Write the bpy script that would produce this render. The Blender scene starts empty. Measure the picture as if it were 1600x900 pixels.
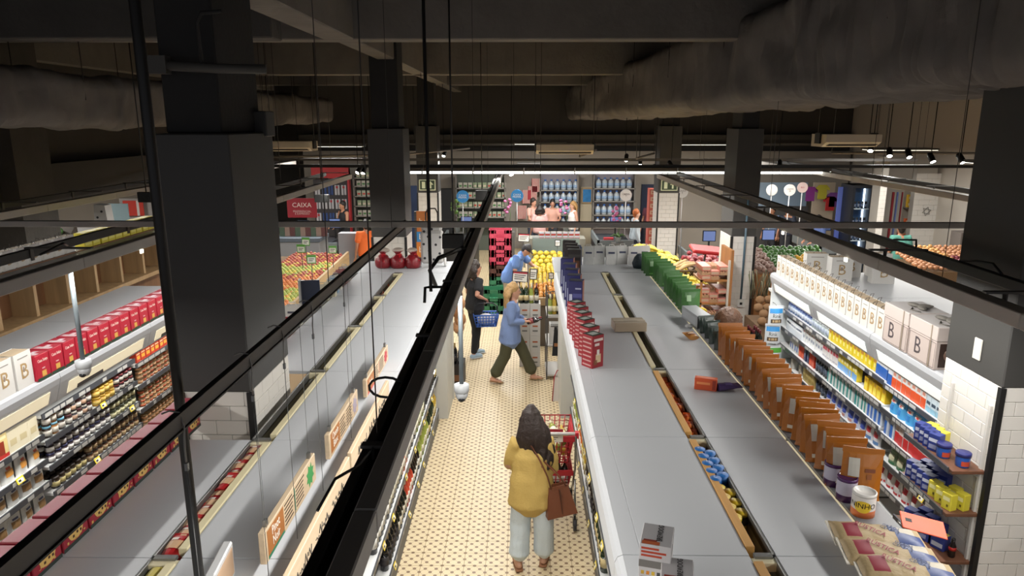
import bpy, bmesh, math, random
from mathutils import Vector, Matrix, noise
random.seed(11)
sc = bpy.context.scene
COL = sc.collection
PI = math.pi

# ---------------------------------------------------------------- camera, world, exposure
F_PX = 1117.0
TILT = math.atan(260 / F_PX)
CAM_H = 4.0
YAW = math.atan(15 * math.cos(TILT) / F_PX)
cam_data = bpy.data.cameras.new('camera')
cam_data.sensor_width = 36.0
cam_data.lens = F_PX / 1600 * 36.0
cam_data.clip_start = 0.05
cam_data.clip_end = 200
cam = bpy.data.objects.new('camera', cam_data)
COL.objects.link(cam)
cam.location = (0, 0, CAM_H)
cam.rotation_euler = (PI / 2 - TILT, 0, YAW)
sc.camera = cam
sc.view_settings.view_transform = 'Standard'
sc.view_settings.look = 'None'
sc.view_settings.exposure = 0.34
sc.view_settings.gamma = 1.0
sc.view_settings.use_curve_mapping = False
world = bpy.data.worlds.new('world')
sc.world = world
world.use_nodes = True
world.node_tree.nodes['Background'].inputs[0].default_value = (0.9, 0.92, 1.0, 1)
world.node_tree.nodes['Background'].inputs[1].default_value = 0.24

# strip lamps on the suspended trunking: (x, y0, y1, z, watts per metre)
STRIPS = [(-0.458, 0.4, 16.5, 2.79, 12.0), (2.63, 0.6, 13.5, 2.94, 15.0), (-3.25, 0.6, 13.5, 2.94, 12.0),
          (-5.75, 1.0, 18.0, 2.94, 8.0), (6.05, 2.0, 18.0, 2.94, 14.0)]
def area(name, loc, sx, sy, power, rot=(0, 0, 0), color=(1, 0.975, 0.93), spread=PI):
    l = bpy.data.lights.new(name, 'AREA')
    l.shape = 'RECTANGLE'; l.size = sx; l.size_y = sy; l.energy = power; l.color = color; l.spread = spread
    o = bpy.data.objects.new(name, l); COL.objects.link(o)
    o.location = loc; o.rotation_euler = rot
    return o
for (x, y0, y1, z, w) in STRIPS:
    area('strip_lamp', (x, (y0 + y1) / 2, z - 0.012), 0.07, y1 - y0, w * (y1 - y0))

# ---------------------------------------------------------------- materials
def lin(c):
    c = c / 255.0
    return c / 12.92 if c <= 0.04045 else ((c + 0.055) / 1.055) ** 2.4
def rgb(h):
    if isinstance(h, str):
        h = h.lstrip('#'); h = tuple(int(h[i:i + 2], 16) for i in (0, 2, 4))
    return tuple(lin(c) for c in h) + (1.0,)
MATS = {}
def mat(hexc, rough=0.6, metal=0.0, bump=0.0, bscale=40.0, var=0.0, vscale=6.0, emit=0.0, alpha=1.0, trans=0.0, spec=0.5, coat=0.0):
    key = (hexc, rough, metal, bump, bscale, var, vscale, emit, alpha, trans, spec, coat)
    if key in MATS: return MATS[key]
    m = bpy.data.materials.new('surface_' + str(hexc).lstrip('#'))
    m.use_nodes = True
    nt = m.node_tree; b = nt.nodes['Principled BSDF']
    col = rgb(hexc)
    b.inputs['Base Color'].default_value = col
    b.inputs['Roughness'].default_value = rough
    b.inputs['Metallic'].default_value = metal
    b.inputs['Specular IOR Level'].default_value = spec
    if coat: b.inputs['Coat Weight'].default_value = coat
    if trans: b.inputs['Transmission Weight'].default_value = trans
    if alpha < 1: b.inputs['Alpha'].default_value = alpha
    if emit:
        b.inputs['Emission Color'].default_value = col; b.inputs['Emission Strength'].default_value = emit
    if var or bump:
        tc = nt.nodes.new('ShaderNodeTexCoord')
    if var:
        n = nt.nodes.new('ShaderNodeTexNoise'); n.inputs['Scale'].default_value = vscale; n.inputs['Detail'].default_value = 4
        nt.links.new(tc.outputs['Object'], n.inputs['Vector'])
        mx = nt.nodes.new('ShaderNodeMix'); mx.data_type = 'RGBA'
        mx.inputs[6].default_value = tuple(c * (1 - var) for c in col[:3]) + (1,)
        mx.inputs[7].default_value = tuple(min(1, c * (1 + var)) for c in col[:3]) + (1,)
        nt.links.new(n.outputs['Fac'], mx.inputs[0]); nt.links.new(mx.outputs[2], b.inputs['Base Color'])
    if bump:
        n2 = nt.nodes.new('ShaderNodeTexNoise'); n2.inputs['Scale'].default_value = bscale; n2.inputs['Detail'].default_value = 5
        nt.links.new(tc.outputs['Object'], n2.inputs['Vector'])
        bp = nt.nodes.new('ShaderNodeBump'); bp.inputs['Strength'].default_value = bump; bp.inputs['Distance'].default_value = 0.02
        nt.links.new(n2.outputs['Fac'], bp.inputs['Height']); nt.links.new(bp.outputs['Normal'], b.inputs['Normal'])
    MATS[key] = m
    return m
def wood_mat(hexc, dark=0.75, axis=1, scale=9.0, rough=0.55):
    key = ('wood', hexc, dark, axis, scale)
    if key in MATS: return MATS[key]
    m = bpy.data.materials.new('wood_grain'); m.use_nodes = True
    nt = m.node_tree; b = nt.nodes['Principled BSDF']; b.inputs['Roughness'].default_value = rough
    tc = nt.nodes.new('ShaderNodeTexCoord'); mp = nt.nodes.new('ShaderNodeMapping')
    s = [scale * 4] * 3; s[axis] = scale * 0.25
    mp.inputs['Scale'].default_value = s
    n = nt.nodes.new('ShaderNodeTexNoise'); n.inputs['Scale'].default_value = 1.0; n.inputs['Detail'].default_value = 6
    mx = nt.nodes.new('ShaderNodeMix'); mx.data_type = 'RGBA'
    c = rgb(hexc)
    mx.inputs[6].default_value = tuple(x * dark for x in c[:3]) + (1,); mx.inputs[7].default_value = c
    nt.links.new(tc.outputs['Object'], mp.inputs[0]); nt.links.new(mp.outputs[0], n.inputs['Vector'])
    cr = nt.nodes.new('ShaderNodeMapRange'); cr.inputs[1].default_value = 0.35; cr.inputs[2].default_value = 0.65
    nt.links.new(n.outputs['Fac'], cr.inputs[0]); nt.links.new(cr.outputs[0], mx.inputs[0])
    nt.links.new(mx.outputs[2], b.inputs['Base Color'])
    MATS[key] = m
    return m

# ---------------------------------------------------------------- mesh builder
class MB:
    def __init__(s):
        s.v = []; s.f = []; s.mi = []; s.sm = []; s.mats = []; s.M = Matrix()
    def _m(s, m):
        if m not in s.mats: s.mats.append(m)
        return s.mats.index(m)
    def add(s, vs, fs, m, smooth=False):
        o = len(s.v); k = s._m(m)
        s.v += [tuple(s.M @ Vector(p)) for p in vs]
        for f in fs:
            s.f.append([o + i for i in f]); s.mi.append(k); s.sm.append(smooth)
        return s
    def box(s, x0, x1, y0, y1, z0, z1, m, c=0.0, faces=None):
        """faces: dict of 'x-','x+','y-','y+','z-','z+' -> material; c: chamfer"""
        if c <= 0:
            vs = [(x, y, z) for z in (z0, z1) for y in (y0, y1) for x in (x0, x1)]
            fd = {'z-': (0, 2, 3, 1), 'z+': (4, 5, 7, 6), 'y-': (0, 1, 5, 4), 'y+': (2, 6, 7, 3), 'x-': (0, 4, 6, 2), 'x+': (1, 3, 7, 5)}
            o = len(s.v); s.v += [tuple(s.M @ Vector(p)) for p in vs]
            for k, f in fd.items():
                s.f.append([o + i for i in f]); s.mi.append(s._m((faces or {}).get(k, m))); s.sm.append(False)
            return s
        bm = bmesh.new()
        bmesh.ops.create_cube(bm, size=1)
        for v in bm.verts:
            v.co = Vector(((x0 + x1) / 2 + v.co.x * (x1 - x0), (y0 + y1) / 2 + v.co.y * (y1 - y0), (z0 + z1) / 2 + v.co.z * (z1 - z0)))
        bmesh.ops.bevel(bm, geom=list(bm.edges), offset=c, segments=1, affect='EDGES')
        bm.verts.index_update()
        o = len(s.v); s.v += [tuple(s.M @ v.co) for v in bm.verts]
        for f in bm.faces:
            n = f.normal; mm = m
            if faces:
                for k, ax in (('x', 0), ('y', 1), ('z', 2)):
                    if n[ax] > 0.9: mm = faces.get(k + '+', m)
                    if n[ax] < -0.9: mm = faces.get(k + '-', m)
            s.f.append([o + v.index for v in f.verts]); s.mi.append(s._m(mm)); s.sm.append(False)
        bm.free()
        return s
    def lathe(s, prof, m, n=12, c=(0, 0, 0), smooth=True, mats=None, sx=1.0, sy=1.0):
        o = len(s.v); L = len(prof)
        for (r, z) in prof:
            for i in range(n):
                a = 2 * PI * i / n
                s.v.append(tuple(s.M @ Vector((c[0] + r * sx * math.cos(a), c[1] + r * sy * math.sin(a), c[2] + z))))
        for j in range(L - 1):
            mm = mats[j] if mats else m
            for i in range(n):
                i2 = (i + 1) % n
                s.f.append([o + j * n + i, o + j * n + i2, o + (j + 1) * n + i2, o + (j + 1) * n + i]); s.mi.append(s._m(mm)); s.sm.append(smooth)
        if prof[0][0] > 1e-5: s.f.append([o + i for i in reversed(range(n))]); s.mi.append(s._m(mats[0] if mats else m)); s.sm.append(False)
        if prof[-1][0] > 1e-5: s.f.append([o + (L - 1) * n + i for i in range(n)]); s.mi.append(s._m(mats[-1] if mats else m)); s.sm.append(False)
        return s
    def tube(s, pts, r, m, n=8, cap=True, smooth=True, closed=False):
        pts = [Vector(p) for p in pts]; L = len(pts)
        rs = r if isinstance(r, (list, tuple)) else [r] * L
        o = len(s.v); prev = None
        for i, p in enumerate(pts):
            if closed: d = (pts[(i + 1) % L] - pts[i - 1])
            else: d = (pts[min(i + 1, L - 1)] - pts[max(i - 1, 0)])
            d = d.normalized() if d.length > 1e-9 else Vector((0, 0, 1))
            if prev is None:
                a = Vector((0, 0, 1)) if abs(d.z) < 0.9 else Vector((1, 0, 0))
                u = d.cross(a).normalized()
            else:
                u = (prev - d * prev.dot(d)); u = u.normalized() if u.length > 1e-6 else d.orthogonal().normalized()
            prev = u; w = d.cross(u)
            for k in range(n):
                a = 2 * PI * k / n
                s.v.append(tuple(s.M @ (p + (u * math.cos(a) + w * math.sin(a)) * rs[i])))
        k_ = s._m(m)
        for j in range(L if closed else L - 1):
            j2 = (j + 1) % L
            for k in range(n):
                k2 = (k + 1) % n
                s.f.append([o + j * n + k, o + j * n + k2, o + j2 * n + k2, o + j2 * n + k]); s.mi.append(k_); s.sm.append(smooth)
        if cap and not closed:
            s.f.append([o + i for i in reversed(range(n))]); s.mi.append(k_); s.sm.append(False)
            s.f.append([o + (L - 1) * n + i for i in range(n)]); s.mi.append(k_); s.sm.append(False)
        return s
    def ell(s, c, r, m, nu=10, nv=7, smooth=True):
        prof = []
        o = len(s.v); k_ = s._m(m)
        for j in range(nv + 1):
            t = PI * j / nv
            for i in range(nu):
                a = 2 * PI * i / nu
                s.v.append(tuple(s.M @ Vector((c[0] + r[0] * math.sin(t) * math.cos(a), c[1] + r[1] * math.sin(t) * math.sin(a), c[2] - r[2] * math.cos(t)))))
        for j in range(nv):
            for i in range(nu):
                i2 = (i + 1) % nu
                s.f.append([o + j * nu + i, o + j * nu + i2, o + (j + 1) * nu + i2, o + (j + 1) * nu + i]); s.mi.append(k_); s.sm.append(smooth)
        return s
    def prism(s, poly, t0, t1, m, plane='xy', side=None):
        """extrude a polygon: plane 'xy' along z, 'xz' along y, 'yz' along x"""
        n = len(poly)
        def P(a, b, t): return (a, b, t) if plane == 'xy' else ((a, t, b) if plane == 'xz' else (t, a, b))
        vs = [P(a, b, t0) for a, b in poly] + [P(a, b, t1) for a, b in poly]
        s.add(vs, [list(reversed(range(n))), list(range(n, 2 * n))], m)
        s.add(vs, [[i, (i + 1) % n, n + (i + 1) % n, n + i] for i in range(n)], side or m)
        return s
    def quad(s, pts, m):
        return s.add(pts, [list(range(len(pts)))], m)
    def mesh(s, name='mesh', fix=True):
        me = bpy.data.meshes.new(name)
        me.from_pydata(s.v, [], s.f)
        for m in s.mats: me.materials.append(m)
        me.polygons.foreach_set('material_index', s.mi)
        me.polygons.foreach_set('use_smooth', s.sm)
        me.validate(); me.update()
        if fix:
            bm = bmesh.new(); bm.from_mesh(me); bmesh.ops.recalc_face_normals(bm, faces=bm.faces); bm.to_mesh(me); bm.free()
        return me

def ob(name, data=None, parent=None, loc=(0, 0, 0), rot=(0, 0, 0), label=None, cat=None, group=None, kind=None, scale=None):
    if isinstance(data, MB): data = data.mesh(name)
    o = bpy.data.objects.new(name, data); COL.objects.link(o)
    o.location = loc; o.rotation_euler = rot
    if scale: o.scale = scale
    if parent: o.parent = parent
    if label: o['label'] = label
    if cat: o['category'] = cat
    if group: o['group'] = group
    if kind: o['kind'] = kind
    return o
TXT = {}
def text_mesh(body, size, m, extrude=0.0004, align='CENTER', squeeze=1.0):
    key = (body, size, m.name, align, squeeze)
    if key in TXT: return TXT[key]
    cu = bpy.data.curves.new('lettering', 'FONT')
    cu.body = body; cu.size = size; cu.align_x = align; cu.align_y = 'CENTER'; cu.extrude = extrude; cu.resolution_u = 2; cu.space_line = 0.85
    to = bpy.data.objects.new('lettering', cu); COL.objects.link(to); to.scale = (squeeze, 1, 1)
    dg = bpy.context.evaluated_depsgraph_get(); dg.update()
    me = bpy.data.meshes.new_from_object(to.evaluated_get(dg))
    for v in me.vertices: v.co.x *= squeeze
    bpy.data.objects.remove(to); bpy.data.curves.remove(cu)
    me.materials.clear(); me.materials.append(m)
    TXT[key] = me
    return me
def lettering(body, size, m, parent, loc, rot=(PI / 2, 0, 0), align='CENTER', squeeze=1.0):
    return ob('lettering', text_mesh(body, size, m, align=align, squeeze=squeeze), parent, loc, rot)
def R(a, b): return random.uniform(a, b)
# where a sight line of the photograph meets a known plane of the shop
_ct, _st, _cy, _sy = math.cos(TILT), math.sin(TILT), math.cos(YAW), math.sin(YAW)
def _ray(x, y):
    a = (x - 800) / F_PX; b = (450 - y) / F_PX
    f = Vector((-_sy * _ct, _cy * _ct, -_st)); r = Vector((_cy, _sy, 0)); u = Vector((-_sy * _st, _cy * _st, _ct))
    return f + r * a + u * b
def pz(x, y, z): d = _ray(x, y); return Vector((0, 0, CAM_H)) + d * ((z - CAM_H) / d.z)
def pX(x, y, X): d = _ray(x, y); return Vector((0, 0, CAM_H)) + d * (X / d.x)
def pY(x, y, Y): d = _ray(x, y); return Vector((0, 0, CAM_H)) + d * (Y / d.y)
ORD = ['first', 'second', 'third', 'fourth', 'fifth', 'sixth', 'seventh', 'eighth', 'ninth', 'tenth', 'eleventh', 'twelfth', 'thirteenth', 'fourteenth', 'fifteenth', 'sixteenth', 'seventeenth', 'eighteenth', 'nineteenth', 'twentieth', 'twenty-first', 'twenty-second', 'twenty-third', 'twenty-fourth', 'twenty-fifth']

# ================================================================ the building
BLK = mat('#1c1b1a', 0.75, bump=0.15, bscale=30, var=0.25)
CONC = mat('#4a4743', 0.85, bump=0.5, bscale=14, var=0.3, vscale=3)
DWALL = mat('#45423e', 0.9, var=0.15, vscale=1.5)
CEIL = mat('#1c1a18', 0.95)
DGREY = mat('#45433f', 0.6, var=0.08)
CONC2 = mat('#6d6862', 0.85, bump=0.5, bscale=14, var=0.25, vscale=3)

def floor_mat():
    m = bpy.data.materials.new('patterned_cement_tile'); m.use_nodes = True
    nt = m.node_tree; b = nt.nodes['Principled BSDF']
    b.inputs['Roughness'].default_value = 0.42
    tc = nt.nodes.new('ShaderNodeTexCoord'); sep = nt.nodes.new('ShaderNodeSeparateXYZ'); nt.links.new(tc.outputs['Object'], sep.inputs[0])
    def N(op, a, bb=None):
        n = nt.nodes.new('ShaderNodeMath'); n.operation = op
        for i, q in enumerate((a, bb)):
            if q is None: continue
            if isinstance(q, (int, float)): n.inputs[i].default_value = q
            else: nt.links.new(q, n.inputs[i])
        return n.outputs[0]
    u = N('MULTIPLY', sep.outputs[0], 10.0); v = N('MULTIPLY', sep.outputs[1], 10.0)   # half-tile units
    def dots(uu, vv):
        fu = N('SUBTRACT', N('FRACT', N('ADD', uu, 0.5)), 0.5); fv = N('SUBTRACT', N('FRACT', N('ADD', vv, 0.5)), 0.5)
        d = N('SQRT', N('ADD', N('MULTIPLY', fu, fu), N('MULTIPLY', fv, fv)))
        return N('LESS_THAN', d, 0.165), d
    d1, r1 = dots(u, v); d2, r2 = dots(N('ADD', u, 0.5), N('ADD', v, 0.5))
    dot = N('MAXIMUM', d1, d2)
    def diag(s_):
        w = N('FRACT', N('ADD', N('ADD', u, N('MULTIPLY', v, s_)), 0.5))
        return N('LESS_THAN', N('ABSOLUTE', N('SUBTRACT', w, 0.5)), 0.035)
    ln = N('MULTIPLY', N('MAXIMUM', diag(1.0), diag(-1.0)), 0.42)
    fac = N('MAXIMUM', dot, ln)
    ns = nt.nodes.new('ShaderNodeTexNoise'); ns.inputs['Scale'].default_value = 5; nt.links.new(tc.outputs['Object'], ns.inputs['Vector'])
    base = nt.nodes.new('ShaderNodeMix'); base.data_type = 'RGBA'
    base.inputs[6].default_value = rgb('#d0bd98'); base.inputs[7].default_value = rgb('#d9c8a4'); nt.links.new(ns.outputs['Fac'], base.inputs[0])
    mx = nt.nodes.new('ShaderNodeMix'); mx.data_type = 'RGBA'
    nt.links.new(fac, mx.inputs[0]); nt.links.new(base.outputs[2], mx.inputs[6]); mx.inputs[7].default_value = rgb('#806750')
    nt.links.new(mx.outputs[2], b.inputs['Base Color'])
    return m
TILE_FLOOR = floor_mat()
GROUT = mat('#8a7355', 0.9)
FX0, FX1, FY0, FY1 = -12.0, 11.0, -3.0, 27.0
fl = ob('floor', MB().box(FX0, FX1, FY0, FY1, -0.2, -0.002, GROUT), kind='structure')
# the nearest tiles of the central aisle one by one, the rest joined
def tile_mb(x, y, mb, c=0.0012):
    g = 0.0022
    return mb.box(x - 0.1 + g, x + 0.1 - g, y - 0.1 + g, y + 0.1 - g, -0.01, 0.0, TILE_FLOOR)
tme = tile_mb(0, 0, MB()).mesh('tile')
near = set()
TX0 = -1.122
for j in range(30):
    for i in range(-1, 9):
        x = TX0 + 0.1 + 0.2 * i; y = 5.45 + 0.1 + 0.2 * j
        near.add((i, j)); ob('tile', tme, fl, (x, y, 0))
mb = MB()
for j in range(-6, 96):
    for i in range(-32, 40):
        if (i, j) in near: continue
        x = TX0 + 0.1 + 0.2 * i; y = 5.55 + 0.2 * j
        if j < 30 and (i < -2 or i > 9): continue
        mb.quad([(x - 0.0978, y - 0.0978, 0), (x + 0.0978, y - 0.0978, 0), (x + 0.0978, y + 0.0978, 0), (x - 0.0978, y + 0.0978, 0)], TILE_FLOOR)
def shift_uvless(m): return m
me = mb.mesh('tiles_beyond', fix=False)
o = ob('tiles_beyond', me, fl, kind='stuff')
# object coordinates have to start at a tile corner
off = Vector((TX0 - 0.1 + 0.1, 5.45, 0))
for v in me.vertices: v.co -= off
o.location = off
for v in tme.vertices: pass

# ---- shell
ob('wall_back', MB().box(FX0, FX1, 26.0, 26.3, -0.1, 6.2, DWALL), kind='structure')
ob('wall_right', MB().box(10.4, 10.7, -3.0, 26.0, -0.1, 6.2, mat('#b9b2a8', 0.85)), kind='structure')
wl = MB()
wl.box(-11.3, -11.0, -3.0, 26.0, -0.1, 2.6, mat('#a39c92', 0.85)); wl.box(-11.3, -11.0, -3.0, 26.0, 2.6, 6.2, DWALL)
ob('wall_left', wl, kind='structure')
ob('ceiling', MB().box(FX0, FX1, -3.0, 26.3, 5.75, 6.0, CEIL), kind='structure')
# concrete downstand wall on the left, panelled between pilasters
ob('trim_1', MB().box(-7.75, -7.45, 4.0, 20.0, 2.72, 3.35, DWALL), kind='structure')
ob('trim_2', MB().box(-8.0, -7.7, 2.0, 22.0, 3.35, 5.75, DWALL), kind='structure')
ob('trim_3', MB().box(-8.05, -7.2, 10.2, 11.0, 0.0, 5.75, CONC), kind='structure')
# beams
def beam(n, x0, x1, y0, y1, z0, z1=5.75, m=CONC):
    ob('trim_%d' % n, MB().box(x0, x1, y0, y1, z0, z1, m, c=0.012), kind='structure')
beam(4, -11.0, 10.4, 8.45, 8.75, 4.9, m=CONC2)
beam(5, -7.4, 10.4, 14.65, 14.95, 4.9, m=CONC2)
beam(6, -7.4, 10.4, 18.75, 19.0, 4.9, m=CONC2)
beam(7, -2.24, -1.89, -2.0, 8.45, 4.9, m=CONC2)
beam(8, -2.15, -1.89, 8.75, 26.0, 4.9, m=CONC2)
beam(9, -7.6, -7.36, 3.0, 22.0, 4.9, m=CONC2)
beam(10, -11.0, -2.3, 6.9, 7.2, 4.75, m=CONC)
beam(11, 5.9, 6.2, 8.75, 26.0, 4.9, m=CONC)
# lower service wall far back above the tills
ob('trim_12', MB().box(-7.0, 10.4, 23.2, 23.5, 3.1, 5.75, DWALL), kind='structure')
ob('trim_13', MB().box(-7.0, 10.4, 22.9, 23.2, 3.45, 3.6, DGREY), kind='structure')

# ---- columns: painted above, tiled below, each tile a piece
WT = mat('#d6d2cb', 0.28, var=0.03, vscale=3, spec=0.5)
CGREY = mat('#3b3a38', 0.55, var=0.05)
EDGE = mat('#131313', 0.5)
TW, THh = 0.20, 0.10
TCACHE = {}
def tile_piece(w, h):
    k = (round(w, 3), round(h, 3))
    if k not in TCACHE:
        TCACHE[k] = MB().box(-w / 2 + 0.0015, w / 2 - 0.0015, -0.008, 0.0, -h / 2 + 0.0015, h / 2 - 0.0015, WT, c=0.0025).mesh('tile')
    return TCACHE[k]
def tile_face(parent, p0, p1, z0, z1, tw=TW, th=THh):
    """running-bond tiles on a vertical face from p0 to p1 (x,y), normal to the right of the walk reversed"""
    p0 = Vector(p0); p1 = Vector(p1); L = (p1 - p0).length; d = (p1 - p0) / L
    ang = math.atan2(d.y, d.x)
    r = 0; z = z1
    while z > z0 + 0.01:
        h = min(th, z - z0); s = -tw * (r % 2) * 0.5
        while s < L - 0.005:
            a = max(0, s); b = min(L, s + tw)
            if b - a > 0.012:
                c = p0 + d * (a + b) / 2
                ob('tile', tile_piece(b - a, h), parent, (c.x, c.y, z - h / 2), (0, 0, ang))
            s += tw
        z -= th; r += 1
def column(x0, x1, y0, y1, ztile, label, top=3.95, faces='flr', tmin=0.0, tw=TW, th=THh):
    e = ob('column', None, None, (0, 0, 0), label=label, cat='column', group=None)
    m = MB().box(x0 + 0.008, x1 - 0.008, y0 + 0.008, y1 - 0.008, 0, ztile, mat('#a8a49c', 0.9)); ob('core', m, e)
    ob('painted_shaft', MB().box(x0 - 0.01, x1 + 0.01, y0 - 0.01, y1 + 0.01, ztile, top, CGREY, c=0.008), e)
    ob('concrete_shaft', MB().box(x0 + 0.05, x1 - 0.05, y0 + 0.05, y1 - 0.05, top, 5.75, BLK, c=0.01), e)
    if 'f' in faces: tile_face(e, (x0, y0), (x1, y0), tmin, ztile, tw, th)
    if 'l' in faces: tile_face(e, (x0, y1), (x0, y0), tmin, ztile, tw, th)
    if 'r' in faces: tile_face(e, (x1, y0), (x1, y1), tmin, ztile, tw, th)
    g = MB()
    for (x, y) in ((x0, y0), (x1, y0)):
        g.box(x - 0.018, x + 0.018, y - 0.018, y + 0.018, 0, ztile - 0.002, EDGE)
    ob('corner_guard', g, e)
    return e
cl = column(-2.2, -1.76, 4.35, 5.1, 2.29, 'dark grey column with white tiled foot rising through the left gondola', 3.93, 'fr', 1.95)
ob('panel', MB().box(-2.07, -1.73, 4.95, 5.12, 3.9, 4.07, CGREY, c=0.006), cl)
mbx = MB(); mbx.tube([(-2.15, 4.3, 4.32), (-1.78, 4.3, 4.3), (-1.5, 4.36, 4.3)], 0.028, DGREY, 10); mbx.box(-2.2, -2.05, 4.27, 4.34, 4.27, 4.37, DGREY)
ob('conduit', mbx, cl)
ob('conduit', MB().tube([(-1.85, 4.3, 4.3), (-1.85, 4.28, 4.55), (-1.82, 4.28, 4.6), (-1.7, 4.28, 4.61)], 0.012, BLK, 8), cl)
cr = column(3.16, 3.75, 4.46, 5.09, 2.3, 'dark grey column with white tiles behind the small wooden shelves', 4.6, 'fl', 0.55)
ob('switch_plate', MB().box(3.138, 3.15, 4.70, 4.78, 2.40, 2.55, mat('#c9c6bd', 0.4), c=0.004), cr)
column(-2.32, -1.8, 11.0, 11.6, 2.25, 'dark grey column behind the red gift bags', 3.9, 'fr', 1.2)
c3 = column(3.26, 3.62, 11.0, 11.62, 2.27, 'tiled column with a blue conduit beside the egg trays', 3.9, 'fl', 0.0)
ob('conduit', MB().tube([(3.46, 10.97, 2.9), (3.46, 10.97, 1.28)], 0.017, mat('#4a6270', 0.4), 8), c3)
ob('socket', MB().box(3.41, 3.51, 10.95, 10.99, 1.15, 1.27, mat('#c9c9c4', 0.5), c=0.006).box(3.44, 3.48, 10.945, 10.951, 1.19, 1.23, EDGE), c3)
c4 = column(-2.55, -2.05, 17.6, 18.2, 2.3, 'far tiled column with exit sign behind the dotted trolley bag', 3.9, 'fr', 0.6)
c5 = column(3.35, 3.85, 17.6, 18.2, 2.3, 'far tiled column with exit sign beside the stacked red cartons', 3.9, 'fl', 0.6)
column(6.75, 7.35, 4.9, 5.5, 2.3, 'broad dark column at the right edge of the picture', 4.9, 'f', 1.9) if False else None
GLOW = mat('#dfe6c2', 0.5)
for (c, x) in ((c4, -2.3), (c5, 3.6)):
    s = ob('exit_sign', MB().box(x - 0.2, x + 0.2, 17.55, 17.58, 2.36, 2.62, GLOW, c=0.004), c)
    g = MB().box(x - 0.18, x + 0.18, 17.545, 17.549, 2.38, 2.60, mat('#3a4a34', 0.6))
    ob('panel', g, s)
    a = MB()
    a.box(x + 0.06, x + 0.10, 17.538, 17.543, 2.41, 2.52, GLOW); a.prism([(x + 0.01, 2.50), (x + 0.15, 2.50), (x + 0.08, 2.585)], 17.538, 17.543, GLOW, 'xz')
    a.box(x - 0.13, x - 0.05, 17.538, 17.543, 2.41, 2.57, GLOW); ob('arrow', a, s)

# ---- wrapped air ducts
def duct(name, label, path, w, h, hexc, seed, side, wr=0.03):
    """rounded box section swept along path [(x,y,zbottom)], wrinkled; bands every ~0.8 m"""
    m = mat(hexc, 0.8, bump=1.0, bscale=7, var=0.35, vscale=3)
    sec = []
    r = 0.16
    for (cx, cz, a0) in ((w - r, h - r, 0), (r, h - r, 90), (r, r, 180), (w - r, r, 270)):
        for k in range(6):
            a = math.radians(a0 + k * 18); sec.append((cx + r * math.cos(a), cz + r * math.sin(a)))
    # densify
    dense = []
    for i in range(len(sec)):
        a = Vector(sec[i]); b = Vector(sec[(i + 1) % len(sec)]); n = max(1, int((b - a).length / 0.09))
        for k in range(n): dense.append(a + (b - a) * k / n)
    P = [Vector(p) for p in path]; total = sum((P[i + 1] - P[i]).length for i in range(len(P) - 1))
    n = int(total / 0.06); vs = []; fs = []; S = len(dense)
    for j in range(n + 1):
        t = j / n * (len(P) - 1); i = min(int(t), len(P) - 2); p = P[i].lerp(P[i + 1], t - i)
        s_ = j / n * total
        band = abs(((s_ + 0.35 * math.sin(seed + s_)) / 0.72) % 1.0 - 0.5)   # 0.5 at the straps
        pinch = -0.045 * max(0, (band - 0.45) / 0.05)
        for q in dense:
            ctr = Vector((w / 2, h / 2)); dq = (q - ctr)
            nz = noise.noise(Vector((q.x * 3.0, s_ * 2.2 + seed, q.y * 3.0))) * wr * 1.2 + noise.noise(Vector((q.x * 2.0, s_ * 11.0 + seed, q.y * 1.2))) * wr
            qq = ctr + dq * (1 + (nz + pinch) / max(0.2, dq.length))
            sag = 0.015 * math.sin(s_ * 2.1 + seed)
            vs.append((p.x + (qq.x if side > 0 else -qq.x), p.y, p.z + qq.y + sag))
    for j in range(n):
        for k in range(S):
            k2 = (k + 1) % S
            fs.append([j * S + k, j * S + k2, (j + 1) * S + k2, (j + 1) * S + k])
    fs.append(list(range(S))); fs.append([n * S + k for k in range(S)])
    e = ob(name, None, None, label=label, cat='air duct')
    b = MB(); b.add(vs, fs, m, True); ob('wrapping', b, e)
    hg = MB()
    for j in range(1, int(total / 1.9)):
        t = j * 1.9 / total * (len(P) - 1); i = min(int(t), len(P) - 2); p = P[i].lerp(P[i + 1], t - i)
        for q in (0.0, w):
            hg.tube([(p.x + side * q, p.y, p.z + h * 0.5), (p.x + side * q, p.y, 5.75)], 0.006, BLK, 5)
    ob('hanger_rods', hg, e, kind='stuff')
duct('air_duct', 'huge wrinkled fabric-wrapped duct hanging under the ceiling on the right', [(2.86, 1.6, 4.30), (2.52, 7.0, 4.2), (1.8, 17.0, 4.1), (1.15, 27.0, 4.08)][:3] + [(1.25, 25.5, 4.08)], 1.35, 0.98, '#6c6762', 3.0, 1, 0.06)
duct('air_duct', 'smaller wrapped duct running along the upper left beyond the column', [(-5.0, 4.0, 3.93), (-5.0, 13.0, 3.95), (-5.0, 19.5, 3.98)], 0.8, 0.6, '#6c6762', 8.0, -1, 0.045)

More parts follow.
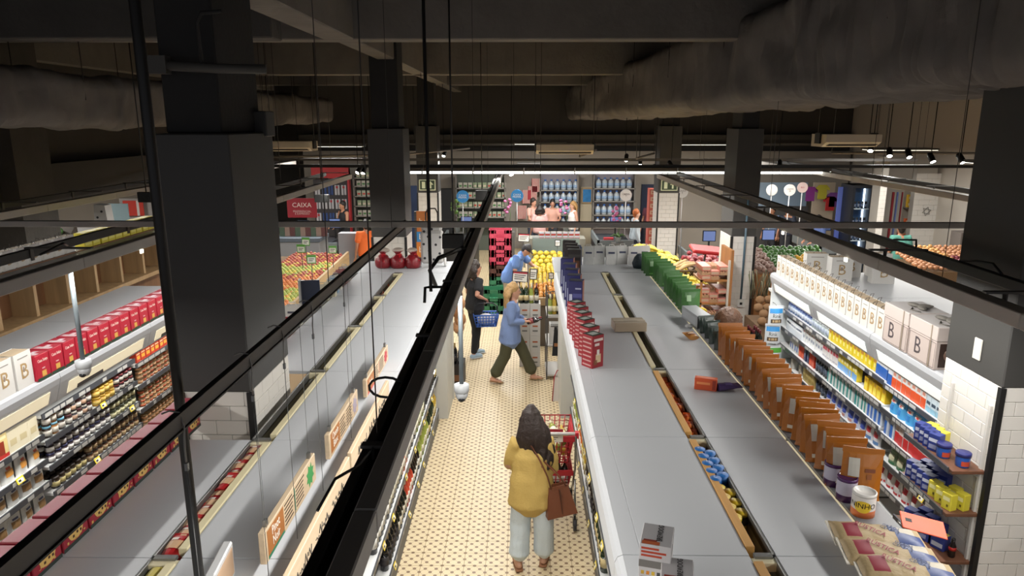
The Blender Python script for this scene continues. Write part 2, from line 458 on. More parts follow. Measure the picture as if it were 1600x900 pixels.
# ================================================================ shop fittings
GTOP = mat('#bcbec1', 0.42, var=0.03, vscale=2.5, spec=0.4)
GWHITE = mat('#b0b2b6', 0.35, spec=0.5)
CREAM = mat('#d9cfae', 0.5)
STEEL = mat('#8c8c8a', 0.35, metal=0.8)
SHELF = mat('#d2d3d3', 0.4)
PEG = mat('#bdbcb6', 0.6)
RAIL = mat('#3d3f45', 0.35)
RAILW = mat('#a8a7a4', 0.5)
PINE = wood_mat('#d9a35a', 0.72, 1, 5)
LED = mat('#efe0b8', 0.5, emit=0.5)
YTAG = mat('#e8cf2e', 0.55)
PAPER = mat('#dedbd2', 0.7)
INK = mat('#2b2926', 0.7)
H = 2.08
tag_me = MB().box(-0.04, 0.04, -0.001, 0.001, -0.05, 0.0, YTAG).box(-0.028, 0.03, -0.0022, -0.001, -0.043, -0.012, PAPER).box(-0.024, 0.002, -0.003, -0.0022, -0.036, -0.02, INK).mesh('price_tag')
def tag_obj(parent, x, y, z, face):
    """a yellow price tag hung on a rail; face +1 looks to +x, -1 to -x"""
    ob('price_tag', tag_me, parent, (x + 0.012 * face, y, z + 0.02), (R(-0.45, -0.25), 0, PI / 2 * face))
def rail(mb, x, y0, y1, z, face, white=0.5, h=0.04):
    """shelf-edge strip with pale and dark ticket pieces"""
    a, b = (x, x + 0.012) if face > 0 else (x - 0.012, x)
    mb.box(a, b, y0, y1, z - h, z + 0.004, RAIL)
    y = y0 + 0.03
    while y < y1 - 0.08:
        w = R(0.05, 0.11)
        if random.random() < white:
            q0, q1 = (b, b + 0.0015) if face > 0 else (a - 0.0015, a)
            mb.box(q0, q1, y, min(y + w, y1), z - h + 0.006, z - 0.004, RAILW)
        y += w + 0.015
def gondola(y0, y1, s, edge, seam, g0, g1, outer, base, label, aisle_shelves, far_half=True, plank=PINE, near_shelves=(0.2,)):
    """double-sided gondola section; u runs away from the aisle: x = edge + s*u"""
    e = ob('gondola_section', None, None, (0, 0, 0), label=label, cat='shelf unit')
    def X(u): return edge + s * u
    def bx(mb, u0, u1, z0, z1, m, ya=None, yb=None, c=0, **k):
        a, b = sorted((X(u0), X(u1)))
        return mb.box(a, b, y0 if ya is None else ya, y1 if yb is None else yb, z0, z1, m, c=c, **k)
    g = 0.0025
    ob('top_panel', bx(MB(), seam + 0.002, g0, H - 0.025, H, GTOP, y0 + g, y1 - g, c=0.002), e)
    m = MB()
    prof = [(seam, H), (0.035, H), (0.012, H - 0.012), (0.0, H - 0.04), (0.0, H - 0.17), (0.03, H - 0.19), (0.03, H - 0.05), (seam, H - 0.03)]
    m.prism([(X(u), z) for u, z in prof], y0 + g, y1 - g, GTOP, 'xz'); ob('canopy', m, e)
    ob('light_strip', bx(MB(), 0.034, 0.07, H - 0.185, H - 0.16, CREAM, y0 + 0.03, y1 - 0.03), e)
    ob('plank', bx(MB(), g0 + 0.002, g0 + 0.044, H - 0.09, H + 0.008, plank, y0 + 0.06, y1 - 0.05, c=0.003), e)
    ob('gap_rail', bx(MB(), g1 - 0.012, g1, H - 0.06, H + 0.002, STEEL, y0 + 0.01, y1 - 0.01, c=0.002), e)
    b = MB(); bx(b, g0, g1, H - 0.05, H - 0.004, CREAM, y1 - 0.05, y1 - 0.01, c=0.003); bx(b, g0 + 0.02, g1 - 0.02, H - 0.008, H + 0.008, STEEL, y1 - 0.02, y1 + 0.012); ob('bracket', b, e)
    ob('gap_shelf', bx(MB(), g0, g1, 1.66, 1.68, SHELF), e)
    k = MB(); bx(k, g0 - 0.012, g0, 0.1, H - 0.03, PEG); bx(k, g1, g1 + 0.012, 0.1, H - 0.03, PEG); ob('back_panel', k, e)
    ob('base', bx(MB(), base, g0 - 0.012, 0.0, 0.16, mat('#4a4b4d', 0.5)), e)
    for z in aisle_shelves:
        sh = ob('shelf', bx(MB(), base + 0.005, g0 - 0.013, z - 0.03, z, SHELF), e)
        r = MB(); rail(r, X(base + 0.005), y0, y1, z, -s); ob('price_rail', r, sh)
    if far_half:
        ob('top_panel', bx(MB(), g1 + 0.002, outer, H - 0.025, H, GTOP, y0 + g, y1 - g, c=0.002), e)
        ob('light_strip', bx(MB(), outer + 0.004, outer + 0.022, H - 0.03, H - 0.014, LED if s > 0 else CREAM, y0 + 0.02, y1 - 0.02), e)
        c = MB(); c.prism([(X(u), z) for u, z in ((outer + 0.025, H - 0.03), (outer + 0.025, H), (outer + 0.21, H), (outer + 0.225, H - 0.015), (outer + 0.225, H - 0.18), (outer + 0.205, H - 0.18), (outer + 0.205, H - 0.03))], y0 + g, y1 - g, mat('#6f6f72', 0.5), 'xz'); ob('canopy', c, e)
        ob('base', bx(MB(), g1 + 0.012, outer + 0.05, 0.0, 0.16, mat('#4a4b4d', 0.5)), e)
        for z in near_shelves: ob('shelf', bx(MB(), g1 + 0.013, outer, z - 0.03, z, SHELF), e)
    return e
CREAMP = mat('#d8cda6', 0.55, var=0.05)
R1Y = [1.65, 2.9, 4.155, 5.41, 6.67, 7.92, 9.17]
R1N = ['nearest section of the right gondola, beside the grey beer cartons', 'section of the right gondola with blue and yellow lids in its gap', 'section of the right gondola with orange packets in its gap',
       'section of the right gondola with the beige carton across its gap', 'section of the right gondola beside the dark blue box stack', 'farthest section of the right gondola, before the white bags']
R1 = [gondola(R1Y[i], R1Y[i + 1], 1, 0.43, 0.12, 0.61, 0.73, 1.21, 0.25, R1N[i], (0.2, 0.66, 1.1, 1.5), True, PINE if i < 3 else CREAMP, (0.2, 0.66, 1.1, 1.5)) for i in range(6)]
L1Y = [1.6, 2.85, 4.08, 5.33, 6.6, 7.85, 9.09]
L1N = ['nearest section of the left gondola, under the leafy wooden sign', 'section of the left gondola with red packets in its gap', 'half-width section of the left gondola squeezed past the column',
       'section of the left gondola behind the column, with a dark gap', 'section of the left gondola with purple packets in its gap', 'farthest section of the left gondola, before the red gift bags']
L1 = [gondola(L1Y[i], L1Y[i + 1], -1, -0.86, 0.12, 0.67, 0.81, 1.26, 0.26, L1N[i], (0.2, 0.66, 1.1, 1.5), i != 2, CREAMP, (0.2, 0.66, 1.1, 1.5)) for i in range(6)]
# end platform beyond the joint, carrying bags
ob('gondola_end', MB().box(0.45, 1.94, 9.19, 10.25, 2.0, 2.08, GTOP, c=0.004).box(0.55, 1.9, 9.25, 10.2, 0, 2.0, PEG), label='wide end cap of the right gondola under the white carrier bags', cat='shelf unit')
ob('gondola_end', MB().box(-2.2, -0.88, 9.11, 9.9, 2.0, 2.08, GTOP, c=0.004).box(-2.1, -1.0, 9.2, 9.85, 0, 2.0, PEG), label='wide end cap of the left gondola under the red gift bags', cat='shelf unit')
for (s_, x, mods) in ((1, -1.12, L1), (-1, 0.68, R1)):
    for e_, ys in ((mods[3], (5.6, 6.3)), (mods[4], (6.9, 7.5)), (mods[5], (8.3,)), (mods[2], (5.1,))):
        for y in ys:
            tag_obj(e_, x, y + R(-.05, .1), 0.2, s_)
            tag_obj(e_, x, y + R(-.1, .1), 0.66, s_)
            if s_ < 0: tag_obj(e_, x, y + R(-.12, .12), 0.66, s_); tag_obj(e_, x, y + R(-.12, .12), 1.1, s_); tag_obj(e_, x, y + R(-.12, .12), 1.1, s_)
# upright end panel of the left wine rack
ob('end_panel', MB().box(-1.14, -0.98, 9.92, 9.95, 0, 1.9, PEG), L1[5])

def wall_unit(y0, y1, s, can, sh, rails, label, depth, lit, floor_z=0.2):
    """one-sided lit wall shelving; s=+1 stands on the right and faces -x"""
    e = ob('shelf_unit', None, None, label=label, cat='shelf unit')
    def X(u): return can + s * u
    g = 0.003; dsh = abs(sh - can)
    m = MB(); m.prism([(X(u), z) for u, z in ((0.30, H), (0.03, H), (0.008, H - 0.014), (0.0, H - 0.05), (0.012, H - 0.10), (0.06, H - 0.25), (0.09, H - 0.25), (0.05, H - 0.08), (0.30, H - 0.03))], y0 + g, y1 - g, GWHITE, 'xz')
    ob('canopy', m, e)
    # glowing diffuser let into the sloping front
    a = MB()
    def S(t): return (X(0.012 + 0.048 * t - 0.002), H - 0.10 - 0.15 * t)
    (xa, za), (xb, zb) = S(0.18), S(0.86)
    a.add([(xa, y0 + 0.12, za), (xa, y1 - 0.12, za), (xb, y1 - 0.12, zb), (xb, y0 + 0.12, zb),
           (xa - s * 0.004, y0 + 0.12, za), (xa - s * 0.004, y1 - 0.12, za), (xb - s * 0.004, y1 - 0.12, zb), (xb - s * 0.004, y0 + 0.12, zb)],
          [(4, 5, 6, 7), (0, 4, 7, 3), (1, 2, 6, 5), (0, 1, 5, 4), (3, 7, 6, 2)], lit)
    ob('diffuser', a, e)
    ob('label_strip', MB().box(xb - 0.014 if s > 0 else xb + 0.002, xb - 0.002 if s > 0 else xb + 0.014, y0 + 0.25, y0 + 0.62, zb + 0.0, zb + 0.035, mat('#2a2624', 0.5)), e) if s < 0 else None
    q = sorted((X(0.30), X(0.36)))
    ob('light_trough', MB().box(q[0], q[1], y0, y1, H - 0.05, H - 0.02, GWHITE).box(q[0] + 0.02, q[1] - 0.02, y0 + 0.1, y1 - 0.1, H - 0.02, H - 0.005, mat('#f4f7ff', 0.3, emit=1.2)), e)
    q = sorted((X(0.362), X(depth)))
    ob('top_panel', MB().box(q[0], q[1], y0 + g, y1 - g, H - 0.03, H, GTOP), e)
    bk = sh + s * 0.42
    q = sorted((bk, bk + s * 0.03))
    ob('back_panel', MB().box(q[0], q[1], y0, y1, 0.0, H - 0.03, mat('#d8dcdc', 0.6)), e)
    q = sorted((sh, bk))
    ob('base', MB().box(q[0], q[1], y0, y1, 0, 0.18, mat('#4a4b4d', 0.5)), e)
    for z in rails:
        shf = ob('shelf', MB().box(q[0], q[1], y0 + 0.002, y1 - 0.002, z - 0.025, z, SHELF), e)
        r = MB(); rail(r, sh, y0 + 0.004, y1 - 0.004, z + 0.005, -s, 0.55, 0.042); ob('price_rail', r, shf)
    return e
LITP = mat('#f2f7f4', 0.4, emit=0.35)
LITC = mat('#f5e8c8', 0.4, emit=0.3)
R2M = [(5.1, 6.45, (1.83, 1.58, 1.34, 1.10, 0.86, 0.62, 0.38)), (6.45, 7.82, (1.60, 1.36, 1.13, 0.90, 0.66, 0.42)), (7.82, 9.2, (1.60, 1.36, 1.13, 0.90, 0.66, 0.42))]
R2L = ['near section of the bright dairy wall shelves, next to the tiled column', 'middle section of the bright dairy wall shelves with yellow packs on top', 'far section of the bright dairy wall shelves by the hanging snack bags']
R2 = [wall_unit(a, b, 1, 3.26, 3.45, r, l, 1.55, LITP) for (a, b, r), l in zip(R2M, R2L)]
L2M = [(3.3, 5.3, (1.54, 1.33, 1.14, 0.92)), (5.3, 6.72, (1.70, 1.47, 1.25, 1.02, 0.8)), (6.72, 8.3, (1.63, 1.40, 1.15, 0.92))]
L2L = ['near section of the left wall shelves with white nut bags', 'middle section of the left wall shelves crowded with jars', 'far section of the left wall shelves with small stacked tins']
L2 = [wall_unit(a, b, -1, -3.64, -3.85, r, l, 1.12, LITC) for (a, b, r), l in zip(L2M, L2L)]
ob('end_panel', MB().box(3.3, 3.9, 9.2, 9.225, 0, 2.06, mat('#dfe3e3', 0.5)), R2[2])
# lamps inside the canopies
area('canopy_lamp', (3.36, 7.15, 1.80), 0.05, 3.7, 11, (0, math.radians(20), 0), (1, 0.99, 0.97))
area('canopy_lamp', (-3.74, 5.9, 1.80), 0.05, 4.6, 17, (0, math.radians(-20), 0), (1, 0.97, 0.9))
area('canopy_lamp', (3.59, 7.15, 2.12), 0.04, 4.0, 8, (PI, 0, 0), (0.95, 0.98, 1)) if False else None
area('canopy_lamp', (-0.92, 5.9, 1.87), 0.03, 6.0, 22, (0, 0.25, 0), (1, 0.97, 0.9))
area('canopy_lamp', (0.49, 5.9, 1.87), 0.03, 6.0, 18, (0, -0.25, 0), (1, 0.97, 0.9))
# brown timber crate wall behind the left shelves
tw = ob('timber_shelf', None, None, label='brown timber compartment shelf behind the left wall shelves', cat='shelf')
BRN = wood_mat('#7a5334', 0.7, 2, 4); PN = wood_mat('#a98a62', 0.75, 2, 4)
ob('back_panel', MB().box(-5.12, -5.09, 3.0, 10.0, 1.5, 2.55, BRN), tw)
ob('ledge', MB().box(-5.1, -4.78, 3.0, 10.0, 2.05, 2.1, PN), tw)
ob('top_board', MB().box(-5.6, -4.8, 3.0, 10.0, 2.5, 2.54, mat('#6d6a66', 0.5)), tw)
for i in range(13): ob('divider', MB().box(-5.1, -4.84, 3.2 + i * 0.52, 3.245 + i * 0.52, 2.1, 2.5, PN), tw)

# ---------------------------------------------------------------- suspended trunking
TBLK = mat('#0d0d0d', 0.45); TGREY = mat('#aaa59f', 0.5, var=0.05); TDK = mat('#4a4744', 0.55)
def track(label, xl, xr, z, y0, y1, box_right=True, zr=None, lamp=0.09, step=1.35):
    """lamp housing + cable channel side by side, tied with stirrups"""
    e = ob('light_track', None, None, label=label, cat='light track')
    zr = z if zr is None else zr
    (a0, a1), (b0, b1) = ((xl, xl + 0.035), (xr - lamp * 0.75, xr)) if box_right else ((xr - 0.05, xr), (xl, xl + lamp))
    ob('cable_channel', MB().box(a0, a1, y0, y1, zr, zr + 0.07, TBLK, c=0.004), e)
    if box_right and zr == z: ob('tray', MB().box(a1, b0, y0, y1, z + 0.004, z + 0.01, TBLK), e)
    y = y0
    while y < y1 - 0.05:
        yb = min(y + 1.5, y1)
        ob('lamp_housing', MB().box(b0, b1, y + 0.002, yb - 0.002, z, z + 0.085, TGREY, c=0.005, faces={'z+': mat('#8f8a84', 0.5)}), e)
        y = yb
    t = MB(); y = y0 + 0.6
    me = MB().box(min(a0, b0) - 0.004, max(a1, b1) - 0.02, -0.018, 0.018, max(z, zr) + 0.07, max(z, zr) + 0.082, TDK).box((a1 if box_right else b1), (a1 if box_right else b1) + 0.008, -0.018, 0.018, min(z, zr) + 0.03, max(z, zr) + 0.08, TDK).mesh('stirrup')
    while y < y1:
        ob('stirrup', me, e, (0, y, 0)); y += step
    return e
T2 = track('black and grey light track hanging over the central aisle', -0.563, -0.425, 2.8, 0.4, 17.2)
T3 = track('light track crossing above the dairy shelves on the right', 2.58, 3.02, 2.95, 0.6, 13.8, False, 3.0, 0.11)
T5 = track('light track above the red panettone boxes on the left', -3.72, -3.2, 2.95, 0.6, 13.6, True, 3.0, 0.11)
T4 = track('far left light track in front of the concrete wall', -6.15, -5.68, 2.95, 1.0, 18.2, True, 3.0, 0.11)
T6 = track('far right light track above the onion stall', 5.98, 6.4, 2.95, 2.0, 18.2, False, 3.0, 0.11)
e = ob('sign_rail', None, None, label='black rail over the left gondola from which the wooden signs hang', cat='rail')
ob('channel', MB().box(-1.074, -1.05, 0.5, 6.5, 3.07, 3.125, TBLK, c=0.003, faces={'x+': mat('#5c5650', 0.5)}), e)
ob('lip', MB().box(-1.06, -1.045, 0.5, 6.5, 3.064, 3.07, mat('#3a3532', 0.5)), e)
# dark rod in front, standing on the gondola top
ob('support_rod', MB().tube([(-1.127, 2.2, 5.75), (-1.127, 2.2, 2.082)], 0.017, mat('#171615', 0.5), 10), label='black vertical rod dropping from the ceiling through the sign rail', cat='rod')
ob('support_rod', MB().tube([(-0.60, 4.62, 5.75), (-0.60, 4.62, 2.95), (-0.60, 4.62, 2.9)], 0.011, mat('#171615', 0.5), 8).tube([(-0.60, 4.62, 2.93), (-0.635, 4.6, 2.93), (-0.635, 4.55, 2.84)], 0.01, TBLK, 8).tube([(-0.60, 4.62, 2.93), (-0.53, 4.62, 2.93), (-0.53, 4.62, 2.89)], 0.01, TBLK, 8), label='thin black rod with a hook carrying the central light track', cat='rod')
ob('cross_bar', MB().box(-7.6, 7.4, 5.97, 6.02, 3.13, 3.18, mat('#a09a92', 0.5), c=0.004, faces={'z+': TBLK}), label='long dark bar crossing the whole shop in front', cat='bar')
ob('cross_bar', MB().box(-7.4, 9.0, 14.5, 14.56, 3.1, 3.16, TBLK), label='long black bar crossing above the fruit stalls', cat='bar')
ob('cross_bar', MB().box(-7.4, 9.0, 16.6, 16.66, 3.12, 3.18, TDK), label='thin dark bar crossing just before the tills', cat='bar')
ob('cross_bar', MB().box(-7.4, 9.0, 20.4, 20.46, 3.35, 3.41, TDK).tube([(-3, 20.43, 3.4), (-3, 20.43, 5.75)], .01, TBLK, 5).tube([(5, 20.43, 3.4), (5, 20.43, 5.75)], .01, TBLK, 5), label='farthest dark bar crossing over the tills', cat='bar')

# ================================================================ goods on the gondolas and shelves
def pack(w, d, h, body, panels=(), c=0.002, rough=0.45, top=None):
    """a carton: front looks to -y, stands on z=0; panels (face,u0,u1,v0,v1,hex) are flat print"""
    b = MB(); bm_ = mat(body, rough) if isinstance(body, str) else body
    b.box(-w / 2, w / 2, -d / 2, d / 2, 0, h, bm_, c=c, faces={'z+': mat(top, rough)} if top else None)
    t = 0.0007
    for p in panels:
        f, u0, u1, v0, v1, hx = p[:6]; m = mat(hx, rough)
        if f == 'f': b.quad([(-w / 2 + u0 * w, -d / 2 - t, v0 * h), (-w / 2 + u1 * w, -d / 2 - t, v0 * h), (-w / 2 + u1 * w, -d / 2 - t, v1 * h), (-w / 2 + u0 * w, -d / 2 - t, v1 * h)], m)
        if f == 'l': b.quad([(-w / 2 - t, d / 2 - u0 * d, v0 * h), (-w / 2 - t, d / 2 - u1 * d, v0 * h), (-w / 2 - t, d / 2 - u1 * d, v1 * h), (-w / 2 - t, d / 2 - u0 * d, v1 * h)], m)
        if f == 'r': b.quad([(w / 2 + t, -d / 2 + u0 * d, v0 * h), (w / 2 + t, -d / 2 + u1 * d, v0 * h), (w / 2 + t, -d / 2 + u1 * d, v1 * h), (w / 2 + t, -d / 2 + u0 * d, v1 * h)], m)
        if f == 't': b.quad([(-w / 2 + u0 * w, -d / 2 + v0 * d, h + t), (-w / 2 + u1 * w, -d / 2 + v0 * d, h + t), (-w / 2 + u1 * w, -d / 2 + v1 * d, h + t), (-w / 2 + u0 * w, -d / 2 + v1 * d, h + t)], m)
    return b.mesh('carton', fix=False)
def bottle(glass, label, foil, h=0.30, r=0.037, neck=0.013, n=10, liquid=0.12):
    g = mat(glass, 0.12, spec=0.6); l = mat(label, 0.6); f = mat(foil, 0.35)
    k = h / 0.30
    prof = [(r * 0.9, 0), (r, 0.006 * k), (r, 0.05 * k), (r * 1.012, 0.05 * k), (r * 1.012, 0.135 * k), (r, 0.135 * k), (r, 0.175 * k), (r * 0.8, 0.205 * k), (neck, 0.235 * k), (neck, 0.245 * k), (neck * 1.06, 0.245 * k), (neck * 1.1, 0.298 * k), (neck * 0.6, 0.30 * k)]
    ms = [g, g, l, l, l, g, g, g, g, f, f, f]
    return MB().lathe(prof, g, n, mats=ms).mesh('bottle', fix=False)
def jar(body, lid, label, h=0.11, r=0.036, n=10, lidh=0.18):
    b = mat(body, 0.2); l = mat(lid, 0.4); p = mat(label, 0.6)
    return MB().lathe([(r * 0.9, 0), (r, 0.006), (r, h * 0.2), (r * 1.01, h * 0.2), (r * 1.01, h * 0.62), (r, h * 0.62), (r, h * (0.95 - lidh)), (r * 0.9, h * (1 - lidh)), (r * 0.95, h * (1 - lidh)), (r * 0.95, h), (0.0, h)], b, n, mats=[b, b, p, p, p, b, b, l, l, l]).mesh('jar', fix=False)
def pouch(w, h, d, body, panels=(), rough=0.4, foot=0.02, flat_top=True):
    """a stand-up bag: full belly, thin sealed top edge; front -y"""
    m = mat(body, rough); b = MB(); n = 7; rows = [(0, 1.0), (0.08, 1.05), (0.35, 1.0), (0.65, 0.7), (0.88, 0.22), (0.9, 0.06), (1.0, 0.05)]
    vs = []
    for (t, k) in rows:
        for i in range(n): 
            u = i / (n - 1) * 2 - 1; bul = (1 - abs(u) ** 2.5) * k
            vs.append((u * w / 2 * (0.96 if 0 < t < 0.9 else 1), -d / 2 * bul - 0.002, t * h))
        for i in reversed(range(n)):
            u = i / (n - 1) * 2 - 1; bul = (1 - abs(u) ** 2.5) * k
            vs.append((u * w / 2 * (0.96 if 0 < t < 0.9 else 1), d / 2 * bul + 0.002, t * h))
    fs = []; S = 2 * n
    for j in range(len(rows) - 1):
        for i in range(S): fs.append([j * S + i, j * S + (i + 1) % S, (j + 1) * S + (i + 1) % S, (j + 1) * S + i])
    fs.append(list(reversed(range(S)))); fs.append([(len(rows) - 1) * S + i for i in range(S)])
    b.add(vs, fs, m, False)
    for (u0, u1, v0, v1, hx) in panels:
        def yb(u, v):
            k = 0
            for (t0, k0), (t1, k1) in zip(rows, rows[1:]):
                if t0 <= v <= t1: k = k0 + (k1 - k0) * (v - t0) / (t1 - t0)
            q = u * 2 - 1
            return -d / 2 * (1 - abs(q) ** 2.5) * k - 0.0045
        N = 3
        for i in range(N):
            for j in range(N):
                a0, a1 = u0 + (u1 - u0) * i / N, u0 + (u1 - u0) * (i + 1) / N; c0, c1 = v0 + (v1 - v0) * j / N, v0 + (v1 - v0) * (j + 1) / N
                b.quad([((a - 0.5) * w, yb(a, c), c * h) for a, c in ((a0, c0), (a1, c0), (a1, c1), (a0, c1))], mat(hx, 0.5))
    return b.mesh('pouch', fix=False)
RZ, LZ = -PI / 2, PI / 2
def rowy(name, me, label, cat, x, y0, y1, z, pitch, rz, deep=1, dx=0.0, stack=1, dz=0.0, jit=0.004, group=None, yaw=0.06, keep=1.0):
    n = max(1, int(round((y1 - y0) / pitch))); out = []
    for k in range(deep):
        for j in range(stack):
            for i in range(n):
                if random.random() > keep: continue
                mm = me[(i + k) % len(me)] if isinstance(me, list) else me
                out.append(ob(name, mm, None, (x + k * dx + R(-jit, jit), y0 + (i + 0.5) * (y1 - y0) / n + R(-jit, jit) * 0.5, z + j * dz), (0, 0, rz + R(-yaw, yaw)), label=label, cat=cat, group=group or label))
    return out

# ---------------- wines along the central aisle
WINES = {'red': bottle('#14160f', '#c9c3b2', '#5c1620'), 'black': bottle('#101012', '#2e2a2c', '#8a7440'), 'white': bottle('#8f9a45', '#d8d4c0', '#cfc9a8'), 'rose': bottle('#b8442f', '#dfd6cc', '#cfc9c2'),
         'spark': bottle('#1a2a18', '#cbb98a', '#b59a50', 0.31, 0.043), 'gold': bottle('#b89a3c', '#d9cfa2', '#c9a94a'), 'dark2': bottle('#1b1412', '#d2cfc8', '#1a1a1c'), 'orange': bottle('#c2622b', '#e0d8ca', '#c9c9cc')}
WN = {'red': 'red wine bottle with maroon foil', 'black': 'black bottle with dark label and gold foil', 'white': 'pale green white-wine bottle', 'rose': 'deep rose wine bottle with silver foil', 'spark': 'plump green sparkling wine bottle', 'gold': 'golden dessert wine bottle', 'dark2': 'dark wine bottle with white label', 'orange': 'amber orange wine bottle'}
def wine_block(kind, s, x, y0, y1, z, side, shelf, deep=2):
    rowy('wine_bottle', WINES[kind], '%s on the %s %s rack shelf' % (WN[kind], shelf, side), 'bottle', x, y0, y1, z, 0.092, 0, deep, -0.095 * s, 1, 0, 0.006)
for (z, shelf, seq) in ((0.2, 'bottom', [('black', 5.45, 6.0), ('red', 6.0, 6.5), ('rose', 6.5, 6.95), ('dark2', 6.95, 7.4), ('white', 7.4, 8.2), ('spark', 8.2, 8.8), ('gold', 8.8, 9.6)]),
                        (0.66, 'second', [('dark2', 5.0, 5.6), ('red', 5.6, 6.3), ('orange', 6.3, 6.65), ('dark2', 6.65, 7.2), ('white', 7.2, 7.9), ('black', 7.9, 8.9), ('spark', 8.9, 9.05)])):
    used = {}
    for kind, a, b in seq: wine_block(kind, 1, -1.175, a, min(b, 9.05), z, 'left', shelf, 2 if z < .5 else 1)
for (z, shelf, seq) in ((0.2, 'bottom', [('spark', 5.45, 6.1), ('black', 6.1, 6.6), ('dark2', 6.6, 7.2), ('gold', 7.2, 7.7), ('orange', 7.7, 8.2), ('white', 8.2, 9.0)]),
                        (0.66, 'second', [('dark2', 5.0, 5.9), ('red', 5.9, 6.5), ('spark', 6.5, 7.0), ('rose', 7.0, 7.5), ('gold', 7.5, 8.1), ('black', 8.1, 9.0)])):
    for kind, a, b in seq: wine_block(kind, -1, 0.74, a, b, z, 'right', shelf, 1)

# ---------------- right gondola top
def tall_box(x, y, me, label, group, rz, name='gift_box'):
    return ob(name, me, None, (x, y, H), (0, 0, rz), label=label, cat='box', group=group)
GRN = '#24362c'
rp = [('l', 0.12, 0.88, 0.065 + i * 0.135, 0.11 + i * 0.135, '#b8928c') for i in range(7)]
rp += [('f', 0.12, 0.9, 0.82, 0.9, '#d9c9c2'), ('f', 0.2, 0.6, 0.68, 0.76, '#d9c9c2'), ('f', 0.3, 0.75, 0.16, 0.42, '#cdb58e'), ('f', 0.4, 0.62, 0.38, 0.56, '#e0d8cf'), ('f', 0.15, 0.45, 0.1, 0.25, '#7c4a2c'), ('t', 0.2, 0.8, 0.25, 0.75, '#b9bdb6')]
REDB = pack(0.125, 0.125, 0.27, '#8e1c26', rp, 0.003, top=GRN)
for i, (x, y) in enumerate([(927, 577), (921, 562), (914, 549), (910, 537), (905, 527), (901, 518)]):
    p = pz(x, y, H)
    o = ob('gift_box', REDB, None, (p.x, p.y + 0.09, H), (0, 0, math.radians(38)), label=('nearest red gift box with a green lid on the right gondola' if i == 0 else '%s red gift box with green lid, counted from the near end' % ORD[i]), cat='box', group='red gift boxes on the right gondola')
BLUB = pack(0.15, 0.13, 0.34, '#23245c', [('f', 0.1, 0.3, 0.1, 0.6, '#b9bcd0'), ('f', 0.35, 0.95, 0.5, 0.62, '#4a4d86'), ('r', 0.0, 1.0, 0.0, 1.0, '#8a4a32'), ('f', 0.5, 0.9, 0.75, 0.8, '#9a9db8'), ('t', 0.1, 0.9, 0.1, 0.9, '#3a3b45')], 0.003)
for i in range(5):
    p = pz(900 - i * 3.3, 490 - i * 10.5, H)
    ob('gift_box', BLUB, None, (p.x, p.y + 0.06, H), (0, 0, math.radians(-12)), label='%s navy spirits box behind the red gift boxes, counted from the near end' % ORD[i], cat='box', group='navy spirits boxes on the right gondola')
BLKB = pack(0.17, 0.12, 0.38, '#231c1a', [('f', 0.2, 0.9, 0.25, 0.65, '#5c3a24'), ('f', 0.3, 0.6, 0.35, 0.55, '#8a5c34'), ('f', 0.1, 0.95, 0.75, 0.85, '#3a3634'), ('t', 0.05, 0.95, 0.05, 0.95, '#33302f')], 0.003)
for i in range(4):
    p = pz(893 - i * 2.5, 436 - i * 5.5, H)
    ob('gift_box', BLKB, None, (p.x + 0.03, p.y, H), (0, 0, math.radians(-8)), label='%s black spirits box behind the navy boxes, counted from the near end' % ORD[i], cat='box', group='black spirits boxes on the right gondola')
# grey beer cartons in front
GB = '#8d8a8b'
def beer(x, y, rz, label, z=H, h=0.27):
    w, d = 0.125, 0.16
    e = ob('beer_carton', None, None, (x, y, z), (0, 0, rz), label=label, cat='carton')
    pan = [('f', 0.0, 1.0, 0.62, 0.74, '#77736e'), ('f', 0.06, 0.62, 0.92, 0.955, '#b8452c'), ('f', 0.06, 0.85, 0.86, 0.895, '#b8452c'), ('f', 0.06, 0.72, 0.80, 0.835, '#b8452c'), ('t', 0.06, 0.62, 0.02, 0.17, '#a8532c'), ('t', 0.10, 0.52, 0.16, 0.24, '#7c2f22')]
    cols = ['#c9a23a', '#d9862c', '#d8b23a', '#4a4a4a', '#6e6c68', '#c96a2c', '#cf7a30', '#2f2f31', '#6d6a66', '#b8602c', '#b8452c', '#3a3633']
    for i, cx in enumerate(cols):
        r, k = divmod(i, 5); pan.append(('f', 0.08 + k * 0.17, 0.18 + k * 0.17, 0.5 - r * 0.1, 0.56 - r * 0.1, cx))
    ob('box', pack(w, d, h, '#c6c2c1', pan, 0.002, top='#a6a3a4'), e)
    lettering('BREWDOG', 0.032, mat('#1f1d1f', 0.6), e, (0.012, 0.015, h + 0.0012), (0, 0, PI / 2), squeeze=0.75)
    ob('torn_edge', MB().prism([(w / 2 + 0.0012, h - 0.045), (w / 2 + 0.0012, h - 0.02)][:0] or [(-d / 2 + 0.01, h - 0.055), (-0.02, h - 0.02), (0.0, h - 0.03), (0.03, h - 0.008), (d / 2 - 0.01, h - 0.002), (0.03, h - 0.018), (-0.02, h - 0.035)], w / 2 + 0.0008, w / 2 + 0.0014, mat('#2b2826', 0.9), 'yz'), e)
a = pz(1024, 850, H + 0.27); beer(a.x + 0.02, a.y + 0.065, math.radians(-16), 'grey beer carton standing behind another on the right gondola')
a = pz(1060, 895, H + 0.2); beer(a.x + 0.0, a.y + 0.02, math.radians(-12), 'grey beer carton at the bottom edge, in front of its twin', h=0.2)
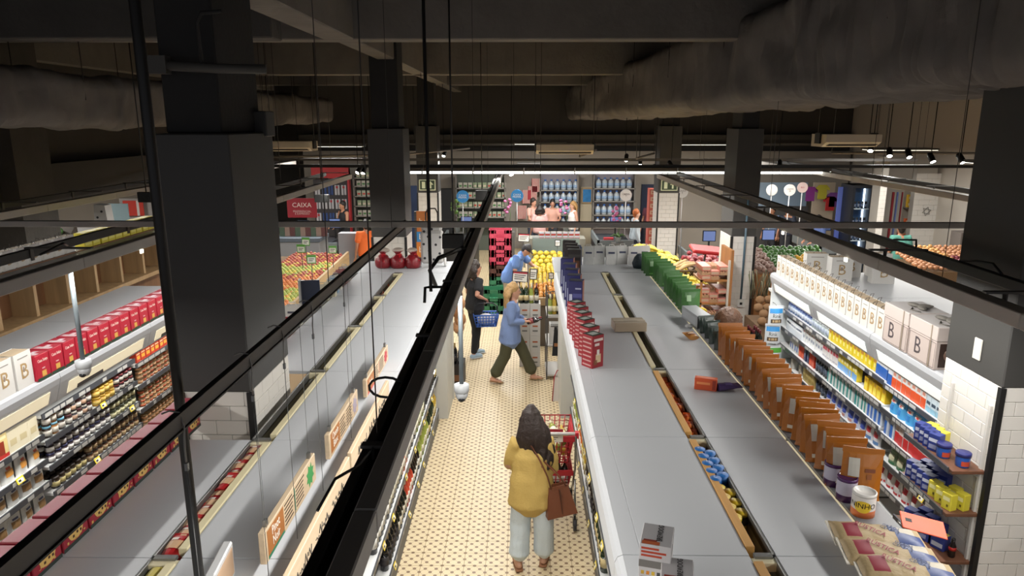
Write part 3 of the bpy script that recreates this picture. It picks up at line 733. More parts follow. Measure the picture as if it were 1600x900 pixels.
# beige carton lying across the gap, small things
p = pz(985, 521, H)
e = ob('flat_carton', None, None, (p.x + 0.0, p.y + 0.12, H + 0.008), (0, 0, math.radians(4)), label='flat beige carton lying across the gap of the right gondola', cat='carton')
ob('box', pack(0.30, 0.2, 0.085, '#a0917c', [('t', 0.3, 0.75, 0.35, 0.6, '#3d352c')], 0.004), e); ob('tape', MB().box(-0.152, 0.152, -0.02, 0.02, 0.0852, 0.086, mat('#b5a893', 0.3)), e)
p = pz(1087, 536, H); e = ob('snack_packet', pouch(0.11, 0.12, 0.04, '#b07a3e', [(0.15, 0.85, 0.2, 0.7, '#7a4626'), (0.25, 0.6, 0.45, 0.6, '#d6c9a6')]), None, (p.x, p.y + 0.07, H + 0.025), (math.radians(-80), 0, 0.3), label='small brown snack packet lying alone on the right gondola', cat='packet')
p = pz(1077, 512, H); b = MB(); b.ell((0, 0, 0.018), (0.045, 0.03, 0.02), mat('#d0d0cf', 0.5), 8, 5); ob('crumpled_paper', b, None, (p.x, p.y, H), label='little white crumpled paper on the right gondola', cat='paper')
p = pz(1105, 612, H); e = ob('biscuit_box', None, None, (p.x, p.y + 0.05, H), (0, 0, math.radians(-18)), label='small orange biscuit box lying beside the purple pouch', cat='box')
ob('box', pack(0.16, 0.06, 0.09, '#c8522a', [('f', 0.8, 0.95, 0.1, 0.9, '#8f2f1c'), ('f', 0.1, 0.7, 0.5, 0.7, '#e08a52'), ('t', 0.1, 0.9, 0.2, 0.8, '#d96a3a')], 0.004), e); ob('flap', MB().box(-0.079, -0.076, -0.028, 0.028, 0.005, 0.085, mat('#d9835a', 0.5)), e)
p = pz(1140, 613, H); ob('purple_pouch', pouch(0.1, 0.17, 0.05, '#3c2a55', [(0.2, 0.8, 0.3, 0.6, '#5a4a7c')]), None, (p.x - 0.08, p.y + 0.03, H + 0.027), (math.radians(-86), 0, math.radians(-85)), label='dark purple pouch lying flat beside the orange box', cat='pouch')
# bags along the right lip
LIPX = 1.765
ORB = pouch(0.205, 0.275, 0.055, '#98580a', [(0.16, 0.42, 0.45, 0.8, '#b0aca2'), (0.16, 0.5, 0.1, 0.18, '#cfc8b8'), (0.55, 0.8, 0.55, 0.62, '#6a3208'), (0.6, 0.72, 0.42, 0.52, '#7d430f'), (0.16, 0.42, 0.22, 0.42, '#9c5c1c')])
n = 24
for i in range(n):
    y = 3.42 + (5.75 - 3.42) * i / (n - 1)
    e = ob('orange_bag', ORB, None, (LIPX + R(-.015, .015), y + R(-.02, .02), H + 0.002), (R(-0.2, 0.0), R(-.05, .05), R(-0.25, 0.1)), label=('nearest orange bag standing behind the purple tins' if i == 0 else 'farthest orange bag, next to the dark green pouches' if i == n - 1 else '%s orange bag of the long row, counted from the purple tins' % ORD[i]), cat='bag', group='orange bags on the right gondola')
DGP = pouch(0.16, 0.16, 0.05, '#16261f', [(0.3, 0.7, 0.3, 0.6, '#24382e')])
for i in range(4): ob('green_pouch', DGP, None, (LIPX - 0.02, 5.93 + i * 0.17, H), (R(-.3, -.1), 0, R(0.1, 0.4)), label='low dark green pouch between the orange bags and the grey box', cat='pouch', group='dark green pouches')
e = ob('grey_box', None, None, (1.72, 6.78, H), (0, 0, math.radians(8)), label='oblong grey box marked AX on the right gondola lip', cat='box')
ob('box', pack(0.15, 0.42, 0.12, '#9b9ea1', [('f', 0.0, 1.0, 0.0, 1.0, '#2a2b2a'), ('l', 0.1, 0.9, 0.2, 0.8, '#a9adb0')], 0.003), e); lettering('AX', 0.07, mat('#c7b98a', 0.5), e, (0.0, -0.2112, 0.06))
GRB = pouch(0.2, 0.25, 0.06, '#35652a', [(0.25, 0.48, 0.5, 0.75, '#98b890'), (0.1, 0.9, 0.86, 0.89, '#2f6326'), (0.2, 0.8, 0.1, 0.16, '#63954f')])
for i in range(14):
    y = 7.15 + i * 0.155 + (0.12 if i > 6 else 0)
    ob('green_bag', GRB, None, (LIPX - 0.02 - (0.06 if i > 10 else 0), y, H), (R(-0.15, 0.02), 0, R(0.0, 0.3)), label=('nearest green bag of the row, behind the oblong grey box' if i == 0 else '%s green bag of its row, counted from the oblong grey box' % ORD[i]), cat='bag', group='green bags on the right gondola')
# tins and cat-litter style sacks near the lower right
def tin(x, y, r, h, body, lid, low, label, word=None):
    e = ob('milk_tin', None, None, (x, y, H), (0, 0, -0.5), label=label, cat='tin')
    bm_, lo = mat(body, 0.35), mat(low, 0.35)
    ob('body', MB().lathe([(r, 0), (r, h * 0.3), (r, h * 0.86), (r * 0.97, h * 0.88)], bm_, 24, mats=[lo, bm_, bm_]), e)
    ob('lid', MB().lathe([(r * 1.02, h * 0.87), (r * 1.03, h * 0.98), (r * 0.98, h), (r * 0.9, h), (r * 0.86, h - 0.006), (0, h - 0.006)], mat(lid, 0.25), 24), e)
    if word:
        o = MB(); N = 10
        for i in range(N):
            a0 = -PI / 2 - 0.75 + 1.5 * i / N; a1 = -PI / 2 - 0.75 + 1.5 * (i + 1) / N
            def hh(a): return h * 0.25 * math.sqrt(max(0, 1 - ((a + PI / 2) / 0.75) ** 2))
            o.quad([((r + .001) * math.cos(a), (r + .001) * math.sin(a), h * 0.48 + s_ * hh(a)) for a, s_ in ((a0, -1), (a1, -1), (a1, 1), (a0, 1))], mat('#dcb92e', 0.4))
        ob('badge', o, e)
        t = text_mesh(word, 0.038, mat('#26221c', 0.5)).copy()
        for v in t.vertices:
            a = -PI / 2 + v.co.x / r; z = v.co.y; v.co = Vector(((r + 0.002) * math.cos(a), (r + 0.002) * math.sin(a), h * 0.52 + z))
        ob('lettering', t, e)
p = pz(1356, 812, H); tin(p.x, p.y + 0.06, 0.056, 0.125, '#cfcac4', '#d6d4cf', '#d1703c', 'white and orange milk tin lettered NINHO', 'NINHO')
p = pz(1338, 795, H); tin(p.x - 0.012, p.y + 0.10, 0.05, 0.128, '#a9a4b4', '#43204f', '#3d1b46', 'purple-lidded tin right behind the lettered milk tin')
p = pz(1322, 776, H); tin(p.x - 0.012, p.y + 0.14, 0.05, 0.128, '#a9a4b4', '#43204f', '#3d1b46', 'purple-lidded tin closest to the orange bags')
ob('price_card', MB().box(-0.1, 0.1, -0.07, 0.07, 0, 0.006, mat('#dd4f22', 0.5), c=0.002).box(-0.08, -0.05, -0.01, 0.02, 0.006, 0.0065, INK), None, (2.0, 3.22, 2.045), (0.1, 0.12, -0.35), label='bright orange card jutting out beside the milk tin', cat='card')
ob('card_arm', MB().box(1.895, 2.0, 3.19, 3.25, 2.02, 2.045, STEEL), R1[1])
def sack(x, y, z, rz, tilt, label, s=1.0):
    e = ob('paper_sack', None, None, (x, y, z), (0.05, tilt, rz), label=label, cat='sack')
    w, l, h = 0.40 * s, 0.19 * s, 0.075
    b = MB(); nx, ny = 18, 9; vs = []; fs = []
    for sgn in (1, -1):
        for j in range(ny + 1):
            for i in range(nx + 1):
                u = i / nx * 2 - 1; v = j / ny * 2 - 1
                k = max(0, (1 - abs(u) ** 5)) * max(0, (1 - abs(v) ** 3))
                zz = h * 0.5 * (0.1 + 0.9 * k ** 0.6) + (0.006 * noise.noise(Vector((u * 3 + x * 9, v * 3, sgn))) if k > 0.05 else 0)
                vs.append((u * w / 2 * (1 + 0.012 * noise.noise(Vector((v * 6, x, 0)))), v * l / 2, h * 0.5 + sgn * zz))
    S = (nx + 1) * (ny + 1)
    def idx(sg, i, j): return (0 if sg > 0 else S) + j * (nx + 1) + i
    top, rest, blue, red, wht = [], [], [], [], []
    for j in range(ny):
        for i in range(nx):
            f = [idx(1, i, j), idx(1, i + 1, j), idx(1, i + 1, j + 1), idx(1, i, j + 1)]
            q = i / nx; g = j / ny
            if 0.10 <= q < 0.26 and 0.2 <= g < 0.75: red.append(f)
            elif q >= 0.62 and g < 0.55 and q < 0.9: blue.append(f)
            elif q >= 0.58 and g >= 0.55 and q < 0.72: blue.append(f)
            elif 0.72 <= q < 0.86: wht.append(f)
            else: top.append(f)
            rest.append([idx(-1, i, j + 1), idx(-1, i + 1, j + 1), idx(-1, i + 1, j), idx(-1, i, j)])
    for i in range(nx):
        rest.append([idx(1, i + 1, 0), idx(1, i, 0), idx(-1, i, 0), idx(-1, i + 1, 0)]); rest.append([idx(1, i, ny), idx(1, i + 1, ny), idx(-1, i + 1, ny), idx(-1, i, ny)])
    for j in range(ny):
        rest.append([idx(1, 0, j), idx(1, 0, j + 1), idx(-1, 0, j + 1), idx(-1, 0, j)]); rest.append([idx(1, nx, j + 1), idx(1, nx, j), idx(-1, nx, j), idx(-1, nx, j + 1)])
    TAN = mat('#b39c74', 0.5, bump=0.3, bscale=25)
    b.v = vs
    for lst, m in ((top, TAN), (rest, TAN), (blue, mat('#27407c', 0.4)), (red, mat('#8c1f33', 0.5)), (wht, mat('#c2b9a6', 0.5))):
        for f in lst: b.f.append(f); b.mi.append(b._m(m)); b.sm.append(True)
    ob('bag', b, e)
    ob('seal', MB().box(-w / 2 - 0.012, -w / 2 + 0.004, -l / 2, l / 2, h * 0.46, h * 0.54, mat('#c9c2b4', 0.4)), e)
    lettering('RÚSTICA', 0.05, mat('#93233a', 0.5), e, (-0.04 * s, 0.01, h + 0.003), (0, 0, -0.6), squeeze=0.7)
    lettering('GRÃOS\nCEREAIS', 0.028, mat('#26365f', 0.5), e, (0.055 * s, 0.035, h + 0.002), (0, 0, -0.5), squeeze=0.8)
for i, (x, y) in enumerate(((1372, 838), (1392, 866), (1418, 892))):
    p = pz(x, y, H + 0.06); sack(p.x, p.y, H + 0.012, math.radians(-8), 0.05, ['beige grain sack farthest back at the gondola lip', 'beige grain sack in the middle of the three', 'nearest beige grain sack at the bottom edge'][i])

# gap contents of the right gondola
blue_lid = jar('#2d5f9c', '#2f6fb5', '#c8c9cc', 0.16, 0.034, 12, 0.3); yel_lid = jar('#3a3428', '#d1b32a', '#b59a2c', 0.17, 0.036, 12, 0.12)
for i in range(9):
    ob('blue_lidded_jar', blue_lid, None, (1.075 + 0.05 * (i % 2), 3.98 - 0.045 * i - 0.01, 1.93), label='blue-lidded jar down in the gap of the right gondola', cat='jar', group='blue lids in the gap')
for i in range(7):
    ob('yellow_lidded_can', yel_lid, None, (1.078 + 0.045 * (i % 2), 3.55 - 0.05 * i, 1.90), label='yellow-lidded can down in the gap of the right gondola', cat='can', group='yellow lids in the gap')
ob('riser', MB().box(1.05, 1.15, 2.95, 4.1, 1.68, 1.90, PEG), R1[1])
ORP = pouch(0.065, 0.14, 0.05, '#c4501f', [(0.1, 0.9, 0.2, 0.5, '#d9742c')]); DKP = pouch(0.1, 0.14, 0.05, '#2a1d16', [(0.1, 0.9, 0.3, 0.6, '#b06a22')])
for i in range(10): ob('orange_packet', ORP, None, (1.115, 4.22 + i * 0.105, 2.0 + R(0, .03)), (R(-1.45, -1.2), 0, R(-.2, .2)), label='orange packet stuck in the gap of the right gondola', cat='packet', group='orange packets in the gap')
ob('riser', MB().box(1.05, 1.15, 4.2, 5.38, 1.68, 1.97, PEG), R1[2])
for i in range(9): ob('dark_packet', DKP, None, (1.1, 5.5 + i * 0.12, 1.88), (R(-.4, .4), 0, R(1.2, 1.9)), label='dark coffee packet in the gap beyond the beige carton', cat='packet', group='dark packets in the gap')
ob('riser', MB().box(1.05, 1.15, 5.45, 6.63, 1.68, 1.88, PEG), R1[3])
for i in range(8): ob('brown_packet', pouch(0.1, 0.14, 0.05, '#8a6a3c', [(0.1, 0.9, 0.3, 0.6, '#5c3a22')]) if i == 0 else bpy.data.objects['brown_packet'].data, None, (1.1, 6.8 + i * 0.13 + (0.35 if i > 4 else 0), 1.9), (R(-.4, .4), 0, R(1.2, 1.9)), label='brown packet in the far gap of the right gondola', cat='packet', group='brown packets in the gap')
ob('riser', MB().box(1.05, 1.15, 6.7, 7.9, 1.68, 1.9, PEG), R1[4])
ob('riser', MB().box(1.05, 1.15, 7.95, 9.1, 1.68, 1.9, PEG), R1[5])
# gap contents of the left gondola
RDP = pouch(0.115, 0.16, 0.06, '#a81d20', [(0.15, 0.85, 0.25, 0.6, '#c9a27e'), (0.2, 0.5, 0.62, 0.75, '#d9cfc4')])
for i in range(11): ob('red_packet', RDP, None, (-1.615, 2.9 + i * 0.1, 2.025 + R(0, .015)), (R(-1.5, -1.3), 0, R(-.2, .2)), label='red snack packet in the gap of the left gondola', cat='packet', group='red packets in the left gap')
ob('riser', MB().box(-1.66, -1.54, 2.87, 4.0, 1.68, 1.99, PEG), L1[1]); ob('riser', MB().box(-1.66, -1.54, 1.7, 2.8, 1.68, 1.99, PEG), L1[0])
for i in range(4): ob('olive_packet', pouch(0.1, 0.16, 0.06, '#8c8438', [(0.2, 0.8, 0.3, 0.7, '#c2b25a')]) if i == 0 else bpy.data.objects['olive_packet'].data, None, (-1.615, 2.33 + i * 0.12, 2.025), (R(-1.5, -1.3), 0, R(-.2, .2)), label='olive packet at the near end of the left gap', cat='packet', group='olive packets in the left gap')
for i in range(8): ob('dark_brown_packet', DKP, None, (-1.6, 5.45 + i * 0.12, 1.72), (R(-.4, .4), 0, R(1.2, 1.9)), label='dark packet deep in the left gap behind the column', cat='packet', group='dark packets in the left gap')
for i in range(8): ob('purple_packet', pouch(0.1, 0.14, 0.05, '#2c2346', [(0.1, 0.9, 0.3, 0.6, '#8a3450')]) if i == 0 else bpy.data.objects['purple_packet'].data, None, (-1.6, 6.75 + i * 0.13, 1.9), (R(-.4, .4), 0, R(1.2, 1.9)), label='purple packet in the left gap', cat='packet', group='purple packets in the left gap')
ob('riser', MB().box(-1.66, -1.54, 6.65, 7.8, 1.68, 1.9, PEG), L1[4])
for i in range(8): ob('orange_packet', ORP, None, (-1.6, 8.0 + i * 0.13, 1.9), (R(-.4, .4), 0, R(1.2, 1.9)), label='orange packet in the far left gap', cat='packet', group='orange packets in the left gap')
ob('riser', MB().box(-1.66, -1.54, 7.9, 9.05, 1.68, 1.9, PEG), L1[5])

# ---------------- left gondola: cookie boxes on the far lip, hanging signs
def cookie_box(y, label):
    e = ob('cookie_box', None, None, (-2.138, y, H), (0, 0, PI / 2), label=label, cat='box', group='cookie boxes on the left gondola')
    w, d, h = 0.19, 0.125, 0.19
    ob('box', pack(w, d, h, '#8f1a2c', [('f', 0, 1, 0, 0.1, '#22302a'), ('t', 0.03, 0.97, 0.03, 0.97, '#a23a4a')], 0.004), e)
    b = MB(); b.prism([(0.058 * math.cos(a) * (1 + 0.05 * math.sin(5 * a)), 0.068 + 0.045 * math.sin(a)) for a in [2 * PI * k / 14 for k in range(14)]], -d / 2 - 0.0016, -d / 2 - 0.0005, mat('#c8a45c', 0.6), 'xz')
    for (cx, cz) in ((-.03, .073), (.0, .093), (.03, .083), (.01, .053), (-.02, .045), (.035, .05)): b.box(cx - .006, cx + .006, -d / 2 - .0026, -d / 2 - .0016, cz - .006, cz + .006, mat('#3f2415', 0.6))
    ob('cookie_print', b, e)
    c = MB()
    for k in range(6): cx = R(-.08, .08); c.box(cx - .006, cx + .006, -d / 2 - .0018, -d / 2 - .0005, .02 + R(0, .02), .03 + R(0, .02), mat('#c8a45c', 0.6))
    ob('crumb_print', c, e, kind='stuff')
for i in range(10):
    cookie_box(2.35 + i * 0.205, '%s maroon cookie box on the left gondola, counted from the picture edge' % ORD[i])
def hang_sign(y0, y1, z0, z1, x, accent, deco, label, word):
    e = ob('wooden_sign', None, None, (x, (y0 + y1) / 2, z0), (0, 0, 0), label=label, cat='sign')
    L = y1 - y0; hh = z1 - z0; W1 = wood_mat('#c6b092', 0.84, 1, 7)
    ob('board', MB().box(-0.014, 0.014, -L / 2, L / 2, 0, hh, W1, c=0.003), e)
    t = 0.0148
    ob('name_panel', MB().box(0.014, t, -L / 2 + 0.03, -L / 2 + 0.03 + L * 0.28, 0.016, hh - 0.012, mat('#9c6433', 0.6)).box(0.014, t + .0004, -L / 2 + 0.03, -L / 2 + 0.03 + L * 0.28, 0.006, 0.02, mat(accent, 0.5)), e)
    lettering(word, hh * 0.4, mat('#e9e2d6', 0.6), e, (t + 0.0008, -L / 2 + 0.03 + L * 0.14, hh * 0.55), (PI / 2, 0, PI / 2), squeeze=0.8)
    tx = MB()
    for k in range(6):
        for (a, b) in ((0.34, 0.52), (0.56, 0.76)):
            z = hh * (0.85 - k * 0.13); bb = b - R(0, .05); tx.box(0.014, t, -L / 2 + a * L, -L / 2 + bb * L, z - 0.004, z + 0.003, mat('#3b2a1c', 0.7))
    tx.box(0.014, t, -L / 2 + 0.535 * L, -L / 2 + 0.545 * L, 0.02, hh - 0.015, mat(accent, 0.6)); ob('text_lines', tx, e)
    d = MB(); cy, cz = L * 0.37, hh * 0.5
    pts = []
    for k in range(16):
        a = 2 * PI * k / 16; r = (1.0 if k % 2 else 0.66); pts.append((cy + math.cos(a) * L * 0.085 * r, cz + math.sin(a) * hh * 0.42 * r))
    d.prism(pts, 0.014, t + .0006, mat(deco, 0.6), 'yz'); ob('leaf_print', d, e)
    for yy in (-L / 2 + 0.06, L / 2 - 0.06):
        w = ob('clip', MB().box(-0.008, 0.008, -0.012, 0.012, 0, 0.03, STEEL), e, (0, yy, hh))
        ob('wire', MB().tube([(0, 0, 0.03), (0, 0, 3.06 - z1)], 0.0013, STEEL, 5, smooth=False), w)
hang_sign(2.70, 3.46, 2.15, 2.30, -1.1, '#23735a', '#3f8a4c', 'nearest hanging wooden sign with a green leaf print', 'Pinot\nNoir')
hang_sign(3.74, 4.46, 2.12, 2.27, -1.1, '#b9a58a', '#9d93a0', 'middle hanging wooden sign with a grey print', 'Chenin\nBlanc')
hang_sign(4.73, 5.56, 2.10, 2.23, -1.1, '#b3303a', '#a8323a', 'farthest hanging wooden sign with red prints', 'Rosé')
def lean_board(y0, y1, label):
    e = ob('wooden_board', None, None, (-0.93, (y0 + y1) / 2, H), label=label, cat='sign')
    L = y1 - y0
    ob('board', MB().box(-0.012, 0.012, -L / 2, L / 2, 0, 0.17, wood_mat('#c6b092', 0.84, 1, 7), c=0.003), e)
    s_ = MB()
    for k in range(14):
        y = -L / 2 + 0.15 + k * (L - 0.3) / 14
        if k % 5 == 4: continue
        s_.tube([(0.0128, y, 0.08 + R(-.02, .02)), (0.0128, y + 0.02, 0.11 + R(-.02, .02)), (0.0128, y + 0.035, 0.07), (0.0128, y + 0.05, 0.1 + R(-.02, .02))], 0.0025, INK, 4)
    ob('handwriting', s_, e, kind='stuff')
lean_board(2.42, 3.52, 'nearer pale wooden board standing along the left canopy edge')
lean_board(3.56, 4.68, 'farther pale wooden board standing along the left canopy edge')
sg = ob('framed_notice', None, None, (-1.25, 2.62, H), (0, 0, 0.1), label='small white framed notice at the bottom edge of the left gondola', cat='notice')
ob('frame', MB().box(-0.02, 0.02, -0.12, 0.12, 0, 0.16, mat('#c9c9c9', 0.3), c=0.006), sg); ob('card', MB().box(0.0195, 0.022, -0.1, 0.1, 0.02, 0.14, mat('#caa98a', 0.6)), sg)
# looped wires over the sign rail
for i, y in enumerate((2.05, 2.62, 3.0, 3.45, 4.1)):
    ob('wire_loop', MB().tube([(-1.11, y, 3.12), (-1.085, y, 3.13), (-1.055, y, 3.125), (-1.045, y, 3.08), (-1.05, y, 3.0), (-1.05, y, 2.95)], 0.003, mat('#8a8782', 0.4), 6).box(-1.055, -1.045, y - 0.006, y + 0.006, 2.93, 2.955, STEEL).tube([(-1.05, y, 2.95), (-1.05, y, 2.085)], 0.0016, STEEL, 5), label='thin wire looped over the sign rail and dropping to the gondola top', cat='wire', group='wires over the sign rail')

# ---------------- left wall shelves
rb = [('f', 0, 1, 0, 0.1, '#24402f'), ('f', 0.36, 0.68, 0.1, 0.34, '#c99b4a'), ('f', 0.3, 0.75, 0.09, 0.13, '#a3242c'), ('t', 0.0, 1.0, 0.0, 1.0, '#8c1c2c'), ('t', 0.2, 0.5, 0.1, 0.9, '#b9b4b6'), ('t', 0.5, 0.85, 0.35, 0.6, '#c4bfc2'), ('r', 0, 1, 0, 0.1, '#24402f'), ('f', 0.4, 0.62, 0.42, 0.46, '#d9b0b0')]
PANB = pack(0.155, 0.16, 0.2, '#a5182e', rb, 0.004)
for i in range(17):
    y = 5.14 + i * 0.166
    o = ob('panettone_box', None, None, (-3.73, y, H), (0, 0, PI / 2 + R(-.03, .03)), label=('nearest red panettone box, beside the white letter bags' if i == 0 else '%s red panettone box, counted from the white letter bags' % ORD[i]), cat='box', group='red panettone boxes')
    ob('box', PANB, o); lettering('Casa Suíça', 0.033, mat('#e4cfc4', 0.5), o, (0, -0.0812, 0.15), squeeze=0.8)
BAGM = {}
def letter_bag(x, y, z, rz, label, group, w=0.15, d=0.09, h=0.21, handles=True, tilt=0):
    e = ob('letter_bag', None, None, (x, y, z), (tilt, 0, rz), label=label, cat='gift bag', group=group)
    k = (w, d, h)
    if k not in BAGM:
        wh = mat('#cfccc7', 0.55); kr = mat('#a59278', 0.7)
        b = MB(); t = h
        b.add([(-w / 2, -d / 2, 0), (w / 2, -d / 2, 0), (w / 2, d / 2, 0), (-w / 2, d / 2, 0), (-w / 2, -d / 2, t), (w / 2, -d / 2, t), (w / 2, d / 2, t), (-w / 2, d / 2, t), (-w / 2 + 0.004, 0, t - 0.01), (w / 2 - 0.004, 0, t - 0.01)],
              [(3, 2, 1, 0), (0, 1, 5, 4), (2, 3, 7, 6), (1, 2, 6, 9, 5), (3, 0, 4, 8, 7)], wh)
        b.quad([(-w / 2, -d / 2 + .002, t - 0.004), (w / 2, -d / 2 + .002, t - 0.004), (w / 2, d / 2, t - 0.004), (-w / 2, d / 2, t - 0.004)], kr)
        hm = MB()
        for yy in (-d / 2 + 0.004, d / 2 - 0.01): hm.tube([(-w * 0.2, yy, t - 0.01), (-w * 0.17, yy + 0.012, t + 0.02), (0, yy + 0.03, t + 0.03), (w * 0.17, yy + 0.012, t + 0.02), (w * 0.2, yy, t - 0.01)], 0.0025, mat('#3a302a', 0.7), 5)
        fig = MB(); fig.ell((0, -d / 2 - 0.0012, h * 0.38), (w * 0.12, 0.001, h * 0.07), mat('#d9d2c8', 0.6), 8, 5).ell((-w * 0.02, -d / 2 - 0.0012, h * 0.5), (w * 0.05, 0.001, h * 0.1), mat('#8a7c72', 0.6), 8, 5)
        ln = MB().box(-w * 0.3, w * 0.3, -d / 2 - 0.001, -d / 2, h * 0.83, h * 0.86, mat('#8c8882', 0.6))
        BAGM[k] = (b.mesh('bag', fix=False), hm.mesh('handles'), fig.mesh('figure_print'), ln.mesh('line_print'))
    bm_, hm, fig, ln = BAGM[k]
    ob('bag', bm_, e)
    if handles: ob('handles', hm, e)
    lettering('B', h * 0.62, mat('#a3875c', 0.5), e, (0, -d / 2 - 0.0008, h * 0.45)); ob('figure_print', fig, e); ob('line_print', ln, e)
    return e
for i in range(4):
    letter_bag(-3.735, 4.96 - i * 0.205, H, PI / 2 + 0.02, ['white letter B bag touching the red panettone boxes', 'white letter B bag at the left picture edge', 'white letter B bag hidden at the left picture edge', 'white letter B bag beyond the left picture edge'][i], 'white letter bags on the left shelves', 0.185, 0.13, 0.27, False, 0)
for i in range(16):
    letter_bag(-5.2, 5.0 + i * 0.2, 2.54, PI / 2, 'small white letter bag on the timber shelf top behind the left wall shelves', 'small white bags on the timber shelf', 0.15, 0.1, 0.2)
YB = pack(0.15, 0.12, 0.18, '#cfc03a', [('f', 0.1, 0.9, 0.2, 0.7, '#e0d870')])
rowy('yellow_box', YB, 'yellow box on the timber shelf beyond the small white bags', 'box', -5.2, 8.25, 9.9, 2.54, 0.165, PI / 2)
# products: near section
BX = -3.85
pk = {}
pk['choc'] = pack(0.13, 0.05, 0.19, '#d8c489', [('f', 0.2, 0.7, 0.15, 0.7, '#8a2f1c'), ('f', 0.0, 1.0, 0.0, 0.16, '#b8271f'), ('f', 0.1, 0.9, 0.78, 0.9, '#efe3b8')])
pk['crm'] = pack(0.12, 0.05, 0.17, '#d6cdb4', [('f', 0.2, 0.8, 0.3, 0.6, '#c2b48e')])
nutbag = pouch(0.15, 0.17, 0.06, '#d2d2cf', [(0.25, 0.8, 0.3, 0.6, '#c98a3c'), (0.35, 0.65, 0.62, 0.74, '#c4583a')]); nut2 = pouch(0.14, 0.16, 0.06, '#c9c8c4', [(0.2, 0.8, 0.25, 0.6, '#8a6a44'), (0.3, 0.7, 0.65, 0.74, '#4a4f6a')])
rowy('chocolate_box', pk['choc'], 'cream box with a dark chocolate picture on the top left shelf', 'box', BX - 0.05, 4.2, 4.95, 1.54, 0.14, LZ)
rowy('cream_box', pk['crm'], 'plain cream carton beside the chocolate boxes', 'box', BX - 0.05, 4.95, 5.28, 1.54, 0.13, LZ)
rowy('nut_bag', nutbag, 'white bag of nuts on the second left shelf', 'bag', BX - 0.05, 4.1, 5.28, 1.33, 0.155, LZ, yaw=0.2)
rowy('nut_bag', nut2, 'white bag of dried fruit on the third left shelf', 'bag', BX - 0.05, 4.0, 5.28, 1.14, 0.15, LZ, yaw=0.2)
rowy('nut_bag', nut2, 'pale bag on the lowest visible left shelf', 'bag', BX - 0.05, 3.9, 5.28, 0.92, 0.15, LZ, yaw=0.2)
# middle section: jars
jb = [jar('#30231c', '#6fa9c4', '#c9c4bc', 0.1, 0.036), jar('#8a5a2a', '#7fb2c8', '#d8d2c6', 0.1, 0.036)]
rowy('jar', jb, 'jar with a light blue lid on the upper jar shelf', 'jar', BX - 0.045, 5.36, 5.62, 1.47, 0.082, LZ, 2, -0.08, 2, 0.102)
jw = [jar('#42302a', '#5a2c30', '#d2cdc6', 0.085, 0.034), jar('#2c2a30', '#cfcac4', '#c9a58c', 0.085, 0.034)]
rowy('jar', jw, 'small preserve jar with a white label on the upper jar shelf', 'jar', BX - 0.04, 5.64, 6.0, 1.47, 0.075, LZ, 2, -0.075, 2, 0.087)
jy = jar('#b78a2c', '#c9a23a', '#d8b85c', 0.075, 0.038); jd = jar('#241a1e', '#7c2a30', '#c4bcb4', 0.075, 0.036)
rowy('jar', jy, 'yellow mustard jar on the upper jar shelf', 'jar', BX - 0.04, 6.05, 6.36, 1.47, 0.08, LZ, 2, -0.08, 2, 0.077)
rowy('jar', jd, 'dark jam jar beyond the yellow mustard jars', 'jar', BX - 0.04, 6.38, 6.7, 1.47, 0.08, LZ, 2, -0.08, 2, 0.077)
jn = jar('#3a3034', '#26284c', '#c9c6c2', 0.085, 0.036); jo = jar('#4a4a30', '#3a4030', '#b9b48c', 0.085, 0.036)
rowy('jar', jn, 'jam jar with a navy lid on the middle jar shelf', 'jar', BX - 0.04, 5.36, 6.25, 1.25, 0.078, LZ, 2, -0.08, 2, 0.087)
rowy('jar', jo, 'olive green jar on the middle jar shelf', 'jar', BX - 0.04, 6.27, 6.7, 1.25, 0.078, LZ, 2, -0.08, 2, 0.087)
jt = jar('#5a3a26', '#2a2420', '#a9906a', 0.08, 0.035); jp = jar('#33281c', '#2c2018', '#b5a772', 0.1, 0.036)
rowy('jar', jp, 'dark relish jar on the lowest jar shelf', 'jar', BX - 0.04, 5.36, 5.82, 1.02, 0.08, LZ, 2, -0.08, 1, 0)
rowy('jar', jt, 'brown pate jar on the lowest jar shelf', 'jar', BX - 0.04, 5.84, 6.7, 1.02, 0.075, LZ, 2, -0.08, 2, 0.083)
# far section: tins and red boxes
rt = pack(0.085, 0.07, 0.1, '#b83a22', [('f', 0.15, 0.85, 0.3, 0.65, '#d8a23a'), ('f', 0.1, 0.9, 0.78, 0.9, '#e0c9a2')])
rowy('tea_box', rt, 'small red box with a yellow label on the top tin shelf', 'box', BX - 0.045, 6.78, 8.25, 1.63, 0.09, LZ, 1, 0, 1, 0)
tn = jar('#8a6a46', '#a58a62', '#b8855a', 0.045, 0.035, 10, 0.12); tn2 = jar('#7c5634', '#b39a72', '#b0512c', 0.045, 0.035, 10, 0.12)
rowy('small_tin', [tn, tn2], 'tiny brown tin in the stacks on the upper tin shelf', 'tin', BX - 0.04, 6.8, 8.2, 1.40, 0.075, LZ, 1, 0, 4, 0.046)
rowy('small_tin', [tn2, tn], 'tiny brown tin in the stacks on the middle tin shelf', 'tin', BX - 0.04, 6.8, 8.2, 1.15, 0.075, LZ, 1, 0, 4, 0.046)
rowy('small_tin', [tn], 'tiny brown tin in the stacks on the lowest tin shelf', 'tin', BX - 0.04, 6.8, 8.2, 0.92, 0.075, LZ, 1, 0, 3, 0.046)
for (e_, y, z) in ((L2[0], 4.95, 1.33), (L2[1], 6.1, 1.47), (L2[1], 6.55, 1.25), (L2[0], 4.3, 1.14), (L2[1], 5.9, 1.02)): tag_obj(e_, BX, y, z, 1)

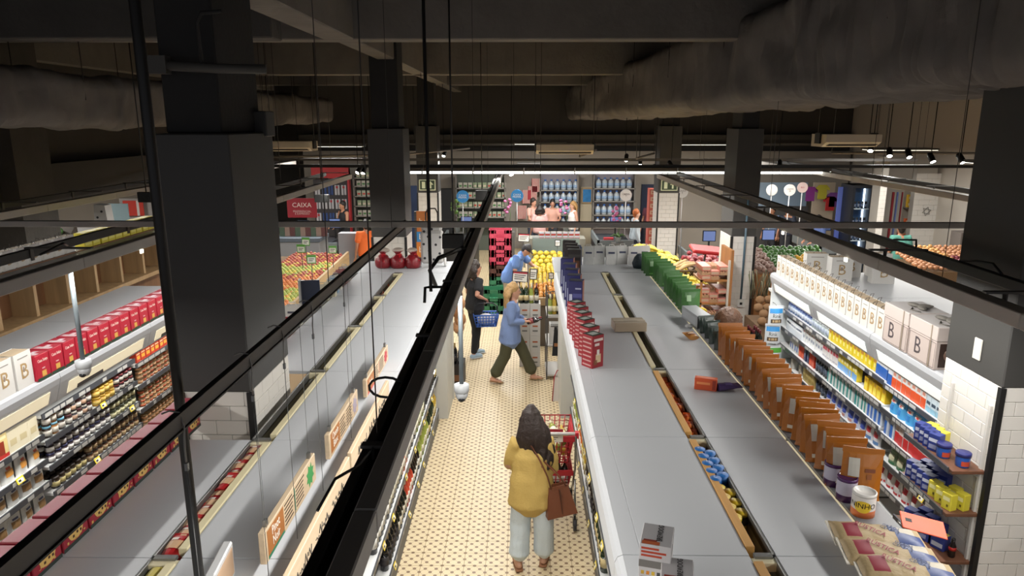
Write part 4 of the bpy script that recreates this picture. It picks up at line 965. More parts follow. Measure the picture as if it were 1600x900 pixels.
# ---------------- dairy wall on the right
for i in range(18):
    letter_bag(3.36, 6.36 + i * 0.156, H, -PI / 2, ('nearest small letter B bag, touching the big lettered gift boxes' if i == 0 else '%s small letter B bag on the dairy wall, counted from the gift boxes' % ORD[i]), 'small letter bags on the dairy shelves', 0.14, 0.13, 0.255)
for i, (y, x) in enumerate(((9.0, 3.75), (8.75, 3.95), (8.95, 4.15), (8.6, 4.4), (9.0, 4.55))):
    letter_bag(x, y, H, 0.1 * (i % 3) - 0.1, ['letter bag beside the row end on the dairy shelf top', 'letter bag second from the row end, facing the front', 'letter bag in the middle of the back group', 'letter bag second from the right of the back group', 'rightmost letter bag of the back group'][i], 'letter bags at the back of the dairy shelf top', 0.26, 0.15, 0.3)
def gift_box(y, label, window):
    e = ob('lettered_gift_box', None, None, (3.43, y, H), (0, 0, -PI / 2), label=label, cat='gift box')
    w, d, h = 0.40, 0.32, 0.235; PK = mat('#b9aba4', 0.55)
    b = ob('body', MB().box(-w / 2, w / 2, -d / 2, d / 2, 0, h * 0.98, PK, c=0.003), e)
    ob('lid', MB().box(-w / 2 - 0.006, w / 2 + 0.006, -d / 2 - 0.006, d / 2 + 0.006, h, h + 0.115, mat('#bfb3ad', 0.55), c=0.004, faces={'z+': mat('#aaa5a3', 0.5)}), e)
    lettering('B', 0.2, mat('#4c4447', 0.5), b, (-0.06, -d / 2 - 0.001, h * 0.5), squeeze=0.95)
    f = MB(); q = mat('#5c5050', 0.6); yy = -d / 2 - 0.0012
    for (a0, a1, c0, c1) in ((-0.19, 0.19, 0.012, 0.015), (-0.19, 0.19, 0.215, 0.218), (-0.19, -0.187, 0.012, 0.218), (0.1, 0.103, 0.012, 0.218), (0.187, 0.19, 0.012, 0.218)): f.box(a0, a1, yy, yy + 0.001, c0, c1, q)
    ob('border_print', f, b)
    r = MB().box(0.118, 0.132, -d / 2 - 0.008, -d / 2 - 0.0065, 0.0, h + 0.115, mat('#8f8272', 0.5)); ob('ribbon', r, e)
    bow = MB()
    for (dx, dy, a) in ((-0.05, 0, 0.3), (0.05, 0.01, -0.3), (0.0, 0.06, 1.4)):
        bow.M = Matrix.Translation((0.02 + dx, dy, h + 0.13)) @ Matrix.Rotation(a, 4, 'Z'); bow.ell((0, 0, 0), (0.075, 0.035, 0.018), mat('#6a665f', 0.7, bump=0.3), 10, 6)
    bow.M = Matrix(); bow.tube([(0.03, -0.05, h + 0.118), (0.1, -0.1, h + 0.118), (0.18, -0.06, h + 0.119)], 0.007, mat('#5c5852', 0.7), 6)
    ob('bow', bow, e)
    if window:
        wd = ob('window', MB().box(w / 2, w / 2 + 0.001, -d / 2 + 0.03, d / 2 - 0.03, 0.02, h - 0.02, mat('#3a2a24', 0.15)), b)
        n_ = MB(); n_.ell((w / 2 + 0.002, -0.03, 0.12), (0.002, 0.07, 0.06), mat('#6a5044', 0.3), 10, 6).ell((w / 2 + 0.003, 0.05, 0.08), (0.002, 0.05, 0.05), mat('#7c6254', 0.3), 10, 6); ob('contents', n_, wd)
gift_box(5.62, 'nearer large pink-grey gift box lettered B, with a dark side window', True)
gift_box(6.05, 'farther large pink-grey gift box lettered B', False)
ob('pen', MB().tube([(3.95, 6.9, H + 0.012), (4.0, 6.9, H + 0.012), (4.08, 6.92, H + 0.012)], [0.012, 0.014, 0.01], mat('#2c3560', 0.4), 8), label='small blue marker lying on the dairy shelf top', cat='pen')
X3 = 3.45
def Yr(x, z):   # along a shelf edge
    k = [(y, ) for y in (0,)]
    lo, hi = 4.0, 10.0
    d = None
    # solve on the plane x = X3 for the picture column x at height z
    for _ in range(40):
        mid = (lo + hi) / 2
        v = Vector((X3, mid, z - CAM_H)); zc = v.dot(Vector((-_sy * _ct, _cy * _ct, -_st))); px = 800 + F_PX * v.dot(Vector((_cy, _sy, 0))) / zc
        if px > x: lo = mid
        else: hi = mid
    return (lo + hi) / 2
K = {}
def carton(body, stripes, w=0.075, d=0.075, h=0.19, top=None): return pack(w, d, h, body, stripes, 0.002, 0.35, top)
K['yellow'] = carton('#d8c01c', [('f', 0.15, 0.85, 0.45, 0.75, '#b8843a'), ('f', 0.3, 0.7, 0.2, 0.4, '#e8dc8c'), ('f', 0.1, 0.9, 0.8, 0.9, '#c9342c')], 0.085, 0.07, 0.2)
K['glass'] = jar('#b9c4c4', '#c9ced0', '#aab4c4', 0.12, 0.035); K['bluejar'] = jar('#6a7fa8', '#33478a', '#c9d0dc', 0.12, 0.035)
K['bluewhite'] = carton('#cfd3d8', [('f', 0, 1, 0, 0.55, '#2c5fae'), ('l', 0, 1, 0, 0.55, '#2c5fae'), ('r', 0, 1, 0, 0.55, '#2c5fae')])
K['orange'] = carton('#d3d3d0', [('f', 0, 1, 0, 0.5, '#d9552a'), ('l', 0, 1, 0, 0.5, '#d9552a'), ('f', 0.2, 0.8, 0.6, 0.8, '#c98a72')])
K['red'] = carton('#d3cfcd', [('f', 0, 1, 0, 0.55, '#c42a2c'), ('l', 0, 1, 0, 0.55, '#c42a2c'), ('f', 0.2, 0.8, 0.62, 0.85, '#b8a49c')])
K['ice'] = carton('#c4d2d8', [('f', 0, 1, 0.0, 0.25, '#8ab8cc'), ('f', 0.1, 0.9, 0.35, 0.5, '#3a4a5a'), ('f', 0.0, 1.0, 0.85, 1.0, '#86b4c8'), ('l', 0, 1, 0.0, 0.25, '#8ab8cc')])
K['teal'] = carton('#cdd2d0', [('f', 0, 0.45, 0, 0.8, '#1f8a86'), ('l', 0, 1, 0, 0.5, '#1f8a86'), ('f', 0.5, 0.95, 0.55, 0.7, '#9aa5a4')])
K['blue2'] = carton('#bfc8d4', [('f', 0, 0.6, 0, 0.7, '#2a62b4'), ('l', 0, 1, 0, 0.6, '#2a62b4')])
K['whitered'] = carton('#cfcbc9', [('f', 0.1, 0.9, 0.55, 0.8, '#b8505a'), ('f', 0.1, 0.9, 0.1, 0.2, '#9a9aa4')], 0.065, 0.065, 0.18)
K['white'] = carton('#d2d3d3', [('f', 0.2, 0.8, 0.3, 0.5, '#8c94a4'), ('f', 0.2, 0.8, 0.7, 0.78, '#b06a6a')], 0.065, 0.065, 0.18)
K['pack6'] = carton('#c9ced4', [('f', 0.05, 0.95, 0.45, 0.9, '#dfe1e3'), ('f', 0.1, 0.9, 0.6, 0.75, '#6a7288')], 0.2, 0.1, 0.16)
K['yelbottle'] = carton('#d8c23a', [('f', 0, 1, 0, 0.4, '#6f9ccc'), ('f', 0.2, 0.8, 0.5, 0.7, '#e6dca2')], 0.06, 0.06, 0.19)
K['yelcan'] = carton('#cfa920', [('f', 0.1, 0.9, 0.1, 0.6, '#e0cc4a'), ('f', 0.2, 0.8, 0.7, 0.9, '#a9802a')], 0.075, 0.07, 0.14)
K['bluepk'] = pouch(0.14, 0.17, 0.08, '#4d9cd0', [(0.2, 0.8, 0.6, 0.8, '#d8dcdf'), (0.35, 0.65, 0.63, 0.74, '#c4423c'), (0.3, 0.7, 0.2, 0.5, '#2f78b8')])
K['redbox'] = carton('#c4391f', [('f', 0.1, 0.9, 0.1, 0.4, '#d96a4a')], 0.075, 0.05, 0.16); K['navy'] = carton('#262c50', [('f', 0.2, 0.8, 0.3, 0.6, '#6a7090')], 0.07, 0.05, 0.17); K['whblue'] = carton('#cfcfcd', [('f', 0.3, 0.7, 0.15, 0.6, '#2650a8')], 0.08, 0.05, 0.17)
K['darkbot'] = jar('#1c2230', '#16181c', '#5a6478', 0.17, 0.03, 10, 0.2)
K['beige'] = carton('#b9a468', [('f', 0.1, 0.9, 0.2, 0.5, '#9c8648')], 0.08, 0.08, 0.16); K['clear'] = carton('#c2bfb8', [('f', 0.1, 0.9, 0.1, 0.5, '#a59c90')], 0.07, 0.06, 0.13)
K['bag'] = pouch(0.14, 0.17, 0.07, '#cfcfd2', [(0.2, 0.8, 0.45, 0.75, '#b83a44'), (0.1, 0.9, 0.05, 0.25, '#5a7fb0')]); K['bagblue'] = pouch(0.14, 0.17, 0.07, '#c4c8d6', [(0.15, 0.85, 0.3, 0.75, '#3a4c9a'), (0.2, 0.8, 0.08, 0.22, '#c28a80')]); K['bagred'] = pouch(0.13, 0.17, 0.07, '#d3d0ce', [(0.25, 0.75, 0.5, 0.8, '#b3303c'), (0.05, 0.95, 0.03, 0.16, '#c4343c')]); K['bagteal'] = pouch(0.14, 0.17, 0.07, '#cfd3d0', [(0.25, 0.75, 0.5, 0.8, '#b3303c'), (0.05, 0.95, 0.03, 0.16, '#2a8a84')])
K['greenpk'] = pouch(0.14, 0.14, 0.07, '#6a7f62', [(0.15, 0.85, 0.3, 0.7, '#c4c0a4'), (0.1, 0.9, 0.05, 0.2, '#2f6a46')])
KN = {'yellow': 'yellow cereal pack', 'glass': 'clear glass jar', 'bluejar': 'small blue jar', 'bluewhite': 'blue and white milk carton', 'orange': 'orange and white milk carton', 'red': 'red and white milk carton', 'ice': 'pale blue milk carton', 'teal': 'teal and white milk carton', 'blue2': 'royal blue milk carton', 'whitered': 'slim white carton with red print', 'white': 'slim white carton', 'pack6': 'wide wrapped white multipack', 'yelbottle': 'yellow and blue bottle', 'yelcan': 'yellow flour can', 'bluepk': 'sky blue pouch', 'redbox': 'bright red little box', 'navy': 'navy little box', 'whblue': 'white box with blue mark', 'darkbot': 'dark bottle with black cap', 'beige': 'beige carton', 'clear': 'clear plastic tub', 'bag': 'white milk-powder bag', 'bagblue': 'white and blue milk-powder bag', 'bagred': 'white bag with a red base', 'bagteal': 'white bag with a teal base', 'greenpk': 'green and beige pouch'}
ROWN = {0: 'top', 1: 'second', 2: 'third', 3: 'fourth', 4: 'fifth'}
def drow(r, items):
    for (kind, xa, xb, keep) in items:
        zz = (1.60, 1.36, 1.13, 0.90, 0.66)[r]
        ya, yb = Yr(xb, zz), Yr(xa, zz)
        ya = max(ya, 5.13); yb = min(yb, 9.18)
        # split at the section joint because the near section hangs lower
        for (c, d, z) in ((max(ya, 6.46), yb, zz), (ya, min(yb, 6.44), R2M[0][2][1:][r])):
            if d - c < 0.06: continue
            wd = {'pack6': 0.205, 'bluepk': 0.15, 'bag': 0.145, 'bagblue': 0.145, 'bagred': 0.135, 'bagteal': 0.145, 'greenpk': 0.145, 'yellow': 0.088, 'beige': 0.085, 'whblue': 0.085, 'whitered': 0.07, 'white': 0.07, 'yelbottle': 0.068, 'darkbot': 0.068}.get(kind, 0.08)
            rowy(kind if False else 'dairy_' + {'bluepk': 'pouch', 'bag': 'bag', 'bagblue': 'bag', 'bagred': 'bag', 'bagteal': 'bag', 'greenpk': 'pouch', 'glass': 'jar', 'bluejar': 'jar', 'darkbot': 'bottle', 'yelbottle': 'bottle', 'yelcan': 'can', 'clear': 'tub'}.get(kind, 'carton'),
                 K[kind], '%s on the %s dairy shelf' % (KN[kind], ROWN[r]), {'glass': 'jar', 'bluejar': 'jar', 'darkbot': 'bottle', 'yelbottle': 'bottle', 'yelcan': 'can', 'clear': 'tub'}.get(kind, 'carton'), X3 + 0.065, c, d, z + 0.002, wd, RZ, 1, 0, 1, 0, 0.005, keep=keep)
drow(0, [('bluejar', 1226, 1262, 1), ('glass', 1262, 1290, 1), ('yellow', 1290, 1363, 1), ('bluewhite', 1363, 1388, 1), ('orange', 1388, 1440, 1), ('ice', 1440, 1480, 1)])
drow(1, [('pack6', 1226, 1250, 1), ('white', 1250, 1280, 1), ('whitered', 1280, 1303, 1), ('yelbottle', 1303, 1333, 1), ('yelcan', 1345, 1383, 1), ('bluepk', 1383, 1445, 0.9)])
drow(2, [('whblue', 1228, 1242, 1), ('redbox', 1242, 1250, 1), ('navy', 1250, 1258, 1), ('redbox', 1258, 1266, 1), ('darkbot', 1268, 1286, 1), ('teal', 1288, 1328, 1), ('teal', 1330, 1350, 1), ('blue2', 1350, 1372, 1), ('blue2', 1376, 1392, 1), ('red', 1392, 1460, 1)])
drow(3, [('clear', 1230, 1246, 0.6), ('beige', 1250, 1268, 1), ('darkbot', 1268, 1284, 1), ('bagblue', 1284, 1345, 0.95), ('bag', 1345, 1366, 0.8), ('greenpk', 1380, 1430, 1)])
drow(4, [('clear', 1232, 1262, 1), ('clear', 1262, 1285, 1), ('bagteal', 1285, 1315, 1), ('bag', 1315, 1360, 1), ('bagred', 1362, 1440, 1)])
rowy('dairy_carton', K['ice'], 'pale blue carton on the uppermost near dairy shelf', 'carton', X3 + 0.1, 5.15, 5.5, 1.832, 0.08, RZ) if False else None
for (e_, y, z) in ((R2[1], 6.7, 0.66), (R2[0], 5.6, 0.86), (R2[0], 5.3, 0.86)): tag_obj(e_, X3, y, z, -1)
# hanging snack bags on the end of the dairy shelves, seen beside the wine crate
def snack_bag(x, y, z, hexc, word, label):
    e = ob('snack_bag', None, None, (x, y, z), (0, 0, R(-.15, .15)), label=label, cat='snack bag')
    ob('bag', pouch(0.2, 0.26, 0.07, '#c9cdd0', [(0.08, 0.92, 0.62, 0.86, hexc), (0.15, 0.85, 0.12, 0.32, '#4a3a2a'), (0.25, 0.75, 0.16, 0.28, '#b59a72')]), e)
    lettering(word, 0.075, mat('#2a2622', 0.5), e, (0, -0.04, 0.125), squeeze=0.8)
    ob('hook', MB().tube([(0, 0.0, 0.255), (0, 0.01, 0.27), (0, 0.05, 0.275), (0, 0.12, 0.275)], 0.004, STEEL, 6), e)
for i, (px, py, hx) in enumerate(((1216, 492, '#2f86c4'), (1211, 520, '#2f86c4'), (1214, 553, '#55a03c'), (1212, 585, '#55a03c'))):
    p = pY(px, py, 9.1); snack_bag(p.x - 0.04, 9.08, p.z - 0.13, hx, 'Rink', ['topmost hanging snack bag with a blue band', 'second hanging snack bag with a blue band', 'upper hanging snack bag with a green band', 'lower hanging snack bag with a green band'][i])

# ---------------- little wooden shelves on the tiled column
WB = wood_mat('#6b4530', 0.75, 1, 5)
sw = ob('column_shelves', None, None, label='three small brown wooden shelves on the tiled column at the right', cat='shelf')
SZ = (1.69, 1.37, 1.0, 0.66)
for z in SZ:
    b = ob('board', MB().box(2.93, 3.15, 4.48, 5.09, z - 0.025, z, WB, c=0.003), sw)
    rr = MB(); rail(rr, 2.93, 4.52, 5.09, z + 0.004, -1, 0.6, 0.035); ob('price_rail', rr, b)
for y in (4.52, 4.95): ob('slotted_upright', MB().box(3.135, 3.152, y - 0.012, y + 0.012, 0.6, 2.15, mat('#c4c1bb', 0.4)), sw)
def rc(w, d, h, body, pan, **k): return pack(w, d, h, body, pan, 0.003, 0.4, **k)
NB = rc(0.085, 0.07, 0.13, '#26357c', [('l', 0.1, 0.9, 0.2, 0.45, '#b9bcc8'), ('f', 0.1, 0.9, 0.55, 0.75, '#c4c8d8'), ('f', 0.15, 0.8, 0.15, 0.4, '#8a8fb0')])
YX = rc(0.075, 0.06, 0.12, '#cfc23c', [('f', 0.15, 0.85, 0.55, 0.8, '#e6e0a0'), ('f', 0.55, 0.75, 0.2, 0.35, '#6a5f1c'), ('l', 0.2, 0.8, 0.2, 0.7, '#e0d678')])
CRT = rc(0.06, 0.06, 0.16, '#b3a483', [('f', 0.1, 0.9, 0.3, 0.6, '#5c4a38'), ('f', 0.1, 0.9, 0.7, 0.9, '#c9bd9c')], top='#c2b88e')
def put(name, me, label, cat, x, y, z, rz=-PI / 2 + 0.5, group=None): return ob(name, me, None, (x, y, z), (0, 0, rz), label=label, cat=cat, group=group)
def tub(x, y, z, label):
    e = ob('blue_tub', None, None, (x, y, z), label=label, cat='tub')
    ob('body', MB().lathe([(0.04, 0), (0.043, 0.008), (0.046, 0.075), (0.046, 0.08)], mat('#2a58ac', 0.35), 20), e)
    ob('lid', MB().lathe([(0.05, 0.078), (0.05, 0.1), (0.046, 0.104), (0, 0.104)], mat('#262a68', 0.35), 20), e)
    s_ = MB(); s_.lathe([(0.0455, 0.02), (0.0475, 0.055)], mat('#b5452c', 0.5), 20); 
    q = MB()
    for k in range(6):
        a = -PI / 2 - 0.7 + k * 0.2; q.quad([(0.0475 * math.cos(t), 0.0475 * math.sin(t), zz) for t, zz in ((a, 0.015), (a + 0.2, 0.015), (a + 0.2, 0.05), (a, 0.05))], mat('#b5452c', 0.5))
    ob('label_print', q, e)
tub(3.04, 4.56, SZ[0], 'blue tub nearest the corner on the upper wooden shelf'); tub(2.99, 4.70, SZ[0], 'blue tub beside the navy boxes on the upper wooden shelf')
for i in range(4): put('navy_box', NB, 'navy packet on the upper wooden shelf behind the blue tubs', 'box', 2.99, 4.80 + i * 0.06, SZ[0], group='navy packets on the upper wooden shelf')
for i in range(3): put('yellow_box', YX, 'yellow packet at the far end of the upper wooden shelf', 'box', 3.07, 4.86 + i * 0.07, SZ[0], group='yellow packets on the upper wooden shelf')
for i in range(5): put('yellow_box', YX, 'yellow carton on the middle wooden shelf', 'box', 2.985 + 0.09 * (i % 2), 4.55 + (i // 2) * 0.085, SZ[1], -PI / 2 + 0.35, 'yellow cartons on the middle wooden shelf')
for i in range(8): put('navy_box', NB, 'navy packet stacked on the middle wooden shelf', 'box', 2.985 + 0.1 * (i % 2), 4.80 + (i // 2) * 0.072, SZ[1], group='navy packets on the middle wooden shelf')
for i in range(0): put('cream_carton', CRT, 'cream drink carton at the far end of the middle wooden shelf', 'carton', 3.0, 4.80 + i * 0.062, SZ[1], -PI / 2 + 0.1, 'cream cartons on the middle wooden shelf')
for i in range(6): put('navy_box', NB, 'navy packet on the lower wooden shelf', 'box', 2.985 + 0.1 * (i % 2), 4.76 + (i // 2) * 0.1, SZ[2], group='navy packets on the lower wooden shelf')
put('yellow_topped_packet', rc(0.1, 0.08, 0.11, '#26357c', [('f', 0.1, 0.9, 0.2, 0.5, '#b9bcc8')], top='#c9bd5c'), 'navy packet with a yellow top on the lower wooden shelf', 'packet', 3.03, 4.65, SZ[2])
e = ob('cola_bottle', None, None, (3.05, 4.54, SZ[2]), label='small dark cola bottle at the end of the lower wooden shelf', cat='bottle')
ob('glass', MB().lathe([(0.02, 0), (0.024, 0.01), (0.022, 0.05), (0.024, 0.085), (0.012, 0.115), (0.012, 0.13)], mat('#1a1210', 0.15), 12), e); ob('label_band', MB().lathe([(0.0246, 0.055), (0.0246, 0.08)], mat('#a8221c', 0.5), 12), e); ob('cap', MB().lathe([(0.013, 0.128), (0.013, 0.142), (0, 0.142)], mat('#1c1a1a', 0.4), 12), e)
for i in range(12): put('navy_box', NB, 'navy packet on the bottom wooden shelf behind the grain sacks', 'box', 2.985 + 0.1 * (i % 2), 4.54 + (i // 2) * 0.095, SZ[3], group='navy packets on the bottom wooden shelf')

# ================================================================ people
def loft(mb, pts, rad, m, n=14, side=Vector((1, 0, 0))):
    """tapered limb or trunk: rad is r or (r_side, r_front) at every point; rounded ends"""
    P = [Vector(p) for p in pts]; L = len(P); o = len(mb.v); k_ = mb._m(m)
    rr = [(r, r) if not isinstance(r, tuple) else r for r in rad]
    d0 = (P[1] - P[0]).normalized(); d1 = (P[-1] - P[-2]).normalized()
    ext = [(P[0] - d0 * min(rr[0]) * 0.7, 0.45, 0)] + [(P[i], 1.0, i) for i in range(L)] + [(P[-1] + d1 * min(rr[-1]) * 0.7, 0.45, L - 1)]
    for (p, k, i) in ext:
        d = (P[min(i + 1, L - 1)] - P[max(i - 1, 0)]).normalized()
        u = side - d * side.dot(d); u = u.normalized() if u.length > 0.05 else d.orthogonal().normalized()
        w = d.cross(u)
        for q in range(n):
            a = 2 * PI * q / n
            mb.v.append(tuple(p + u * math.cos(a) * rr[i][0] * k + w * math.sin(a) * rr[i][1] * k))
    E_ = len(ext)
    for j in range(E_ - 1):
        for q in range(n):
            q2 = (q + 1) % n; mb.f.append([o + j * n + q, o + j * n + q2, o + (j + 1) * n + q2, o + (j + 1) * n + q]); mb.mi.append(k_); mb.sm.append(True)
    mb.f.append([o + q for q in reversed(range(n))]); mb.mi.append(k_); mb.sm.append(True)
    mb.f.append([o + (E_ - 1) * n + q for q in range(n)]); mb.mi.append(k_); mb.sm.append(True)
def skin_over(mb, m, voxel, smooth=6, wrinkle=0.0):
    """fuse overlapping lofts into one continuous surface"""
    me = mb.mesh('body'); t = bpy.data.objects.new('tmp', me); COL.objects.link(t)
    r = t.modifiers.new('r', 'REMESH'); r.mode = 'VOXEL'; r.voxel_size = voxel
    s_ = t.modifiers.new('s', 'SMOOTH'); s_.factor = 0.5; s_.iterations = smooth
    dg = bpy.context.evaluated_depsgraph_get(); dg.update()
    out = bpy.data.meshes.new_from_object(t.evaluated_get(dg))
    bpy.data.objects.remove(t)
    out.materials.clear(); out.materials.append(m)
    if wrinkle:
        out.update()
        ns = [v.normal.copy() for v in out.vertices]
        for v, nn in zip(out.vertices, ns):
            c = v.co; v.co += nn * (noise.noise(Vector((c.x * 16, c.y * 16, c.z * 6))) * wrinkle + noise.noise(Vector((c.x * 7, c.y * 7, c.z * 14))) * wrinkle * 0.7)
    out.polygons.foreach_set('use_smooth', [True] * len(out.polygons)); out.update()
    return out
def hand(mb, w, e, m, curl=0.5, fwd=None):
    """palm, four fingers and a thumb continuing the forearm e->w"""
    w = Vector(w); d = (w - Vector(e)).normalized(); s_ = d.cross(Vector((0, 0, 1))); s_ = s_.normalized() if s_.length > 0.1 else Vector((1, 0, 0)); b = d.cross(s_)
    if fwd is not None: b = Vector(fwd).normalized(); b = (b - d * b.dot(d)).normalized(); s_ = d.cross(b)
    palm = w + d * 0.045
    loft(mb, [w - d * 0.01, palm, w + d * 0.085], [0.024, (0.036, 0.018), (0.036, 0.015)], m, 10, s_)
    for k, (o_, l) in enumerate(((-0.028, 0.062), (-0.0095, 0.074), (0.0095, 0.07), (0.028, 0.054))):
        a = w + d * 0.085 + s_ * o_; c = a + (d * (1 - 0.35 * curl) + b * 0.7 * curl).normalized() * l * 0.55; f = c + (d * (1 - 0.9 * curl) + b * 1.1 * curl).normalized() * l * 0.5
        loft(mb, [a, c, f], [0.0095, 0.009, 0.0075], m, 8, s_)
    a = w + d * 0.03 - s_ * 0.03; c = a - s_ * 0.03 + d * 0.025 + b * 0.02 * curl; loft(mb, [w + d * 0.02 - s_ * 0.01, a, c, c + d * 0.03 + b * 0.012], [0.014, 0.012, 0.011, 0.008], m, 8, b)
def person(label, loc, rz, J, skin, top, bottom, shoe, hair, hs=0.0, sleeve='long', hair_style='short', fine=False, hem=0.0, legs='long', wide=1.0, body=1.0, neckline=0, longhair=None, shoe_kind='shoe', look=(0, 1, 0), shirt_len=0.0):
    """J: joints in metres, the figure faces +y"""
    e = ob('person', None, None, loc, (0, 0, rz), label=label, cat='person')
    V = {k: Vector(v) for k, v in J.items() if isinstance(v, tuple)}; vx = 0.0102 if fine else 0.019
    sk = mat(skin, 0.55, var=0.06); B = body
    b = MB(); pel, che, nek, hd = V['pelvis'], V['chest'], V['neck'], V['head']
    look = Vector(look).normalized(); sd = look.cross(Vector((0, 0, 1))).normalized(); upv = sd.cross(look)
    loft(b, [pel, pel.lerp(che, 0.4), che, nek.lerp(che, 0.25)], [(0.155 * B, 0.11 * B), (0.13 * B, 0.095 * B), (0.155 * B, 0.105 * B), (0.09, 0.075)], sk)
    loft(b, [nek - Vector((0, 0, 0.05)), hd - upv * 0.05], [0.055, 0.05], sk)
    loft(b, [hd - upv * 0.1 + look * 0.03, hd - upv * 0.055 + look * 0.012, hd, hd + upv * 0.06 - look * 0.005, hd + upv * 0.095 - look * 0.01], [(0.042, 0.05), (0.062, 0.078), (0.073, 0.092), (0.068, 0.085), (0.042, 0.055)], sk, 16, sd)
    loft(b, [hd + look * 0.085 + upv * 0.02, hd + look * 0.103 - upv * 0.018, hd + look * 0.085 - upv * 0.028], [0.012, 0.015, 0.014], sk, 8, sd)
    for s_ in (-1, 1): loft(b, [hd + sd * 0.072 * s_ + upv * 0.02, hd + sd * 0.08 * s_ - upv * 0.03], [(0.008, 0.018), (0.007, 0.013)], sk, 8)
    for s_ in 'LR':
        sh, el, wr = V['shoulder' + s_], V['elbow' + s_], V['wrist' + s_]
        loft(b, [nek - Vector((0, 0, 0.06)), sh, sh.lerp(el, 0.5), el, el.lerp(wr, 0.35), wr], [0.06, 0.056 * B, 0.047 * B, 0.038, 0.038, 0.025], sk)
        hand(b, wr, el, sk, J.get('curl' + s_, 0.5) if not isinstance(J.get('curl' + s_), tuple) else 0.5, None)
        hp, kn, an = V['hip' + s_], V['knee' + s_], V['ankle' + s_]
        loft(b, [hp, hp.lerp(kn, 0.5), kn, kn.lerp(an, 0.35), an], [0.088 * B, 0.075 * B, 0.054, 0.052, 0.034], sk)
        f = Vector(J.get('foot' + s_, (0, 1, 0))).normalized()
        loft(b, [an - f * 0.035 - Vector((0, 0, 0.03)), an + f * 0.05 - Vector((0, 0, 0.045)), an + f * 0.125 - Vector((0, 0, 0.058))], [(0.033, 0.033), (0.042, 0.03), (0.036, 0.018)], sk, 10, f.cross(Vector((0, 0, 1))))
        ft = MB(); fx = mat(shoe, 0.6)
        base = an - Vector((0, 0, 0.075))
        side = f.cross(Vector((0, 0, 1)))
        if shoe_kind == 'shoe':
            loft(ft, [base - f * 0.045 + Vector((0, 0, 0.035)), base + f * 0.04 + Vector((0, 0, 0.04)), base + f * 0.15 + Vector((0, 0, 0.026))], [(0.042, 0.042), (0.05, 0.044), (0.042, 0.026)], fx, 12, side)
            so = MB(); loft(so, [base - f * 0.05 + Vector((0, 0, 0.006)), base + f * 0.05 + Vector((0, 0, 0.006)), base + f * 0.16 + Vector((0, 0, 0.006))], [(0.045, 0.012), (0.052, 0.012), (0.045, 0.012)], mat('#c9cdd2', 0.6), 12, side)
            q = ob('shoe', skin_over(ft, fx, 0.012, 3), e); ob('sole', so, q)
        else:
            loft(ft, [base - f * 0.06 + Vector((0, 0, 0.006)), base + f * 0.05 + Vector((0, 0, 0.006)), base + f * 0.155 + Vector((0, 0, 0.006))], [(0.034, 0.009), (0.042, 0.009), (0.038, 0.009)], fx, 12, side)
            q = ob('sandal', ft, e)
            ob('strap', MB().tube([base + f * 0.07 + side * 0.042 + Vector((0, 0, .012)), base + f * 0.07 + Vector((0, 0, 0.052)), base + f * 0.07 - side * 0.042 + Vector((0, 0, .012))], 0.011, fx, 8), q)
    ob('body', skin_over(b, sk, vx, 5), e)
    # eyes and mouth
    fc = MB(); dk = mat('#2a1d18', 0.4)
    for s_ in (-1, 1): c = hd + look * 0.086 + sd * 0.031 * s_ + upv * 0.018; fc.ell(c, (0.012, 0.012, 0.006), dk, 8, 5)
    c = hd + look * 0.085 - upv * 0.055; fc.tube([c - sd * 0.02, c + look * 0.004, c + sd * 0.02], 0.005, mat('#8a4a42', 0.5), 6); ob('facial_features', fc, e)
    # shirt
    t = MB(); tm = mat(top, 0.8, bump=0.25, bscale=60, var=0.07)
    hemz = pel - Vector((0, 0, 0.06 + shirt_len))
    loft(t, [hemz, pel.lerp(che, 0.15), pel.lerp(che, 0.55), che, che.lerp(nek, 0.55)], [(0.2 * B * (1 + shirt_len), 0.152 * B * (1 + shirt_len)), (0.198 * B, 0.15 * B), (0.178 * B, 0.13 * B), (0.182 * B, 0.13 * B), (0.12, 0.09)], tm, 18)
    for s_ in 'LR':
        sh, el, wr = V['shoulder' + s_], V['elbow' + s_], V['wrist' + s_]
        if sleeve == 'none': loft(t, [nek - Vector((0, 0, 0.07)), sh.lerp(nek, 0.25)], [0.06, 0.055], tm); continue
        loft(t, [nek - Vector((0, 0, 0.065)), sh, sh.lerp(el, 0.5), sh.lerp(el, 0.62)] + ([el, el.lerp(wr, 0.5), el.lerp(wr, 0.88)] if sleeve == 'long' else []), [0.065, 0.074 * B, 0.066 * B, 0.066 * B] + ([0.058 * B, 0.054, 0.05] if sleeve == 'long' else []), tm)
    if 'collar' in J: loft(t, [nek - Vector((0, 0.02, 0.03)), nek + Vector((0, -0.005, 0.01))], [(0.085, 0.075), (0.075, 0.068)], tm)
    ob('shirt', skin_over(t, tm, vx, 4, 0.007 if fine else 0.004), e)
    # trousers
    q = MB(); bm_ = mat(bottom, 0.85, bump=0.25, bscale=70, var=0.08)
    loft(q, [pel - Vector((0, 0, 0.08)), pel + Vector((0, 0, 0.08))], [(0.17 * B, 0.125 * B), (0.15 * B, 0.11 * B)], bm_, 18)
    for s_ in 'LR':
        hp, kn, an = V['hip' + s_], V['knee' + s_], V['ankle' + s_]
        if legs == 'short': loft(q, [hp + Vector((0, 0, 0.03)), hp.lerp(kn, 0.5), hp.lerp(kn, 0.9)], [0.105 * B, 0.098 * B, 0.095 * B], bm_)
        else:
            end = kn.lerp(an, 0.93 if legs == 'long' else 0.8)
            loft(q, [hp + Vector((0, 0, 0.03)), hp.lerp(kn, 0.5), kn, kn.lerp(end, 0.5), end], [0.107 * B, 0.092 * B * (wide * 0.4 + 0.6), 0.072 * wide, 0.07 * wide, 0.066 * wide * (1.12 if wide > 1.2 else 0.8)], bm_)
